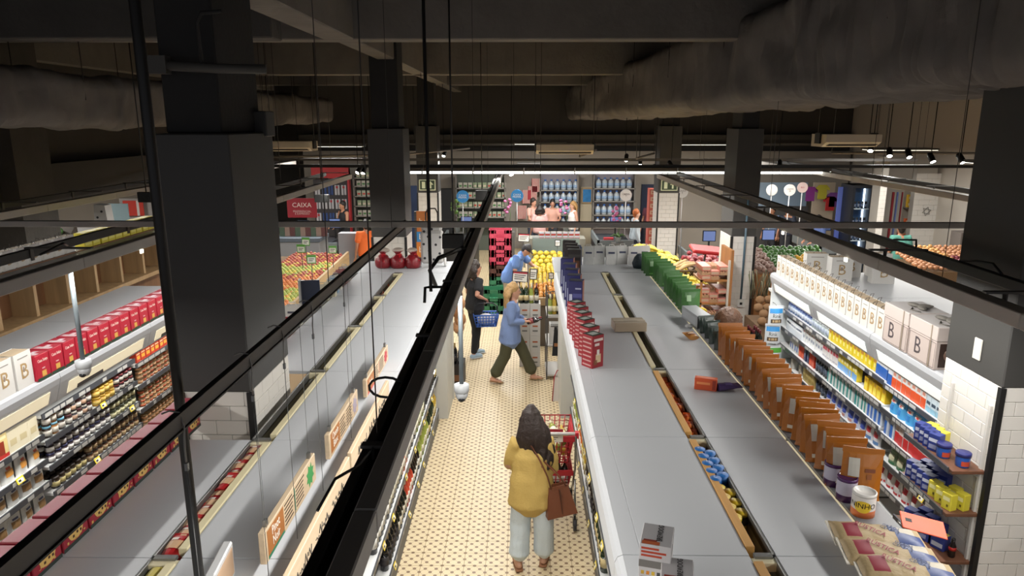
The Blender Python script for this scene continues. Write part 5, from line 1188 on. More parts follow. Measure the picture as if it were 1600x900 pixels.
    ob('trousers', skin_over(q, bm_, vx, 3, 0.006 if fine else 0.004), e)
    # hair
    h = MB(); hm = mat(hair, 0.55, bump=0.5, bscale=55, var=0.35, vscale=22)
    back = -look
    if hair_style == 'cap':
        loft(h, [hd + upv * 0.03 - look * 0.008, hd + upv * 0.07 - look * 0.01, hd + upv * 0.11 - look * 0.012], [(0.084, 0.104), (0.08, 0.1), (0.05, 0.062)], hm, 16, sd)
        loft(h, [hd + look * 0.07 + upv * 0.05, hd + look * 0.15 + upv * 0.035], [(0.065, 0.012), (0.05, 0.008)], hm, 12, sd)
        loft(h, [hd + back * 0.03 - upv * 0.03, hd + back * 0.03 + upv * 0.04], [(0.074, 0.075), (0.08, 0.08)], hm, 14, sd)
    elif hair_style == 'curly':
        for k in range(150):
            a = k * 2.39996; zz = 1 - 2 * (k + 0.5) / 150
            if zz < -0.5: continue
            r_ = math.sqrt(1 - zz * zz); p = hd + upv * 0.03 + (sd * math.cos(a) * r_ + look * math.sin(a) * r_ * 0.9 + upv * zz) * 0.155
            if (p - hd).dot(look) > 0.06 and zz < 0.2: continue
            loft(h, [hd + (p - hd) * 0.6, p, p + (p - hd).normalized() * 0.02], [0.03, 0.024, 0.01], hm, 6)
    else:
        loft(h, [hd + upv * 0.0 + back * 0.028, hd + upv * 0.055 + back * 0.02, hd + upv * 0.092 + back * 0.012, hd + upv * 0.112 + back * 0.008], [(0.085, 0.088), (0.087, 0.1), (0.08, 0.094), (0.06, 0.07)], hm, 16, sd)
        loft(h, [hd - upv * 0.07 + back * 0.05, hd + back * 0.045, hd + upv * 0.05 + back * 0.04], [(0.06, 0.045), (0.076, 0.06), (0.078, 0.065)], hm, 14, sd)
        if hair_style == 'bun': loft(h, [hd + back * 0.1 + upv * 0.02, hd + back * 0.15 + upv * 0.03], [0.045, 0.035], hm)
        if longhair:
            L_ = longhair
            random.seed(5)
            for k in range(26):
                t_ = k / 25 * 2 - 1
                st = hd + sd * 0.08 * t_ + back * (0.03 + 0.05 * (1 - t_ * t_)) + upv * (0.03 + 0.045 * (1 - t_ * t_))
                ln = L_ * R(0.82, 1.0) * (1 - 0.12 * abs(t_)); sway = J.get('hair_sway', (0, 0, 0)); sw = Vector(sway)
                pts = []; rs = []
                for q_ in range(9):
                    u_ = q_ / 8
                    p = st + Vector((0, 0, -ln * u_)) + back * (0.03 * math.sin(PI * min(1, u_ * 1.6)) + 0.055 * u_) + sd * (t_ * 0.06 * math.sin(u_ * PI * 0.75)) + sw * u_ + sd * 0.012 * math.sin(u_ * 13 + k * 1.7) + back * 0.01 * math.cos(u_ * 11 + k)
                    pts.append(p); rs.append(0.029 * (1 - 0.75 * u_ ** 2))
                loft(h, pts, rs, hm, 7, sd)
    ob('hair', skin_over(h, hm, 0.0095 if fine else 0.016, 2), e)
    return e
def stand(h=1.65, lean=0.0, arms=((-.26, .08, .78), (.26, .08, .78)), elbows=None, stride=0.0, bend=0.0):
    k = h / 1.65
    J = dict(pelvis=(0, 0, .92), chest=(0, .02 + lean * .33, 1.24), neck=(0, 0.01 + lean * .5, 1.42), head=(0, .03 + lean * .62, 1.54), shoulderL=(-.175, lean * .45, 1.355), shoulderR=(.175, lean * .45, 1.355),
             hipL=(-.085, 0, .9), hipR=(.085, 0, .9), kneeL=(-.09, .02 + stride * .55, .49), kneeR=(.09, .02 - stride * .4, .49), ankleL=(-.095, stride, .085), ankleR=(.095, -stride, .085))
    el = elbows or ((-.23, lean * .4 - .03, 1.08), (.23, lean * .4 - .03, 1.08))
    J['elbowL'], J['elbowR'] = el; J['wristL'], J['wristR'] = arms
    return {a: tuple(c * k for c in v) for a, v in J.items()}

# woman in the yellow shirt, seen from behind
J = dict(pelvis=(0, 0, .86), chest=(0, .015, 1.13), neck=(0, .02, 1.30), head=(-.01, .05, 1.43), shoulderL=(-.145, .01, 1.24), shoulderR=(.145, .01, 1.24), elbowL=(-.205, .05, 1.0), elbowR=(.19, .03, .98), wristL=(-.10, .2, 1.2), wristR=(.19, .22, .95),
         hipL=(-.085, 0, .85), hipR=(.085, 0, .85), kneeL=(-.1, .03, .46), kneeR=(.11, .0, .46), ankleL=(-.115, -.02, .085), ankleR=(.115, .05, .085), footL=(-.15, 1, 0), footR=(.15, 1, 0), collar=1, hair_sway=(0.075, 0, 0))
W = person('woman in a mustard yellow shirt with long dark hair beside the red cart', (0.10, 5.83, 0), 0.0, J, '#b98a70', '#bd9f58', '#c3cdd2', '#8a5c3c', '#2a1d18', sleeve='long', hair_style='long', longhair=0.52, fine=True, legs='crop', wide=1.3, body=0.97, shoe_kind='sandal', shirt_len=0.13)
# her shoulder bag
bg = ob('shoulder_bag', None, None, (0.36, 5.76, 0.60), (0, -0.12, 0.25), label='brown leather tote hanging at the woman in yellow', cat='bag')
LTH = mat('#6e3f28', 0.45, bump=0.2, bscale=30, var=0.12)
b = MB(); b.add([(-.14, -.065, 0), (.14, -.065, 0), (.14, .065, 0), (-.14, .065, 0), (-.085, -.025, .28), (.085, -.025, .28), (.085, .025, .28), (-.085, .025, .28)], [(3, 2, 1, 0), (0, 1, 5, 4), (1, 2, 6, 5), (2, 3, 7, 6), (3, 0, 4, 7)], LTH)
b.box(-.09, .09, -.03, -.022, .25, .285, LTH); b.box(-.09, .09, .022, .03, .25, .285, LTH); ob('body', b, bg)
ob('seam', MB().box(-.003, .003, -.062, -.02, .0, .26, mat('#4a2819', 0.5)), bg)
for yy in (-.03, .03): ob('strap', MB().tube([(-.07, yy, .27), (-.09, yy, .4), (-.15, yy, .6), (-.19, 0.03, .69), (-.14, 0.06, .58), (.0, yy, .4), (.07, yy, .27)], 0.008, LTH, 6), bg)

# woman striding to the right with bottles
J = dict(pelvis=(0, 0, .9), chest=(0, .03, 1.19), neck=(0, .035, 1.36), head=(0, .06, 1.465), shoulderL=(-.165, .02, 1.29), shoulderR=(.165, .02, 1.29), elbowL=(-.2, .02, 1.03), elbowR=(.2, .02, 1.03), wristL=(-.1, .22, 1.0), wristR=(.11, .22, 1.02),
         hipL=(-.08, 0, .87), hipR=(.08, 0, .87), kneeL=(-.08, .2, .48), kneeR=(.08, -.08, .46), ankleL=(-.08, .37, .09), ankleR=(.08, -.26, .1), footL=(0, 1, 0.05), footR=(0, 1, -.1), curlL=.8, curlR=.8, hair_sway=(0, -.02, 0))
person('blonde woman striding across the aisle in a blue sweater and olive trousers', (-0.17, 10.66, 0), -PI / 2, J, '#c4937a', '#7489b5', '#474630', '#9a7a52', '#a98656', sleeve='long', hair_style='long', longhair=0.34, fine=True, legs='crop', wide=1.3, body=1.0, shoe_kind='sandal', shirt_len=0.16)
for i, (dx, dy, c) in enumerate(((0.27, -0.04, '#2a1818'), (0.26, 0.05, '#8a2a2c'))):
    ob('carried_bottle', bottle('#1a1416', '#7c3030', c, 0.26, 0.034), None, (-0.17 + dx, 10.66 + dy, 0.98), (0.35, 1.2, 0), label=['dark bottle cradled by the blonde woman', 'red-capped bottle cradled by the blonde woman'][i], cat='bottle')
# person in black with the blue basket
J = stand(1.68, 0.0, ((-.2, .2, .95), (.2, .06, 1.06)), ((-.24, 0, 1.08), (.27, -.1, 1.14)), 0.08)
person('person in black leggings and pale blue trainers carrying the blue basket', (-0.80, 11.9, 0), -1.0, J, '#b98670', '#1d1e22', '#16171c', '#8fa6b8', '#2b1f19', sleeve='short', hair_style='long', longhair=.25, fine=True, body=1.02)
bk = ob('hand_basket', None, None, (-0.60, 11.74, 0.62), (0, 0, 0.1), label='blue plastic hand basket held in the aisle', cat='basket')
BLU = mat('#3f66b5', 0.45)
b = MB()
for (z, k) in ((0.0, 0.8), (0.05, 0.85), (0.10, 0.9), (0.15, 0.95), (0.2, 1.0)):
    w, d = 0.21 * k, 0.14 * k
    b.tube([(-w, -d, z), (w, -d, z), (w, d, z), (-w, d, z)], 0.008 if z < 0.2 else 0.014, BLU, 6, closed=True)
for i in range(9):
    t_ = i / 8 * 2 - 1
    for s_ in (-1, 1):
        b.tube([(t_ * .168, s_ * .112, 0), (t_ * .21, s_ * .14, .2)], 0.009, BLU, 5); b.tube([(s_ * .168, t_ * .112, 0), (s_ * .21, t_ * .14, .2)], 0.009, BLU, 5)
b.box(-.17, .17, -.115, .115, -.005, .004, BLU); ob('tub', b, bk)
ob('handle', MB().tube([(-.2, 0, .2), (-.19, 0, .33), (-.12, 0, .38), (.12, 0, .38), (.19, 0, .33), (.2, 0, .2)], 0.011, mat('#23262c', 0.5), 8), bk)
ob('goods', MB().ell((0, 0, .1), (.15, .1, .1), mat('#c9c6c2', 0.6, bump=.5), 12, 8), bk)
# man in the blue polo shirt bending over the fruit
J = dict(pelvis=(0, -.06, .93), chest=(0, .09, 1.25), neck=(0, .2, 1.42), head=(0, .29, 1.5), shoulderL=(-.2, .14, 1.37), shoulderR=(.2, .14, 1.37), elbowL=(-.26, .34, 1.16), elbowR=(.25, .12, 1.08), wristL=(-.2, .56, 1.06), wristR=(.22, .22, .86),
         hipL=(-.09, -.05, .9), hipR=(.09, -.05, .9), kneeL=(-.1, 0, .5), kneeR=(.1, -.02, .5), ankleL=(-.1, -.02, .085), ankleR=(.1, -.06, .085), collar=1)
person('man in a blue polo shirt and black cap leaning over the yellow fruit', (-0.18, 14.15, 0), -PI / 2 - 0.25, J, '#b98a72', '#5f7fb8', '#9c917c', '#3a3a3c', '#1f1c1d', sleeve='short', hair_style='cap', fine=True, body=1.18, look=(0, .75, -.66), legs='short')
# curly head behind the orange bags
J = stand(1.84)
person('person with a bush of curly brown hair behind the orange bags', (2.42, 8.0, 0), 0.5, J, '#9c6f56', '#3c4048', '#2c2d33', '#2a2a2c', '#4a2c15', hair_style='curly', body=1.0)
# far figures
def far(label, x, y, rz, skin, top, bottom, hair, **k):
    J = stand(k.pop('h', 1.68), k.pop('lean', 0.0), **{a: k.pop(a) for a in ('arms', 'elbows', 'stride') if a in k})
    return person(label, (x, y, 0), rz, J, skin, top, bottom, k.pop('shoe', '#2c2c2e'), hair, **k)
FW = ((-.14, .32, 1.0), (.14, .32, 1.0)); FE = ((-.24, .06, 1.08), (.24, .06, 1.08))
p = pY(536, 315, 20.4); far('bare-armed man in a black tank top at the till', p.x, 20.4, PI * 0.75, '#b07c5e', '#1a1a1d', '#26272d', '#1c1614', sleeve='none', h=1.78, arms=FW, elbows=FE)
p = pY(573, 380, 16.8); far('person in a bright orange shirt near the apples', p.x, 16.8, 0.4, '#a9775c', '#d8662a', '#3c4450', '#1c1614', sleeve='short', h=1.72, body=1.1)
p = pY(832, 340, 21.6); far('man in a pale pink shirt at the counter with striped bags', p.x, 21.6, -2.2, '#bb8a72', '#d6a294', '#3a4252', '#2a1d18', sleeve='short', h=1.74, arms=FW, elbows=FE)
p = pY(843, 350, 20.9); far('dark-haired woman in a dusty pink top, back to us', p.x, 20.9, 0.2, '#b98670', '#c49a95', '#2d3444', '#1d1513', sleeve='short', h=1.6, hair_style='long', longhair=.2)
p = pY(863, 335, 22.0); far('man in a salmon shirt facing us behind the counter', p.x, 22.0, PI, '#bb8a72', '#dba896', '#3a3c44', '#1d1614', sleeve='short', h=1.66, arms=FW, elbows=FE)
p = pY(896, 335, 21.4); far('blonde woman in a white top at the counter end', p.x, 21.4, 1.9, '#c0917a', '#d9d6d2', '#44506a', '#9a7444', sleeve='none', h=1.66, hair_style='long', longhair=.3)
p = pY(993, 335, 19.6); far('red-haired woman in a pale denim shirt by the red cartons', p.x, 19.6, -1.5, '#c9a08a', '#a9b4ba', '#2b3040', '#a85c2a', h=1.64)
p = pY(1408, 365, 16.1); far('man in a sea-green T-shirt seen from behind at the onions', p.x, 16.1, 0.1, '#a9775c', '#4f8a7c', '#3c3f46', '#1c1614', sleeve='short', h=1.76, body=1.15)
p = pY(1281, 330, 18.5); far('cashier with dark hair and a blue top at the right till', p.x, 18.5, 2.0, '#b07c62', '#4a5c8c', '#2c2f3a', '#1c1513', sleeve='short', h=1.62, arms=FW, elbows=FE, hair_style='bun')
p = pY(1233, 318, 20.5); far('person in dark clothes sitting behind the numbered till', p.x, 20.5, 2.4, '#a9775c', '#2c3140', '#26272d', '#1c1513', sleeve='short', h=1.62)
p = pY(1216, 322, 20.5); far('person in pale blue behind the numbered till', p.x, 20.9, 2.4, '#a9775c', '#6a7f9c', '#26272d', '#1c1513', sleeve='short', h=1.58)
p = pY(1022, 318, 22.0); far('dark-haired person in the shadow beside the far tiled column', p.x - .1, 22.0, 2.6, '#9c6f56', '#5a2c38', '#26272d', '#1c1513', sleeve='short', h=1.66)

# ---------------------------------------------------------------- shopping cart with two red baskets
RED = mat('#a81c28', 0.4); CHR = mat('#8a8a88', 0.25, metal=0.9)
cart = ob('shopping_cart', None, None, (0.31, 6.75, 0), (0, 0, 0.0), label='red two-basket shopping cart in front of the woman in yellow', cat='shopping cart')
def basket(z0, z1, y0, y1, w0, w1, name='basket'):
    b = MB(); n = 4
    for i in range(6):
        t_ = i / 5; z = z0 + (z1 - z0) * t_; w = w0 + (w1 - w0) * t_; ya = y0 + .03 * (1 - t_); yb = y1 - .05 * (1 - t_)
        r = 0.006 if 0 < i < 5 else 0.012
        b.tube([(-w, ya, z), (w, ya, z), (w, yb, z), (-w, yb, z)], r, RED, 5, closed=True)
    for s_ in (-1, 1):
        for k in range(11): t_ = k / 10; b.tube([(s_ * w0, y0 + .03 + (y1 - y0 - .08) * t_, z0), (s_ * w1, y0 + (y1 - y0) * t_, z1)], 0.006, RED, 5)
    for k in range(9):
        t_ = k / 8 * 2 - 1
        b.tube([(t_ * w0, y0 + .03, z0), (t_ * w1, y0, z1)], 0.006, RED, 5); b.tube([(t_ * w0, y1 - .05, z0), (t_ * w1, y1, z1)], 0.006, RED, 5)
        b.tube([(t_ * w0, y0 + .03, z0), (t_ * w0, y1 - .05, z0)], 0.006, RED, 5)
    for k in range(9): t_ = k / 8; y = y0 + .03 + (y1 - y0 - .08) * t_; b.tube([(-w0, y, z0), (w0, y, z0)], 0.006, RED, 5)
    b.box(-w1 - .012, w1 + .012, y0 - .012, y0 + .004, z1 - .05, z1 + .006, RED); return ob(name, b, cart)
basket(0.66, 0.95, -0.16, 0.38, 0.17, 0.22); basket(0.30, 0.56, -0.12, 0.36, 0.16, 0.21)
f = MB()
for s_ in (-1, 1):
    f.tube([(s_ * .235, .32, .1), (s_ * .235, .1, .28), (s_ * .235, -.17, .6), (s_ * .235, -.22, .98), (s_ * .235, -.2, 1.0)], 0.011, CHR, 8); f.tube([(s_ * .235, -.30, .1), (s_ * .235, -.19, .5)], 0.011, CHR, 8); f.tube([(s_ * .235, .34, .1), (s_ * .235, -.3, .12)], 0.011, CHR, 8)
ob('frame', f, cart)
h = MB(); h.tube([(-.24, -.2, 1.0), (.24, -.2, 1.0)], 0.017, mat('#c4c0bb', 0.4), 10); hd_ = ob('handle', h, cart); hh = MB()
for s_ in (-1, 1): hh.box(s_ * .245 - .018, s_ * .245 + .018, -.225, -.17, .96, 1.02, RED)
ob('end_cap', hh, hd_)
for (x, y) in ((-.235, .33), (.235, .33), (-.235, -.3), (.235, -.3)):
    w = ob('wheel', MB().tube([(x - .014, y, .06), (x + .014, y, .06)], .06, mat('#39383a', 0.6), 16), cart); ob('fork', MB().box(x - .022, x - .016, y - .02, y + .02, .06, .14, CHR).box(x + .016, x + .022, y - .02, y + .02, .06, .14, CHR), w)
nb = ob('notice', MB().box(-.13, .11, -.178, -.172, .9, 1.04, PAPER, c=.002), cart); ob('notice_band', MB().box(-.13, .11, -.18, -.1782, 1.0, 1.04, mat('#8f1622', .5)), nb)
tx = MB()
for k in range(3): tx.box(-.1, .08 - .02 * k, -.1795, -.1782, .97 - .022 * k, .976 - .022 * k, INK)
ob('text_lines', tx, nb)
random.seed(3)
for i in range(12):
    kind = ['gold', 'white', 'gold'][i % 3]
    ob('wine_bottle', WINES[kind], None, (0.31 + R(-.13, .13), 6.65 + R(0, .16), 0.715 + 0.075 * (i // 4)), (-PI / 2 + R(-.15, .15), R(-.2, .2), R(-.5, .5)), label='pale wine bottle lying in the upper cart basket', cat='bottle', group='bottles in the upper cart basket')
for i in range(6):
    ob('wine_bottle', WINES['dark2'], None, (0.31 - .14 + .055 * i, 6.68, 0.35), (-PI / 2 + .9, 0, R(-.1, .1)), label='dark wine bottle in the lower cart basket', cat='bottle', group='bottles in the lower cart basket')

# ================================================================ lamps and ceiling things at the back
TUBE = mat('#f4f6ee', 0.4, emit=4.0)
lt = ob('tube_lamp_row', None, None, label='row of white tube lamps along the bar over the fruit stalls', cat='lamp')
for i in range(9):
    x = -3.0 + i * 1.02
    ob('tube', MB().box(x, x + 0.99, 14.44, 14.49, 2.985, 3.03, TUBE), lt); ob('housing', MB().box(x, x + 1.0, 14.44, 14.54, 3.03, 3.1, TDK), lt)
area('tube_lamps', (1.4, 14.46, 2.97), 8.8, 0.06, 210, (0.0, 0, 0))
for (x, y, w) in ((-4.5, 17.5, 95), (0.5, 19.5, 150), (4.8, 19.0, 120), (-7.5, 18.5, 70), (8.0, 15.5, 80), (7.2, 10.5, 60), (-9.2, 11.5, 90)):  # panels and area lights added only to brighten the back of the shop
    pl = ob('added_fill_panel', None, None, label='added flat fill lamp hanging over the %s' % {-4.5: 'left tills', 0.5: 'middle tills', 4.8: 'right tills', -7.5: 'far left counter', 8.0: 'far right stalls', 7.2: 'onion stall', -9.2: 'left produce nook'}[x], cat='lamp')
    ob('housing', MB().box(x - 0.7, x + 0.7, y - 0.25, y + 0.25, 3.42, 3.46, TDK), pl); ob('diffuser', MB().box(x - 0.68, x + 0.68, y - 0.23, y + 0.23, 3.412, 3.42, mat('#fffbe8', 0.5, emit=2.0)), pl)
    ob('hanger', MB().tube([(x - .5, y, 3.46), (x - .5, y, 5.75)], .004, TBLK, 4).tube([(x + .5, y, 3.46), (x + .5, y, 5.75)], .004, TBLK, 4), pl)
    area('added_fill_light', (x, y, 3.40), 1.3, 0.45, w)
HOT = mat('#fffdf2', 0.4, emit=30.0)
def spot(px, py, Y, aim, label, power=0):
    p = pY(px, py, Y); e = ob('spotlight', None, None, tuple(p), label=label, cat='spotlight'); rr = (-0.6, aim, 0)
    ob('barrel', MB().lathe([(0.045, 0.0), (0.05, 0.02), (0.05, 0.15), (0.03, 0.18)], TBLK, 14), e, (0, 0, 0), rr); ob('lens', MB().lathe([(0.0, 0.004), (0.04, 0.004), (0.04, -0.002), (0.0, -0.002)], HOT, 14), e, (0, 0, 0), rr)
    ob('arm', MB().tube([(0, .07, .1), (0, .09, .2), (0, .09, 5.75 - p.z)], 0.008, TBLK, 6), e)
    if power:
        l = bpy.data.lights.new('spot', 'SPOT'); l.energy = power; l.spot_size = 1.5; l.spot_blend = 0.6; l.shadow_soft_size = 0.05; l.color = (1, .97, .9)
        o = bpy.data.objects.new('spot', l); COL.objects.link(o); o.location = tuple(p - Vector((0, 0.03, 0.05))); o.rotation_euler = (-0.5, aim, 0)
SP = [(693, 244, 18, 0.3, 'bright spotlight left of the hanging track end'), (799, 273, 15, -0.3, 'bright spotlight at the end of the central track'), (558, 270, 15, 0.5, 'left of the three spotlights beside the second column'), (567, 271, 15.5, 0.2, 'middle of the three spotlights beside the second column'), (580, 270, 16, -0.2, 'right of the three spotlights beside the second column'),
      (978, 251, 17, 0.2, 'leftmost spotlight of the cluster right of the air conditioner'), (1000, 258, 17, 0.1, 'second spotlight of the cluster right of the air conditioner'), (1025, 268, 16, -0.2, 'brightest spotlight of the cluster right of the air conditioner'), (1050, 262, 16, -0.4, 'last spotlight of the cluster right of the air conditioner'),
      (1360, 236, 13, 0.4, 'spotlight above the blue fridge'), (1390, 244, 13, 0.2, 'spotlight second along the far right row'), (1421, 246, 13, 0, 'spotlight third along the far right row'), (1458, 253, 12.5, -0.2, 'spotlight fourth along the far right row'), (1505, 254, 12, -0.3, 'rightmost spotlight beside the big column'), (1218, 262, 15, 0.2, 'spotlight left of the till numbers')]
for i, s_ in enumerate(SP): spot(*s_, power=(60 if i % 2 == 0 else 0))
for n_, (x0, y0, x1, y1, z) in enumerate(((-2.5, 16.0, -1.4, 19.5, 3.3), (1.2, 15.0, 1.9, 18.5, 3.3), (2.4, 15.2, 3.2, 17.6, 3.25), (5.6, 13.2, 8.8, 13.0, 3.45), (-5.2, 14.8, -2.6, 15.6, 3.3))):
    ob('spot_rail', MB().tube([(x0, y0, z), (x1, y1, z)], 0.025, mat('#7b746c', 0.5), 6).tube([(x0, y0, z), (x0, y0, 5.75)], .006, TBLK, 4).tube([(x1, y1, z), (x1, y1, 5.75)], .006, TBLK, 4), label=['slanting spotlight rail left of the central track', 'slanting spotlight rail under the air conditioner', 'slanting spotlight rail near the far tiled column', 'long spotlight rail at the far right', 'spotlight rail beside the second left column'][n_], cat='rail')
random.seed(21)
for n_, (x, y, z, w, lab) in enumerate(((0.88, 15, 3.45, 1.16, 'white air conditioner hanging over the middle of the shop'), (5.3, 12, 3.7, 0.88, 'white air conditioner hanging at the upper right'), (-4.8, 15.2, 3.5, 0.9, 'white air conditioner half hidden behind the left column'))):
    e = ob('air_conditioner', None, None, (x, y, z), label=lab, cat='air conditioner')
    ob('casing', MB().prism([(-0.3, 0.1), (0.3, 0.1), (0.3, -0.1), (-0.12, -0.1), (-0.3, -0.02)], -w / 2, w / 2, mat('#d0c6b4', 0.5), 'yz'), e)
    g = MB(); 
    for k in range(3): g.box(-w / 2 + .05, w / 2 - .05, -0.29 + k * .05, -0.28 + k * .05, -0.06 - k * .012, -.05 - k * .012, TDK)
    ob('grille', g, e); ob('bracket', MB().box(-w / 2 - .03, -w / 2, -.1, .1, -.05, .12, TBLK).box(w / 2, w / 2 + .03, -.1, .1, -.05, .12, TBLK).tube([(-w / 2 - .015, 0, .1), (-w / 2 - .015, 0, 5.75 - z)], .008, TBLK, 5).tube([(w / 2 + .015, 0, .1), (w / 2 + .015, 0, 5.75 - z)], .008, TBLK, 5), e)
for i in range(16):
    x = R(-6.5, 7.5); y = R(9.0, 19); z = R(2.98, 3.3)
    while -6.0 < x < -4.8 or 1.3 < x < 3.9: x = R(-6.5, 7.5)
    ob('suspension_wire', MB().tube([(x, y, z), (x, y, 5.75)], 0.004, mat('#2a2724', 0.5), 4), label='thin suspension wire dropping from the ceiling above the far aisles', cat='wire', group='suspension wires')
for i, (x, y) in enumerate(((-1.08, 3.9), (-1.08, 5.9), (-0.52, 2.4), (-0.52, 7.9), (-0.52, 11.2), (2.63, 4.4), (2.63, 7.6), (2.63, 10.5), (-3.25, 4.2), (-3.25, 7.4), (-5.75, 7.0), (6.05, 8.0))):
    ob('suspension_wire', MB().tube([(x, y, 2.9 if abs(x) < .6 else 3.03 if abs(x) > 2 else 3.12), (x, y, 5.75)], 0.0025, mat('#2a2724', 0.5), 4), label='thin suspension wire holding a light track', cat='wire', group='track suspension wires')
# cameras on poles
def dome(x, y, z, ztop, label):
    e = ob('security_camera', None, None, (x, y, z), label=label, cat='camera')
    wh = mat('#a4a6a8', 0.4)
    ob('mount', MB().lathe([(0.05, 0.06), (0.056, 0.07), (0.056, 0.12), (0.03, 0.128)], wh, 20), e); ob('housing', MB().lathe([(0.0, -0.005), (0.03, 0.0), (0.046, 0.03), (0.05, 0.06)], wh, 20), e)
    ob('lens', MB().ell((0.0, -0.028, 0.012), (0.026, 0.02, 0.02), mat('#1a1b1d', 0.15), 12, 8), e); ob('pole', MB().tube([(0, 0, .12), (0, 0, ztop - z)], 0.017, mat('#5a6266', 0.5), 10), e)
dome(-0.44, 5.0, 1.98, 2.8, 'white dome camera on a grey pole over the wine rack'); dome(-3.3, 5.08, 2.13, 2.95, 'white dome camera on a grey pole before the jars')
def hmon(px, py, Y, w, h, ztop, label):
    p = pY(px, py, Y); e = ob('hanging_monitor', None, None, tuple(p), label=label, cat='monitor')
    ob('casing', MB().box(-w / 2, w / 2, -.03, .03, -h / 2, h / 2, TBLK, c=.006), e); ob('mount', MB().tube([(0, 0.02, h / 2), (0, 0.02, 5.75 - p.z)], .008, TBLK, 8), e)
hmon(708, 377, 6.6, 0.2, 0.14, 2.84, 'black monitor back hanging left of the central track'); hmon(503, 310, 12, 0.24, 0.13, 3.1, 'black monitor hanging near the left till sign'); hmon(753, 305, 14.3, 0.26, 0.2, 3.0, 'black monitor hanging over the seed racks'); hmon(228, 308, 9, 0.19, 0.13, 3.0, 'black monitor hanging beside the near left column')
# loose cables on the trunking
CB = mat('#111111', 0.5)
def cable(pts, label, r=0.008): ob('cable', MB().tube(pts, r, CB, 6), label=label, cat='cable')
def arc(c, r0, r1, n=12, a0=0, a1=2 * PI, ax='y'): return [(c[0] + (r0 * math.cos(a0 + (a1 - a0) * k / n)), c[1] + 0.02 * k / n, c[2] + r1 * math.sin(a0 + (a1 - a0) * k / n)) for k in range(n + 1)]
cable(arc((-0.60, 3.0, 2.84), 0.08, 0.05, 12, 0.3, 5.6), 'black cable loop bulging out of the central track', 0.006)
cable([(-0.60, 1.9, 2.88), (-0.57, 2.0, 2.93), (-0.53, 2.15, 2.9), (-0.52, 2.4, 2.86)], 'short cable curling on the nearest end of the central track', 0.005)
cable([(-0.68, 5.55, 2.72), (-0.72, 5.5, 2.86), (-0.66, 5.6, 2.94), (-0.58, 5.9, 2.93), (-0.55, 6.3, 2.89)], 'thick black cable clamp on the central track', 0.018)
cable(arc((-3.72, 4.3, 2.98), 0.12, 0.09, 12, 2.6, 6.6), 'dangling cable loop on the left light track')
cable([(3.0, 4.4, 3.07), (3.0, 4.5, 3.12), (3.02, 4.7, 3.1), (3.0, 4.85, 3.07)], 'cable lump on the right light track'); cable([(3.0, 5.4, 3.07), (3.05, 5.5, 3.11), (2.98, 5.7, 3.08)], 'second cable lump on the right light track')
cable([(-3.45, 5.0, 3.07), (-3.4, 5.2, 3.12), (-3.5, 5.4, 3.07)], 'cable knot on the left light track')
GL = mat('#fff6e0', 0.3, emit=3.0)
for i, (x, y, z, l) in enumerate(((-0.44, 3.4, 2.79, 'tiny glinting lamp end on the near central track'), (-3.2, 5.9, 2.94, 'tiny glinting lamp end on the left track'), (2.57, 5.6, 2.94, 'tiny glinting lamp end on the right track'), (2.57, 7.0, 2.94, 'second tiny glinting lamp end on the right track'), (-5.67, 7.4, 2.94, 'tiny glinting lamp end on the far left track'))):
    ob('lamp_end', MB().box(x - .006, x + .006, y - .02, y + .02, z - .02, z + .01, GL), label=l, cat='lamp')

# ================================================================ on the gondola ends
random.seed(31)
WBG = mat('#d2d1ce', 0.45, bump=.3, bscale=12, alpha=1.0)
def carrier(x, y, z, w, d, h, m, label, group=None, deco=None):
    e = ob('carrier_bag', None, None, (x, y, z), (0, 0, R(-.1, .1)), label=label, cat='bag', group=group)
    b = MB(); b.add([(-w / 2, -d / 2, 0), (w / 2, -d / 2, 0), (w / 2, d / 2, 0), (-w / 2, d / 2, 0), (-w / 2, -d / 2 + .01, h), (w / 2, -d / 2 + .01, h * .98), (w / 2, d / 2, h), (-w / 2, d / 2, h * .97), (-w / 2 + .012, 0, h * .55), (w / 2 - .012, 0, h * .5)], [(3, 2, 1, 0), (0, 1, 5, 4), (2, 3, 7, 6), (1, 2, 6, 9), (1, 9, 5), (0, 4, 8), (0, 8, 7, 3)], m); ob('body', b, e)
    ob('handles', MB().tube([(-w * .25, -d / 2 + .012, h - .01), (-w * .2, -d / 2 + .02, h + .03), (w * .2, -d / 2 + .02, h + .03), (w * .25, -d / 2 + .012, h - .01)], .005, m, 5), e)
    if deco: ob('print', MB().box(-w * .3, w * .3, -d / 2 - .002, -d / 2 - .0005, h * .62, h * .72, mat(deco, .5)), e)
for i in range(6): carrier(0.93 + i * 0.155, 9.72 + (i % 2) * .05, H, .145, .1, .25, WBG, '%s white carrier bag from the left on the right gondola end' % ORD[i], 'white carrier bags', '#4a4f66')
carrier(0.66, 9.35, H, .2, .12, .24, mat('#2c3f66', .5), 'dark blue carrier bag at the far aisle corner of the right gondola'); carrier(0.72, 9.7, H, .22, .12, .26, mat('#3a4c72', .5), 'second blue carrier bag behind the first')
b = MB(); b.M = Matrix.Translation((0, 0, 0)); 
e = ob('gift_sack', None, None, (1.68, 9.45, H), label='crumpled red and blue sack beside the green bags', cat='bag'); ob('red_part', MB().lathe([(.09, 0), (.11, .05), (.08, .12), (.02, .17)], mat('#b3232c', .5, bump=.6), 9, (.06, 0, 0)), e); ob('dark_part', MB().lathe([(.08, 0), (.1, .06), (.07, .14), (.03, .19)], mat('#26343c', .5, bump=.6), 9, (-.09, .03, 0)), e)
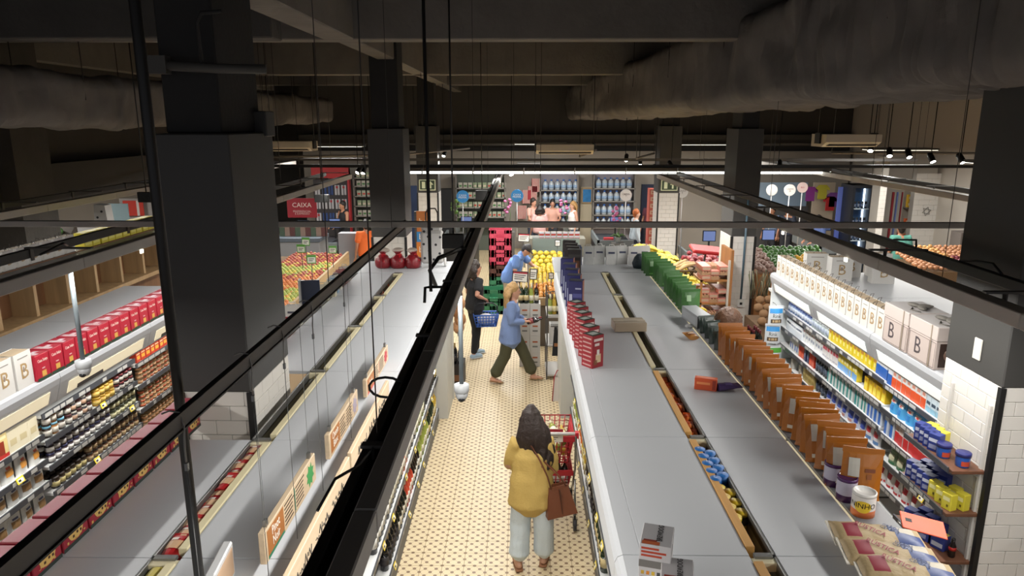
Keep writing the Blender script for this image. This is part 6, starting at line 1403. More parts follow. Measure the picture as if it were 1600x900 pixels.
for i, x in enumerate((-1.86, -1.66, -1.46)):
    e = ob('gift_sack', None, None, (x, 9.45, H), (0, 0, i * .7), label=['left dark red gift sack with ribbon on the left gondola end', 'middle dark red gift sack with ribbon on the left gondola end', 'right dark red gift sack beside the dotted trolley bag'][i], cat='gift sack')
    ob('sack', MB().lathe([(.085, 0), (.108, .03), (.112, .08), (.1, .13), (.06, .17), (.03, .185), (.05, .21), (.07, .23)], mat('#7c1820', .3, bump=1.0, bscale=16, var=.5, vscale=10), 11), e); ob('ribbon', MB().tube([(-.03, -.03, .18), (0, -.05, .19), (.04, -.03, .18)], .012, mat('#b8202a', .4), 6).tube([(0, -.04, .19), (-.03, -.1, .1)], .01, mat('#b8202a', .4), 6).tube([(0, -.04, .19), (.03, -.1, .09)], .01, mat('#b8202a', .4), 6), e); ob('ruffle', MB().ell((0.01, .01, .235), (.085, .07, .035), mat('#b8a99c', .6, bump=.6), 10, 6), e)
tb = ob('trolley_bag', None, None, (-1.2, 9.5, H), (0, 0, .1), label='white shopping trolley bag with black dots on the left gondola end', cat='trolley bag')
DW = mat('#a5a29e', .6); DB = mat('#17171a', .6)
ob('bag', MB().box(-.15, .15, -.1, .1, .06, .5, DW, c=.03).box(-.14, .14, -.09, .09, .48, .58, DW, c=.04), tb)
d = MB()
for (x, z) in ((-.1, .14), (.02, .12), (.1, .2), (-.04, .24), (-.11, .33), (.05, .32), (.11, .42), (-.05, .43), (.0, .53), (-.1, .5)): d.prism([(x + .018 * math.cos(a), z + .018 * math.sin(a)) for a in [k * PI / 4 for k in range(8)]], -.103, -.1, DB, 'xz')
for (y, z) in ((-.05, .2), (.03, .3), (-.04, .42), (.04, .14)): d.prism([(y + .018 * math.cos(a), z + .018 * math.sin(a)) for a in [k * PI / 4 for k in range(8)]], .1505, .153, DB, 'yz')
ob('dots', d, tb, kind='stuff'); ob('handle', MB().tube([(-.08, .1, .1), (-.08, .1, .72), (-.05, .1, .78), (.05, .1, .78), (.08, .1, .72), (.08, .1, .1)], .01, TDK, 8), tb)
for x in (-.17, .17): w = ob('wheel', MB().tube([(x - .015, .02, .06), (x + .015, .02, .06)], .06, mat('#c2c0bc', .5), 16), tb); ob('hub', MB().tube([(x - .018, .02, .06), (x + .018, .02, .06)], .028, DB, 12), w)
# things at the far left edge of the left gondola
random.seed(8)
carrier(-2.2, 5.75, H, .13, .12, .17, mat('#9c8f8a', .5), 'patterned red and white tin bag nearest behind the column', None, '#8c1c24')
for i, (y, c, l) in enumerate(((6.1, '#7c1a24', 'first dark red bag behind the column'), (6.35, '#8c1c26', 'second dark red bag behind the column'))): carrier(-2.2, y, H, .11, .1, .15, mat(c, .5), l)
carrier(-2.2, 6.65, H, .15, .08, .2, mat('#b5b2ab', .5), 'white lettered bag behind the dark red bags', None, '#3a3a44')
e = ob('display_stand', None, None, (-2.22, 7.3, H), (0, 0, .2), label='dark blue display standing on the left gondola', cat='display'); ob('screen', MB().box(-.1, .1, -.02, .02, 0, .3, mat('#1e2638', .3), c=.004), e); ob('cover', MB().box(-.11, -.09, -.1, .02, 0, .32, mat('#8f8f8c', .5)), e)
for i in range(7): carrier(-2.17 + R(-.02, .02), 7.65 + i * .17, H, .12, .08, .17, mat(['#a9a48f', '#b3ad98', '#7c93a8', '#b5b0a4', '#7c4a4c', '#8c5a58', '#a8a49c'][i], .5), ['pale pouch bag nearest the blue display', 'cream bag second from the blue display', 'pale blue bag on the left gondola', 'off-white bag on the left gondola', 'dull red bag on the left gondola', 'brownish red bag on the left gondola', 'grey bag farthest on the left gondola'][i])

# ================================================================ fruit stalls and tills beyond the gondolas
random.seed(77)
WOODL = wood_mat('#a58a64', .75, 1, 4); WOODO = wood_mat('#9c6838', .7, 2, 4)
def fruit(r, hexc, squash=1.0, stem=True, rough=.35, hex2=None):
    b = MB(); m = mat(hexc, rough, var=.18, vscale=14); b.ell((0, 0, 0), (r, r, r * squash), m, 8, 6)
    if stem: b.tube([(0, 0, r * squash * .85), (0.002, 0, r * squash * 1.15)], r * .08, mat('#4a3520', .8), 4)
    return b.mesh('fruit', fix=False)
def pile(name, kinds, spots, label_fn, cat, group, stuff_parent=None, cap=300):
    """spots: (x,y,z,kind) nearest first; the first `cap` are things, the rest one joined heap"""
    rest = MB(); nrest = 0
    for i, (x, y, z, k) in enumerate(spots):
        if i < cap: ob(name, kinds[k][0], None, (x, y, z), (R(-.4, .4), R(-.4, .4), R(0, 6)), label=label_fn(k), cat=cat, group=label_fn(k))
        else:
            rest.ell((x, y, z), (kinds[k][1],) * 3, mat(kinds[k][2], .35, var=.18, vscale=14), 6, 5); nrest += 1
    if nrest: ob(name + '_heap', rest, None, label='heap of %s beyond the nearer ones' % group, cat=cat, kind='stuff')
# ---- apples on the left
st = ob('fruit_stall', None, None, label='sloping wooden stall full of apples behind the left gondola', cat='stall')
ob('bed', MB().add([(-5.5, 11.7, .0), (-4.0, 11.7, 0), (-4.0, 16.0, 0), (-5.5, 16.0, 0), (-5.5, 11.7, .82), (-4.0, 11.7, .82), (-4.0, 16.0, 1.0), (-5.5, 16.0, 1.0)], [(0, 1, 5, 4), (1, 2, 6, 5), (2, 3, 7, 6), (3, 0, 4, 7), (4, 5, 6, 7)], mat('#6a5238', .8)), st)
ob('side_board', MB().prism([(11.65, .62), (16.1, .8), (16.1, 1.1), (11.65, .92)], -4.0, -3.95, WOODL, 'yz'), st); ob('front_board', MB().box(-5.5, -3.95, 11.62, 11.66, .6, .92, WOODL), st)
for k in range(4): ob('slat', MB().prism([(11.65, .50 - k * .13), (16.1, .66 - k * .13), (16.1, .74 - k * .13), (11.65, .58 - k * .13)], -3.99, -3.96, WOODL, 'yz'), st)
AP = {'red': (fruit(.042, '#9c4636'), .042, '#9c4636'), 'green': (fruit(.042, '#98a24a'), .042, '#98a24a'), 'yellow': (fruit(.042, '#c4ac48'), .042, '#c4ac48'), 'blush': (fruit(.042, '#c2743c'), .042, '#c2743c')}
bands = [(11.6, 'blush'), (12.0, 'green'), (12.9, 'blush'), (13.7, 'red'), (14.2, 'green'), (14.8, 'red')]
spots = []
y = 11.75
while y < 15.95:
    row = int(round((y - 11.75) / .073)); x = -4.06 - (row % 2) * .04
    while x > -5.15:
        k = [b_ for a_, b_ in bands if a_ <= y + R(-.15, .15) + .25 * math.sin(x * 5)] or ['blush']
        if random.random() < .2: k = [random.choice(['yellow', 'blush', 'yellow'])]
        t_ = (y - 11.7) / 4.3
        spots.append((x, y, .86 + .18 * t_ + .05 * math.sin(PI * (x + 5.5) / 1.5) + R(-.012, .012), k[-1])); x -= .083
    y += .073
pile('apple', AP, spots, lambda k: {'red': 'deep red apple on the left fruit stall', 'green': 'green apple on the left fruit stall', 'yellow': 'yellow apple on the left fruit stall', 'blush': 'orange-red blushed apple on the left fruit stall'}[k], 'apple', 'apples on the left stall')
def price_card(x, y, z, w, h, face, back, label, stick=0.3):
    e = ob('price_card', None, None, (x, y, z), (R(-.1, .1), 0, R(-.2, .2)), label=label, cat='price card')
    ob('card', MB().box(-w / 2, w / 2, -.004, .004, 0, h, mat(back, .5)).box(-w * .42, w * .42, -.0055, -.004, h * .12, h * .72, mat(face, .6)), e); tx = MB()
    for k in range(2): tx.box(-w * .3, w * (.3 - .15 * k), -.0065, -.0055, h * (.5 - .2 * k), h * (.58 - .2 * k), INK)
    ob('figures', tx, e); ob('stick', MB().box(-.006, .006, -.003, .003, -stick, 0, mat('#4a4a4a', .5)), e)
for i, (px, py, Y) in enumerate(((487, 412, 12.6), (520, 396, 14.6), (478, 384, 13.6), (471, 395, 13.0))):
    p = pY(px, py, Y); price_card(p.x, Y, p.z, .16, .16, '#c9cdc4', '#4f8a3c', ['green price card nearest among the apples', 'green price card farthest among the apples', 'price card leaning left among the apples', 'small price card at the left of the apples'][i])
# ---- yellow fruit in the middle
st = ob('fruit_stall', None, None, label='island stall with yellow melons and citrus behind the blue polo man', cat='stall')
ob('bed', MB().box(.12, 1.15, 12.5, 16.0, 0, .84, mat('#5c5246', .8)), st); ob('rim', MB().box(.1, .13, 12.45, 16.0, .78, .92, WOODL).box(.1, 1.17, 12.45, 12.5, .78, .92, WOODL), st)
FR = {'melon': (fruit(.075, '#b8a02c', .85), .075, '#b8a02c'), 'lemon': (fruit(.04, '#bd9f2a', 1.15, False), .04, '#bd9f2a'), 'orange': (fruit(.043, '#bd7e26', 1, False), .043, '#bd7e26'), 'lime': (fruit(.036, '#6f8f34', 1, False), .036, '#6f8f34')}
spots = []
for j in range(5):
    for i in range(5): spots.append((.28 + i * .14 + (j % 2) * .05, 14.9 + j * .15, .92 + .06 * j + R(0, .03), 'melon'))
for j in range(19):
    for i in range(11):
        x = .2 + i * .085; y = 12.6 + j * .082; k = 'orange' if (j < 8 or i > 7) else 'lemon'
        if j > 14 and i > 6: k = 'lime'
        spots.append((x + R(-.01, .01), y, .88 + .012 * j + .04 * math.sin(PI * i / 10) + R(0, .02), k))
for j in range(9):
    for i in range(4): spots.append((.82 + i * .09, 14.2 + j * .15, 1.0 + R(0, .1), 'orange' if i > 1 else 'lime'))
pile('fruit', FR, spots, lambda k: {'melon': 'yellow melon on the middle fruit stall', 'lemon': 'lemon on the middle fruit stall', 'orange': 'orange on the middle fruit stall', 'lime': 'lime on the middle fruit stall'}[k], 'fruit', 'citrus fruit on the middle stall')
def frame_sign(px, py, Y, w, h, label, stick=.5, red=True):
    p = pY(px, py, Y); e = ob('price_sign', None, None, (p.x, Y, p.z), (-.1, R(-.08, .08), 0), label=label, cat='price sign')
    ob('frame', MB().box(-w / 2, w / 2, -.008, .008, 0, h, TBLK, c=.003), e); c = MB().box(-w / 2 + .015, w / 2 - .015, -.0095, -.008, .015, h - .015, PAPER)
    if red: c.box(-w / 2 + .015, w / 2 - .015, -.0105, -.0095, h * .78, h - .015, mat('#9c1c28', .5))
    ob('card', c, e); t_ = MB()
    for k in range(3): t_.box(-w * .36, w * (.36 - .1 * k), -.0112, -.0095, h * (.6 - .17 * k), h * (.67 - .17 * k), INK)
    ob('figures', t_, e); ob('pole', MB().tube([(0, 0.01, 0), (0, 0.01, -stick)], .008, TBLK, 6), e)
frame_sign(812, 441, 11.9, .27, .19, 'larger black-framed price sign before the blue polo man', .55); frame_sign(833, 437, 11.9, .13, .19, 'smaller black-framed price sign beside the larger one', .55, False)
frame_sign(818, 378, 16.6, .27, .2, 'black-framed price sign behind the man in blue', .9); frame_sign(871, 385, 15, .12, .14, 'small white price sign above the limes', .4, False); frame_sign(861, 436, 13, .1, .12, 'small white price sign in the oranges', .3, False)
bw = MB()
for k in range(12):
    a = 2 * PI * k / 12; bw.tube([(.1 * math.cos(a), .1 * math.sin(a), 0), (.19 * math.cos(a), .17 * math.sin(a), .1)], .014, mat('#4a3a2a', .8), 5)
for (r_, z) in ((.11, .0), (.15, .05), (.19, .1)): bw.tube([(r_ * math.cos(2 * PI * k / 16), r_ * .9 * math.sin(2 * PI * k / 16), z) for k in range(16)], .013, mat('#5a4632', .8), 5, closed=True)
bask_me = bw.mesh('wicker_bowl')
ob('wicker_bowl', bask_me, None, (.62, 12.45, .9), label='wicker bowl of oranges on the middle stall', cat='bowl')
# crates left of the man
def crate(x, y, z, w, d, h, hexc, label, group=None):
    e = ob('plastic_crate', None, None, (x, y, z), label=label, cat='crate', group=group); m = mat(hexc, .5)
    b = MB().box(-w / 2, w / 2, -d / 2, -d / 2 + .015, 0, h * .3, m).box(-w / 2, w / 2, -d / 2, -d / 2 + .015, h * .7, h, m).box(-w / 2, -w * .18, -d / 2, -d / 2 + .015, 0, h, m).box(w * .18, w / 2, -d / 2, -d / 2 + .015, 0, h, m)
    b.box(-w / 2, w / 2, d / 2 - .015, d / 2, 0, h, m).box(-w / 2, -w / 2 + .015, -d / 2, d / 2, 0, h, m).box(w / 2 - .015, w / 2, -d / 2, d / 2, 0, h, m).box(-w / 2, w / 2, -d / 2, d / 2, 0, .015, m); ob('shell', b, e)
    r_ = MB()
    for k in range(6): xx = -w / 2 + w * (k + .5) / 6; r_.box(xx - .006, xx + .006, -d / 2 - .006, -d / 2, 0, h, m)
    ob('ribs', r_, e)
cx = pY(782, 395, 16.2).x
for i in range(6): crate(cx, 16.2, i * .27, .52, .4, .26, ['#2c6a4a', '#2c6a4a', '#4a2c24', '#a8364a', '#a8364a', '#a8364a'][i], ['green crate at the bottom of the crate stack', 'green crate second from the bottom of the crate stack', 'brown crate in the middle of the crate stack', 'lowest pink crate of the stack', 'middle pink crate of the stack', 'topmost pink crate of the stack'][i])
for i in range(2): crate(cx - .1, 14.9, i * .27, .5, .4, .26, '#2a6e4c', ['green crate on the floor before the stack', 'green crate on top of another before the stack'][i])
# wine cartons with bottles, little shelf with heart box
e = ob('carton_stack', None, None, label='tall stack of white wine cartons in the aisle', cat='cartons')
for k in range(4):
    for i in range(2): ob('carton', pack(.17, .26, .27, '#b9b7b3', [('f', .25, .75, .55, .65, '#a0522d'), ('f', .25, .75, .25, .35, '#6a6a68')]), e, (.06 + i * .175, 11.5, k * .272))
for i in range(12):
    k = ['spark', 'spark', 'white', 'red'][i % 4]; ob('wine_bottle', WINES[k], None, (.0 + (i % 4) * .085, 11.42 + (i // 4) * .085, 1.09), label='bottle on the white carton stack in the aisle', cat='bottle', group='bottles on the carton stack')
e = ob('side_shelf', None, None, label='low shelf with a white heart carton at the end of the right gondola', cat='shelf')
for z in (.06, .55, 1.02): ob('board', MB().box(.4, .86, 10.75, 11.4, z, z + .025, mat('#a8a5a0', .5)), e)
ob('frame', MB().box(.4, .42, 10.75, 10.78, 0, 1.4, TDK).box(.84, .86, 10.75, 10.78, 0, 1.4, TDK).box(.4, .42, 11.38, 11.4, 0, 1.4, TDK).box(.84, .86, 11.38, 11.4, 0, 1.4, TDK), e)
hb = ob('heart_carton', None, None, (.6, 10.95, .575), label='white carton with a red heart on the low shelf', cat='carton'); ob('box', pack(.3, .25, .3, '#c2c0bd', [('f', .2, .8, .7, .74, '#8c8a88')]), hb)
ht = []
for k in range(20): t_ = 2 * PI * k / 20; ht.append((.0028 * 16 * math.sin(t_) ** 3, .14 + .0028 * (13 * math.cos(t_) - 5 * math.cos(2 * t_) - 2 * math.cos(3 * t_) - math.cos(4 * t_))))
ob('heart', MB().prism(ht, -.1275, -.1255, mat('#a8201c', .5), 'xz'), hb)
for i in range(12): ob('wine_bottle', WINES[['white', 'gold', 'red'][i % 3]], None, (.46 + (i % 6) * .065, 10.9 + (i // 6) * .1, 1.045), label='bottle on top of the low shelf in the aisle', cat='bottle', group='bottles on the low shelf')
for i in range(8): ob('pouch', K['bagred'], None, (.78, 10.3 + .05 * i, .9), (0, 0, -1.2), label='small red and white pouch hanging at the gondola end', cat='pouch', group='pouches at the gondola end') if False else None
e = ob('hanging_aprons', None, None, (.60, 10.35, 0), label='dark cloth bags hanging from the right gondola end', cat='bags')
for k in range(4): ob('cloth', MB().prism([(-.1 + .05 * k, 1.0), (-.06 + .05 * k, 1.0), (-.03 + .05 * k, .55), (-.13 + .05 * k, .55)], -.05 + .02 * k, -.03 + .02 * k, mat(['#1b1a1c', '#262224', '#1c1c1e', '#3a2a20'][k], .9), 'xz'), e)
ob('rail', MB().box(-.15, .2, -.04, .06, 1.0, 1.02, TDK), e); ob('band', MB().box(-.1, .08, -.056, -.05, .7, .75, mat('#8a5a34', .6)), e); ob('post', MB().box(.14, .17, -.02, .04, 0, 1.0, WOODO), e)
e = ob('standing_bag', None, None, (.56, 9.9, 0), (0, 0, -.15), label='red, white and blue shopping bag standing on the floor', cat='bag'); ob('panel', MB().add([(-.09, -.05, 0), (.09, -.05, 0), (.09, .05, 0), (-.09, .05, 0), (-.07, -.01, .36), (.07, -.01, .36), (.07, .01, .36), (-.07, .01, .36)], [(3, 2, 1, 0), (0, 1, 5, 4), (1, 2, 6, 5), (2, 3, 7, 6), (3, 0, 4, 7)], mat('#bdb6b0', .6)), e)
ob('blue_panel', MB().box(.0, .085, -.053, -.046, .02, .26, mat('#3c5a7c', .6)), e); ob('trim', MB().tube([(-.09, -.05, 0), (-.07, -.01, .36), (-.03, 0, .46), (.03, 0, .46), (.07, -.01, .36), (.09, -.05, 0)], .008, mat('#9c1c28', .5), 6), e)
# left side of the aisle beyond the gondola
e = ob('bottle_crate', None, None, (-1.03, 10.6, 0), label='dark crate of bottles at the end of the left gondola', cat='crate'); ob('box', MB().box(-.15, .15, -.2, .2, 0, .35, mat('#241c18', .6)).box(-.152, .152, -.202, -.2, .1, .2, mat('#6a4428', .6)), e)
for i in range(6): ob('wine_bottle', WINES['black'], None, (-1.12 + (i % 3) * .09, 10.5 + (i // 3) * .12, .35), label='black bottle standing in the dark crate', cat='bottle', group='bottles in the dark crate')
e = ob('bread_bags', None, None, (-.93, 10.05, 0), label='hanging clear bags of brown bread rolls at the left gondola end', cat='bags')
for k in range(5): ob('bag', MB().ell((0.03 * (k % 2), .04 * k, 1.55 - k * .13), (.09, .08, .11), mat(['#a87850', '#b88a64', '#9c6a44'][k % 3], .3, bump=.8, bscale=18, var=.4, vscale=30), 10, 8), e)
ob('strip', MB().box(-.01, .01, .1, .11, .9, 1.75, STEEL), e)

# ---- bananas, eggs and more on the right
st = ob('fruit_stall', None, None, label='long stall of bananas behind the green bags', cat='stall'); ob('bed', MB().box(2.3, 3.2, 11.1, 15.6, 0, 1.02, mat('#6a5238', .8)), st); ob('front_board', MB().box(2.27, 2.3, 11.1, 15.6, .8, 1.14, WOODO), st); ob('near_bed', MB().box(2.05, 2.64, 9.6, 11.08, 0, 1.12, mat('#6a5238', .8)), st)
b = MB(); ym = mat('#cdb63c', .5, var=.15, vscale=9)
for k in range(5):
    a = (k - 2) * .28; pts = []
    for q in range(6): t_ = q / 5 * 1.5 - .2; pts.append((.15 * math.sin(t_) * math.cos(a) , .15 * math.sin(t_) * math.sin(a) + .028 * (k - 2), .09 * math.cos(t_)))
    b.tube(pts, [.009, .018, .021, .021, .016, .007], ym, 6)
b.ell((-.02, 0, .09), (.015, .03, .012), mat('#5c4a24', .7), 6, 4)
bme = b.mesh('banana_bunch'); bgreen = None
random.seed(9)
for i in range(240):
    near_ = i % 3 == 0; x = (2.12 + .45 * random.random()) if near_ else (2.4 + .7 * random.random()); y = (9.7 + 1.3 * random.random()) if near_ else (11.2 + 4.3 * random.random()); z = (1.17 + R(0, .12)) if near_ else 1.07 + .16 * math.sin(PI * (x - 2.3) / .9) + R(0, .06)
    ob('banana_bunch', bme, None, (x, y, z), (R(-.5, .5), R(-.5, .5), R(0, 6.3)), label='bunch of yellow bananas on the long stall', cat='bananas', group='banana bunches', scale=(1.15, 1.15, 1.15))
rk = ob('egg_rack', None, None, label='wooden rack of egg packs against the tiled column with conduit', cat='rack')
for z in (1.0, 1.35, 1.7): ob('shelf', MB().box(2.68, 3.1, 10.45, 10.95, z - .03, z, WOODO), rk); 
ob('side_panel', MB().box(3.1, 3.14, 10.42, 10.97, 0, 2.15, WOODO), rk); ob('post', MB().box(2.68, 2.71, 10.45, 10.48, 0, 1.7, WOODO), rk); ob('post', MB().box(3.07, 3.1, 10.42, 10.45, 0, 2.0, mat('#b5b0a6', .5)), rk)
ep = MB(); ep.box(-.07, .07, -.07, .07, 0, .045, mat('#9c7a5c', .8, bump=.8, bscale=30)); 
for i in range(3):
    for j in range(3): ep.ell((-.045 + i * .045, -.045 + j * .045, .045), (.021, .021, .024), mat('#b8876a', .6), 6, 4)
epm = ep.mesh('egg_pack'); epr = pack(.14, .14, .065, '#b56a5c', [('f', .1, .9, .2, .8, '#a8907c'), ('t', .1, .9, .1, .9, '#c2897c')])
for z in (1.7, 1.35, 1.0):
    for s_ in range(3):
        for i in range(3):
            for j in range(3): 
                if random.random() < .9: ob('egg_pack', epm if (s_ + i) % 2 else epr, None, (2.76 + i * .13, 10.53 + j * .13, z + s_ * .068), label='egg pack stacked on the %s shelf of the wooden rack' % {1.7: 'top', 1.35: 'middle', 1.0: 'bottom'}[z], cat='egg pack', group='egg packs on the %s rack shelf' % {1.7: 'top', 1.35: 'middle', 1.0: 'bottom'}[z])
ob('wicker_bowl', bask_me, None, (2.9, 12.6, 1.3), scale=(1.5, 1.5, 1.4), label='big wicker basket of baguettes above the bananas', cat='basket'); ob('basket_stand', MB().tube([(2.9, 12.6, 0), (2.9, 12.6, 1.3)], .02, TDK, 8).tube([(2.9, 12.9, 0), (2.9, 12.9, 2.2)], .012, TDK, 6), label='dark stand under the big wicker basket', cat='stand')
for i in range(6): ob('baguette', MB().tube([(-.2, 0, 0), (0, 0, .03), (.2, 0, 0)], [.02, .035, .02], mat('#c9a878', .7), 7), None, (2.9 + R(-.08, .08), 12.6 + R(-.1, .1), 1.45 + R(0, .05)), (0, R(-.4, .2), R(.2, 1.0)), label='pale baguette in the wicker basket', cat='bread', group='baguettes in the wicker basket')
RD = {'red': (fruit(.05, '#7c2430', 1, False), .05, '#7c2430'), 'pink': (fruit(.05, '#a85a5c', 1, False), .05, '#a85a5c')}
spots = [(3.3 + R(0, .7), 12.65 + R(0, 2.0), 1.25 + R(0, .14), random.choice(['red', 'red', 'pink'])) for _ in range(110)]; spots.sort(key=lambda s_: s_[1])
ob('fruit_stall', MB().box(3.25, 4.05, 12.55, 14.7, 0, 1.22, mat('#6a5238', .8)), label='stall of dark red fruit behind the bananas', cat='stall')
pile('plum', RD, spots, lambda k: {'red': 'dark red fruit behind the bananas', 'pink': 'pinkish fruit behind the bananas'}[k], 'fruit', 'red fruit')
ob('red_tray', MB().box(-.3, .3, -.16, .16, 0, .07, mat('#b3282c', .5), c=.02), None, (3.5, 13.4, 1.6), (0.25, 0.12, 0.1), label='bright red tray propped above the dark fruit', cat='tray'); ob('tray_post', MB().tube([(3.15, 12.9, 0), (3.5, 13.4, 1.6)], .02, TDK, 6), label='post carrying the bright red tray', cat='post')
# red cartons by the far tiled column
for i in range(10):
    p = pY(1023, 340, 18.6); ob('red_carton', pack(.34, .3, .17, '#b85a4c', [('f', .1, .9, .2, .8, '#c9a48c'), ('f', .2, .8, .35, .6, '#a82c2c')]) if i == 0 else bpy.data.objects['red_carton'].data, None, (p.x - .02, 18.6, .6 + i * .172), label='red patterned carton stacked beside the far tiled column', cat='carton', group='red cartons by the far column')
ob('pallet', MB().box(2.95, 3.42, 18.4, 18.8, 0, .6, WOODO), label='wooden base under the red cartons', cat='base')
crate(2.62, 16.6, .6, .5, .4, .26, '#b3202a', 'red crate of juice bottles beyond the bananas'); ob('table', MB().box(2.3, 2.95, 16.3, 16.9, 0, .6, mat('#5c5248', .8)), label='low table under the red crate', cat='table')
for i in range(10): ob('juice_bottle', jar(['#c4642a', '#7c8a4a'][i % 2], '#c9c4bc', '#d6cdbf', .2, .04) if i < 2 else bpy.data.objects['juice_bottle' + ('' if i % 2 == 0 else '.001')].data, None, (2.44 + (i % 5) * .09, 16.55 + (i // 5) * .1, .73), label=['orange juice bottle in the red crate', 'green juice bottle in the red crate'][i % 2], cat='bottle', group=['orange juice bottles', 'green juice bottles'][i % 2])
# coconuts, wine crate and rack between the column and the dairy wall
cc = ob('coconut_bin', None, None, label='wooden bin of coconuts behind the tiled column with conduit', cat='bin'); ob('box', MB().box(3.42, 4.2, 10.0, 10.6, 0, 1.12, wood_mat('#8a7058', .75, 0, 4)), cc)
CN = fruit(.068, '#8c6a4a', 1.05, False, .8); k = 0
for j in range(4):
    for i in range(6): ob('coconut', CN, None, (3.48 + i * .13 + (j % 2) * .05, 9.99 + .1 * j, 1.17 + .085 * j + R(0, .02)), (R(0, 3), R(0, 3), 0), label='brown coconut in the wooden bin', cat='coconut', group='coconuts')
ob('dry_twigs', MB().add([], [], WOODL), label=None) if False else None
tw_ = MB(); random.seed(5)
for i in range(60): x = R(3.45, 4.1); tw_.tube([(x, 10.5, 1.4), (x + R(-.1, .1), 10.5 + R(-.06, .06), 1.65 + R(0, .2))], .006, mat(['#4c4a38', '#6a6a52', '#8a826a'][i % 3], .9), 4)
ob('dried_twigs', tw_, None, label='bundle of dried twigs above the coconuts', cat='twigs', kind='stuff')
for i in range(3): ob('kraft_carton', pack(.34, .34, .3, '#8a7452', [('f', .3, .7, .35, .65, '#6a5638')]), None, (3.16, 9.62, i * .302), label=['kraft carton on the floor under the red-capped wines', 'kraft carton in the middle under the red-capped wines', 'top kraft carton under the red-capped wines'][i], cat='carton')
for i in range(16): ob('wine_bottle', WINES['red'], None, (3.03 + (i % 4) * .088, 9.49 + (i // 4) * .085, .906), label='red-capped wine bottle on the kraft cartons', cat='bottle', group='red-capped wines')
vr = ob('vegetable_rack', None, None, label='wooden rack with peppers and potatoes behind the dairy wall', cat='rack'); ob('body', MB().box(3.75, 5.2, 11.2, 12.4, 0, 1.62, WOODO), vr)
VG = {'green': (fruit(.055, '#3f6a2c', 1, False), .055, '#3f6a2c'), 'yellow': (fruit(.06, '#d0a024', 1, False), .06, '#d0a024'), 'potato': (fruit(.05, '#9c7f74', .8, False), .05, '#9c7f74')}
spots = [(3.8 + .09 * i + R(-.02, .02), 11.3 + .1 * j, 1.67 + .02 * j + R(0, .04), 'potato' if i < 4 else 'green' if (i < 9 or j > 5) else 'yellow') for j in range(10) for i in range(15)]
pile('vegetable', VG, spots, lambda k: {'green': 'green pepper on the wooden rack', 'yellow': 'yellow pepper on the wooden rack', 'potato': 'pale potato on the wooden rack'}[k], 'vegetable', 'vegetables on the rack')
ob('red_carton', pack(.3, .3, .22, '#a8262c', [('f', .2, .8, .4, .6, '#c98a84')]), None, (3.62, 9.55, 1.75), label='red carton at the far end of the dairy wall', cat='carton'); ob('bracket_shelf', MB().box(3.45, 3.85, 9.23, 9.75, 1.71, 1.745, SHELF).box(3.45, 3.85, 9.23, 9.26, 0, 1.71, SHELF), label='white bracket shelf under the red carton', cat='shelf')

# ================================================================ tills and the far wall
random.seed(41)
def till(x, y, label, scr=True, color='#2b2c2f'):
    e = ob('checkout', None, None, (x, y, 0), label=label, cat='checkout')
    ob('counter', MB().box(-.45, .45, -.9, .9, 0, .85, mat('#1a1a1c', .5), c=.01), e); ob('belt', MB().box(-.38, .2, -.85, .5, .85, .87, mat('#33363a', .4)), e); ob('rim', MB().box(-.48, .48, -.93, -.86, .75, .95, mat('#6a7072', .4)).box(-.48, -.42, -.93, .93, .75, .95, mat('#6a7072', .4)), e)
    if scr:
        m = ob('monitor', MB().box(-.02, .3, .3, .34, 1.15, 1.42, mat('#1d2430', .25), c=.005), e, (0, 0, 0)); ob('stand', MB().box(.12, .16, .3, .34, .85, 1.15, TBLK), m); ob('screen', MB().box(.0, .28, .296, .2995, 1.17, 1.4, mat('#5a6c9c', .3, emit=.25)), m)
        ob('sweets', MB().box(-.3, -.05, -.88, -.7, .87, 1.0, mat('#b3353a', .5)), e)
    return e
for (px, py, Y, l) in ((512, 375, 19.1, 'left till with the bright monitor'), (462, 380, 18.7, 'far left till beside the red till sign'), (955, 375, 19.6, 'middle till with the grey rim'), (1105, 360, 17.0, 'right till between the two tiled columns'), (1200, 350, 17.2, 'right till behind the dairy wall'), (1290, 345, 18.8, 'far right till with the cashier'), (720, 372, 19.6, 'till in front of the plant racks')):
    p = pY(px, py, Y); till(p.x, Y, l)
# till sign
p = pY(473, 340, 15.4); e = ob('till_sign', None, None, tuple(p), label='dark red hanging sign reading CAIXA', cat='sign'); ob('board', MB().box(-.32, .32, -.012, .012, -.0, .42, mat('#8c1c2c', .5), c=.004), e); lettering('CAIXA', .14, mat('#d8ccc8', .5), e, (0, -.0135, .27)); lettering('PREFERENCIAL\nE EXPRESSO', .06, mat('#c9b3b0', .5), e, (0, -.0135, .11)); ob('hanger', MB().tube([(0, 0, .42), (0, 0, 5.75 - p.z)], .006, TBLK, 5), e)
def disc(px, py, Y, r, hexc, txt, tcol, label):
    p = pY(px, py, Y); e = ob('round_sign', None, None, (p.x, Y, p.z), label=label, cat='sign'); ob('disc', MB().prism([(r * math.cos(2 * PI * k / 24), r * math.sin(2 * PI * k / 24)) for k in range(24)], -.01, .01, mat(hexc, .5), 'xz'), e); lettering(txt, r * .42, mat(tcol, .5), e, (0, -.0115, 0)); ob('pole', MB().tube([(0, .005, -r), (0, .005, -p.z + .9)], .012, mat('#c4c4c4', .4), 6), e)
disc(723, 307, 19.5, .17, '#2f86c8', 'CAIXA\nPREFER.', '#dfe6ee', 'blue round till sign left of the central track'); disc(808, 306, 19.5, .17, '#2f86c8', 'CAIXA\nPREFER.', '#dfe6ee', 'blue round till sign right of the central track')
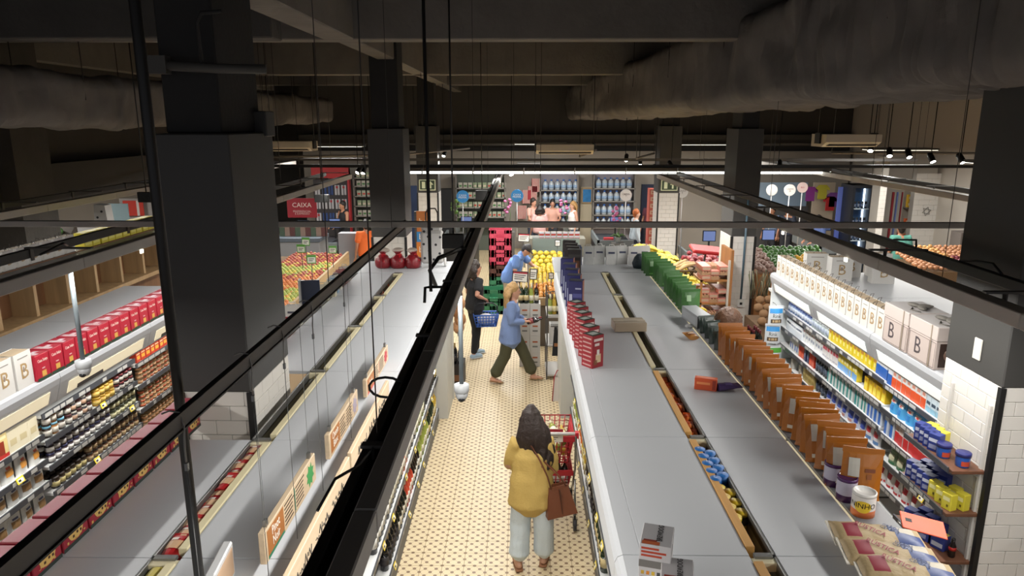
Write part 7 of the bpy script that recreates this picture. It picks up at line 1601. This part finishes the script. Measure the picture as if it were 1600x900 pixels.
disc(978, 305, 19.5, .16, '#cfccc8', 'CAIXA\n7', '#6a6462', 'white round till sign above the red-haired woman'); disc(1066, 300, 18.5, .15, '#cfccc8', 'CAIXA\n9', '#6a6462', 'white round till sign right of the far tiled column'); disc(1234, 297, 17.5, .14, '#cfccc8', 'CAIXA\n10', '#6a6462', 'white numbered round sign before the poster wall'); disc(1206, 297, 18, .14, '#cfccc8', '', '#6a6462', 'plain white round sign left of the numbered one'); disc(1254, 293, 18, .13, '#cfb8b4', 'RIO', '#a83038', 'pinkish round sign right of the numbered one')
# back wall cladding and shelving
BWY = 23.0
ob('partition', MB().box(-6.9, 10.3, 22.86, 22.9, 0, 3.1, mat('#9a938a', .85)), label='pale partition closing the shop behind the tills', cat='partition')
def px_box(px0, px1, py0, py1, Y, hexc, label, name='panel', cat='panel', d=.04, floor=True, **k):
    a = pY(px0, py1, Y); b_ = pY(px1, py0, Y)
    return ob(name, MB().box(a.x, b_.x, Y - d, Y, 0 if floor else a.z, b_.z, mat(hexc, .7, **k)), label=label, cat=cat)
px_box(905, 928, 292, 400, 22.84, '#c4b89e', 'cream wall panel with a blue picture'); px_box(998, 1024, 288, 400, 22.84, '#1e2740', 'dark navy doorway panel beside the far tiled column'); px_box(690, 708, 294, 340, 22.0, '#101013', 'black display cabinet behind the dotted trolley bag', 'cabinet', 'cabinet', .4); px_box(642, 668, 290, 330, 22.6, '#33456a', 'blue wall panel behind the exit sign', 'panel', 'panel'); px_box(1170, 1262, 285, 345, 21.6, '#8fa4b8', 'pale blue poster wall behind the right tills')
px_box(1175, 1262, 322, 350, 21.5, '#4f4d4c', 'dark grey counter front behind the right tills'); px_box(1265, 1305, 285, 350, 20.6, '#b5a794', 'cream wall with hanging shirts beyond the right tills')
e = ob('framed_picture', None, None, (pY(917, 308, 22.78).x, 22.78, pY(917, 318, 22.78).z), label='blue framed picture on the cream wall panel', cat='picture'); ob('frame', MB().box(-.17, .17, -.02, .02, 0, .5, mat('#a58a64', .5), c=.006), e); ob('image', MB().box(-.13, .13, -.024, -.02, .05, .45, mat('#2c7cb8', .5, var=.5, vscale=9)), e)
def rack(x0, x1, y, zs, label, goods, w, h, r_=None, back='#8d8890', name='product_rack', top=2.4):
    e = ob(name, None, None, label=label, cat='shelf'); ob('back', MB().box(x0, x1, y + .3, y + .33, 0, top, mat(back, .8)), e)
    for z in zs: ob('shelf', MB().box(x0, x1, y, y + .3, z - .03, z, mat('#8a8680', .6)), e)
    ob('upright', MB().box(x0, x0 + .04, y, y + .3, 0, top, mat('#77726c', .6)), e); ob('upright', MB().box(x1 - .04, x1, y, y + .3, 0, top, mat('#77726c', .6)), e)
    for iz, z in enumerate(zs):
        x = x0 + .08
        while x < x1 - w * .6:
            g = goods[(iz + int((x - x0) / w) // 3) % len(goods)]; ob(g[0], g[1], None, (x + w / 2, y + .1, z), label=g[2] + ' on the ' + label.split(' with')[0].split(' of')[0], cat=g[3], group=g[2] + ' on ' + label[:24]); x += w
jug = MB().lathe([(.07, 0), (.085, .02), (.085, .2), (.03, .27), (.03, .29)], mat('#aab2b8', .25), 8, mats=[mat('#aab2b8', .25)] * 2 + [mat('#aab2b8', .25)] * 2).lathe([(.035, .28), (.035, .32), (0, .32)], mat('#2c5fa8', .4), 8).lathe([(.087, .06), (.087, .16)], mat('#8fa8c4', .5), 8).mesh('jug', fix=False)
G_JUG = ('water_jug', jug, 'clear water jug with a blue cap', 'jug')
x0, x1 = pY(926, 330, 22.4).x, pY(992, 330, 22.4).x; rack(x0, x1, 22.4, (.75, 1.15, 1.58, 1.98), 'water rack behind the middle till', [G_JUG], .19, .3)
x0, x1 = pY(843, 330, 22.4).x, pY(903, 330, 22.4).x; rack(x0, x1, 22.4, (.75, 1.15, 1.55, 1.92), 'water rack behind the pink-shirted people', [G_JUG], .19, .3)
sm = [('seed_pack', pack(.12, .06, .16, c, [('f', .15, .85, .2, .55, d)]), 'small %s packet' % n, 'packet') for c, d, n in (('#a8b09a', '#b5483c', 'red and green'), ('#b5b0a4', '#4f7c4a', 'white and green'), ('#8c9c7c', '#c9b8a4', 'pale green'))]
x0, x1 = pY(712, 330, 22.2).x, pY(790, 330, 22.2).x; rack(x0, x1, 22.2, (.8, 1.1, 1.4, 1.7, 2.0), 'plant-food rack left of the hanging track', sm, .15, .2, back='#5c6258')
x0, x1 = pY(553, 320, 21.7).x, pY(583, 320, 21.7).x; rack(x0, x1, 21.7, (.9, 1.2, 1.5, 1.8, 2.1, 2.35), 'snack rack right of the tank-top man', sm, .15, .2, back='#4a4f48')
# flip-flop kiosk
p0, p1 = pY(492, 330, 21.6), pY(550, 330, 21.6)
e = ob('sandal_kiosk', None, None, label='red kiosk with hanging flip-flops behind the left till', cat='kiosk'); ob('frame', MB().box(p0.x, p1.x, 21.6, 21.8, 0, 2.4, mat('#3a3638', .7)).box(p1.x - .05, p1.x, 21.4, 21.6, 0, 2.65, mat('#a8242c', .5)), e); ob('header', MB().box(p0.x, p1.x, 21.45, 21.6, 2.35, 2.68, mat('#b3282c', .5)), e)
ff = MB().box(-.075, -.01, -.02, 0, -.15, .15, mat('#b9b7bb', .6), c=.01).box(.01, .075, -.02, 0, -.15, .15, mat('#b9b7bb', .6), c=.01).box(-.03, .03, -.022, -.015, .05, .12, mat('#a82c34', .6)); ffw = ff.mesh('pair'); ffb = MB().box(-.075, -.01, -.02, 0, -.15, .15, mat('#31487c', .6), c=.01).box(.01, .075, -.02, 0, -.15, .15, mat('#31487c', .6), c=.01).mesh('pair')
for i in range(5):
    for j in range(3): ob('flip_flops', ffb if i in (1, 2) and j != 1 else ffw, None, (p0.x + .12 + i * .2, 21.59, 1.15 + j * .42), label=('blue pair of flip-flops on the red kiosk' if (i in (1, 2) and j != 1) else 'white pair of flip-flops on the red kiosk'), cat='flip-flops', group=('blue flip-flops' if (i in (1, 2) and j != 1) else 'white flip-flops'))
# people counter, orchids, striped bags
px_box(818, 912, 368, 410, 20.3, '#8c8a80', 'counter the pink-shirted people lean on', 'counter', 'counter', .6); px_box(852, 892, 366, 380, 17.4, '#b8a89c', 'shallow box of strawberry punnets', 'box', 'box', .4, False) if False else None
e = ob('chilled_display', None, None, label='glass fronted display behind the yellow fruit', cat='display'); a = pY(832, 400, 17.2); b_ = pY(905, 372, 17.2); ob('glass_front', MB().box(a.x, b_.x, 17.15, 17.2, a.z, b_.z, mat('#8c9a94', .15, alpha=.75)), e); ob('base', MB().box(a.x, b_.x, 17.2, 17.8, 0, b_.z - .05, mat('#6a6c68', .6)), e)
sb = pack(.13, .1, .09, '#b9b4ac', [('f', .05, .95, .05, .5, '#a8322c'), ('f', .1, .9, .6, .9, '#c4c8d8')])
for i in range(14): ob('strawberry_box', sb, None, (a.x + .22 + (i % 7) * .145, 17.35, b_.z - .05 + (i // 7) * .092), label='small red and white fruit box on the glass display', cat='box', group='fruit boxes on the glass display')
for i, (px, Y, l) in enumerate(((796, 20.2, 'pink orchid left of the striped bags'), (884, 20.0, 'pink orchid among the counter people'), (966, 18.3, 'pink orchid beside the red-haired woman'), (715, 20.0, 'tall green plant at the plant racks'))):
    p = pY(px, 360, Y); e = ob('orchid', None, None, (p.x, Y, .95), label=l, cat='plant'); ob('pot', MB().lathe([(.06, 0), (.08, .14), (.085, .15)], mat('#8a8f8c', .5), 10), e); ob('stem', MB().tube([(0, 0, .14), (.03, 0, .5), (-.04, 0, .85)], .008, mat('#4a6a34', .7), 5), e)
    f = MB()
    for k in range(9): f.ell((-.04 + R(-.12, .1), R(-.06, .06), .55 + k * .045), (.05, .03, .04), mat('#b5628c' if i < 3 else '#5c7c3c', .6), 6, 4)
    ob('blossom', f, e, kind='stuff'); lf = MB()
    for k in range(4): a_ = k * 1.6; lf.tube([(0, 0, .14), (.1 * math.cos(a_), .1 * math.sin(a_), .22), (.2 * math.cos(a_), .2 * math.sin(a_), .16)], [.02, .03, .008], mat('#3f5c2c', .5), 6)
    ob('leaves', lf, e); ob('pedestal', MB().box(-.15, .15, -.15, .15, -.95, 0, mat('#5c5a56', .8)), e)
STR = MB()
for k in range(7): STR.box(-.14 + k * .04, -.12 + k * .04, -.012, .0, 0, .42, mat('#9c2a34', .7)); STR.box(-.12 + k * .04, -.10 + k * .04, -.011, 0, 0, .42, mat('#c9b8ac', .7))
stm = STR.mesh('cloth')
for i, (px, py) in enumerate(((823, 318), (832, 312), (816, 342), (838, 300))): p = pY(px, py, 22.5); e = ob('striped_bag', stm, None, (p.x, 22.5, p.z), label=['upper red striped cloth bag on the far wall', 'right red striped cloth bag on the far wall', 'lower red striped cloth bag on the far wall', 'topmost red striped cloth bag on the far wall'][i], cat='bag')
e = ob('bag_rail', MB().box(pY(808, 290, 22.52).x, pY(845, 290, 22.52).x, 22.5, 22.86, 2.72, 2.75, STEEL), label='rail from which the striped bags hang', cat='rail')
# orange banners
for i, (py0, py1, c, t_, l) in enumerate(((330, 362, '#b06a34', 'I ♥\nbo', 'brown banner lettered bo beside the second column'), (362, 378, '#2f7cb8', 'bo', 'blue banner under the brown one'), (378, 402, '#c4742c', 'bo', 'orange banner lowest beside the second column'))):
    a = pY(655, py1, 13.4); b_ = pY(668, py0, 13.4); e = ob('banner', None, None, ((a.x + b_.x) / 2, 13.4, a.z), label=l, cat='banner'); ob('cloth', MB().box(-(b_.x - a.x) * .75, (b_.x - a.x) * .75, -.01, .01, 0, b_.z - a.z, mat(c, .7)), e); lettering(t_.replace('I ♥\n', ''), .16, mat('#e0d2bc', .5), e, (0, -.0115, (b_.z - a.z) / 2))
ob('banner_post', MB().box(-2.02, -1.92, 13.42, 13.5, 0, 2.35, TDK), label='post carrying the three small banners', cat='post')
px_box(535, 560, 362, 402, 17.2, '#8a8b90', 'grey rack with hanging white packets near the orange shirt', 'rack', 'rack', .3)
# dark self-service freezer left of apples
e = ob('chest_freezer', None, None, label='grey chest freezer beyond the apples at the left', cat='freezer'); a = pY(430, 400, 16.6); b_ = pY(498, 372, 16.6); ob('body', MB().box(a.x, b_.x, 16.6, 17.4, 0, b_.z - .1, mat('#8f9194', .5), c=.01), e); ob('lid', MB().box(a.x - .03, b_.x + .03, 16.57, 17.4, b_.z - .1, b_.z, mat('#5c6670', .35), c=.01), e)
for i in range(9): ob('freezer_pack', pack(.12, .1, .22, ['#4a5a4a', '#8a7468', '#5c3a38'][i % 3]), None, (a.x + .12 + i * .125, 16.9, b_.z), label='small pack on the grey chest freezer', cat='packet', group='packs on the chest freezer')
# ---------------- far right corner
ob('fridge_blue_banner', px_box(1304, 1325, 292, 350, 18.4, '#4a5aa0', None, 'banner').data, label='tall violet-blue banner left of the blue fridge', cat='banner')
for o_ in [o for o in bpy.data.objects if o.name.startswith('banner') and 'label' not in o and o.parent is None]: bpy.data.objects.remove(o_)
fr = ob('drinks_fridge', None, None, label='dark blue lit drinks fridge at the far right', cat='fridge'); a = pY(1326, 400, 17.8); b_ = pY(1362, 290, 17.8)
ob('cabinet', MB().box(a.x, b_.x, 18.1, 18.5, 0, b_.z, mat('#14304c', .4)).box(a.x - .06, a.x, 17.8, 18.5, 0, b_.z, mat('#10141c', .4)).box(b_.x, b_.x + .06, 17.8, 18.5, 0, b_.z, mat('#10141c', .4)).box(a.x, b_.x, 17.8, 18.5, b_.z - .06, b_.z, mat('#10141c', .4)), fr)
for z in (.7, 1.1, 1.5, 1.9): 
    ob('shelf', MB().box(a.x, b_.x, 17.82, 18.1, z - .02, z, mat('#a8b4bc', .4)), fr)
    for i in range(6): ob('dark_bottle', K['darkbot'], None, (a.x + .06 + i * .09, 17.9, z), label='dark drink bottle in the lit blue fridge', cat='bottle', group='bottles in the blue fridge')
ob('light_strip', MB().box(a.x + .01, a.x + .04, 18.06, 18.1, .3, b_.z - .1, mat('#cfe6ff', .4, emit=3)).box(b_.x - .04, b_.x - .01, 18.06, 18.1, .3, b_.z - .1, mat('#cfe6ff', .4, emit=3)), fr)
tw2 = ob('wall_side', MB().box(pY(1430, 300, 18.0).x, 10.3, 18.02, 18.2, 0, 2.9, mat('#a8a49c', .9)), kind='structure', label='white tiled wall piece behind the onion stall', cat='wall'); xw = pY(1430, 300, 18.0).x; tile_face(tw2, (xw, 18.02), (xw + 1.3, 18.02), .9, 2.75, .26, .13)
pc = ob('column', None, None, label='slim white tiled column right of the blue fridge', cat='column'); a = pY(1366, 380, 17.0); b_ = pY(1386, 300, 17.0); ob('core', MB().box(a.x, b_.x, 17.02, 17.4, 0, 3.2, mat('#8f8b84', .9)), pc); tile_face(pc, (a.x, 17.02), (b_.x, 17.02), .9, 2.7)
px_box(1386, 1394, 300, 390, 18.3, '#7c1c24', 'dark red curtain strip right of the slim tiled column', 'curtain', 'curtain', .05); px_box(1395, 1403, 300, 350, 18.35, '#5c6c9c', 'blue curtain strip right of the red one', 'curtain', 'curtain', .05); px_box(1404, 1409, 300, 350, 18.3, '#7a2028', 'narrow red curtain strip beside the yellow boxes', 'curtain', 'curtain', .05)
hx = ob('star_emblem', None, None, (pY(1447, 330, 18.0).x, 17.98, pY(1447, 330, 18.0).z), label='black line star emblem on the white tiled wall', cat='emblem')
for r0 in (0.0, PI / 3):
    pt = [(.11 * math.cos(r0 + .3 + k * 2 * PI / 3), 0, .11 * math.sin(r0 + .3 + k * 2 * PI / 3)) for k in range(3)]; ob('triangle', MB().tube(pt, .008, INK, 4, closed=True), hx)
rk = ob('product_rack', None, None, label='rack of yellow boxes left of the white tiled wall', cat='shelf'); a = pY(1404, 400, 18.6); b_ = pY(1434, 312, 18.6)
for z in (1.0, 1.4, 1.85): ob('shelf', MB().box(a.x, b_.x, 18.45, 18.7, z - .03, z, mat('#6a625a', .6)), rk)
ob('back', MB().box(a.x, b_.x, 18.7, 18.73, 0, 2.4, mat('#a39a8c', .8)), rk)
yb = pack(.1, .08, .16, '#c9a02c', [('f', .2, .8, .3, .7, '#d8ccac')]); ob_ = pack(.1, .08, .16, '#c4582c', [('f', .2, .8, .3, .7, '#d8b8a0')])
for i in range(4):
    for j in range(2): ob('yellow_pack', yb, None, (a.x + .06 + i * .105, 18.55, 1.85 + j * .165), label='yellow pack on the top of the far right rack', cat='packet', group='yellow packs far right')
    ob('orange_pack', ob_, None, (a.x + .06 + i * .105, 18.55, 1.4), label='orange pack on the middle of the far right rack', cat='packet', group='orange packs far right'); ob('orange_pack', ob_, None, (a.x + .06 + i * .105, 18.55, 1.0), label='orange pack on the bottom of the far right rack', cat='packet', group='orange packs bottom far right')
on = ob('fruit_stall', None, None, label='stall of onions and potatoes at the far right', cat='stall'); ob('bed', MB().box(8.0, 9.75, 14.2, 15.6, 0, 1.05, mat('#6a5238', .8)), on)
ON = {'onion': (fruit(.048, '#c49258', .9), .048, '#c49258'), 'redonion': (fruit(.048, '#7c3a44', .9), .048, '#7c3a44'), 'potato': (fruit(.05, '#b5805c', .8, False), .05, '#b5805c')}
spots = [(8.06 + .108 * i + R(-.02, .02), 14.3 + .11 * j, 1.1 + .02 * j + R(0, .04), 'onion' if i + j > 8 and i < 9 else 'redonion' if i > 8 and j < 6 else 'potato') for j in range(12) for i in range(16)]
pile('onion', ON, spots, lambda k: {'onion': 'golden onion on the far right stall', 'redonion': 'purple onion on the far right stall', 'potato': 'tan potato on the far right stall'}[k], 'onion', 'onions')
px_box(1478, 1508, 360, 420, 16.4, '#6a625c', 'shelf rack of pinkish goods right of the onions', 'rack', 'rack', .4)
for i, (px, py, c) in enumerate(((1266, 303, '#7c2a7c'), (1285, 300, '#a8a030'), (1297, 318, '#b3262c'), (1302, 312, '#6a3a7c'))): p = pY(px, py, 20.3); ob('hanging_shirt', MB().prism([(-.12, 0), (.12, 0), (.12, .28), (.18, .24), (.2, .3), (.1, .4), (-.1, .4), (-.2, .3), (-.18, .24), (-.12, .28)], -.015, .015, mat(c, .8), 'xz'), None, (p.x, 20.3, p.z - .2), label=['purple shirt hanging on the cream wall', 'olive shirt hanging on the cream wall', 'red shirt hanging beside the violet banner', 'mauve shirt hanging beside the violet banner'][i], cat='shirt')
# ---------------- far left nook
ob('dotted_bag', MB().prism([(-.12, 0), (.14, 0), (.1, .5), (-.08, .52)], -.1, .1, DW, 'xz'), None, tuple(pY(165, 366, 12.0)), label='white dotted bag in the far left nook', cat='bag'); q = MB(); p = pY(165, 366, 12.0)
for (x, z) in ((-.05, .1), (.05, .2), (-.04, .3), (.04, .4), (.08, .08)): q.prism([(p.x + x + .02 * math.cos(k * PI / 4), p.z + z + .02 * math.sin(k * PI / 4)) for k in range(8)], 11.895, 11.9, DB, 'xz')
o_ = ob('dots', q, bpy.data.objects['dotted_bag'], kind='stuff'); o_.matrix_parent_inverse = Matrix.Translation(-Vector(p))
ob('nook_counter', MB().box(-8.9, -6.2, 12.0, 12.8, 0, pY(165, 366, 12.0).z, mat('#8d8a86', .7)).box(-9.4, -6.3, 11.4, 12.0, 0, 1.75, mat('#7d7a76', .7)), label='grey counter in the far left nook', cat='counter')
px_box(178, 200, 318, 375, 13.5, '#7c9094', 'frosted glass pane behind the dotted bag', 'glass_pane', 'pane', .03); px_box(196, 245, 310, 378, 14.2, '#97918c', 'pale wall with hanging red cloth at the far left')
e = ob('red_cloth', MB().box(-.22, .05, -.02, 0, 0, .3, mat('#b8301f', .7)).box(.05, .1, -.02, 0, 0, .3, mat('#c9c0b8', .7)).box(.1, .18, -.02, 0, 0, .3, mat('#b8301f', .7)), None, tuple(pY(212, 337, 14.1)), label='red and white cloth hanging on the pale wall far left', cat='cloth')
VG2 = {'green': (fruit(.07, '#4c7a3c', 1, False), .07, '#4c7a3c'), 'yellow': (fruit(.07, '#c4a428', 1, False), .07, '#c4a428'), 'orange': (fruit(.07, '#b8562c', 1, False), .07, '#b8562c'), 'white': (fruit(.07, '#b5b8b0', 1, False), .07, '#b5b8b0')}
p = pY(30, 395, 11.0); spots = []
for j in range(5):
    for i in range(9): spots.append((p.x - .55 + i * .12, 11.0 + j * .1, p.z - .12 + j * .1, ['yellow', 'white', 'orange' if i < 3 else 'green', 'green', 'orange' if i < 2 else 'green'][j] if random.random() < .8 else 'yellow'))
pile('produce', VG2, spots, lambda k: k + ' produce ball in the far left nook', 'produce', 'produce in the left nook'); ob('produce_shelf', MB().add([(p.x - .7, 10.9, 0), (p.x + .6, 10.9, 0), (p.x + .6, 11.6, 0), (p.x - .7, 11.6, 0), (p.x - .7, 10.9, p.z - .2), (p.x + .6, 10.9, p.z - .2), (p.x + .6, 11.6, p.z + .4), (p.x - .7, 11.6, p.z + .4)], [(0, 1, 5, 4), (1, 2, 6, 5), (2, 3, 7, 6), (3, 0, 4, 7), (4, 5, 6, 7)], mat('#4a4038', .8)), label='sloping produce shelf in the far left nook', cat='shelf')
ob('kraft_carton', pack(.2, .16, .16, '#9c7850', [('f', .3, .6, .3, .6, '#c9c2b4')]), None, (-5.2, 4.72, 2.54), (0, 0, .9), label='kraft carton at the left picture edge on the timber shelf', cat='carton')

e = ob('black_shelf', None, None, label='black shelf bracket jutting in at the lower right edge', cat='shelf')
for z in (1.32, 1.0): ob('board', MB().box(3.62, 4.2, 4.05, 4.4, z - .03, z, mat('#2a2a2c', .5)), e)
ob('upright', MB().box(3.66, 3.7, 4.4, 4.44, .7, 1.7, mat('#2a2a2c', .5)), e)
for i in range(4): ob('dark_pack', NB if False else pack(.09, .07, .12, ['#3a2c2c', '#7c3440', '#4a5a3c', '#8a6a4c'][i], [('f', .1, .9, .3, .6, '#b5a49c')]), None, (3.68 + .1 * i, 4.2, 1.0), label=['dark packet on the black shelf', 'pink packet on the black shelf', 'green packet on the black shelf', 'tan packet on the black shelf'][i], cat='packet')
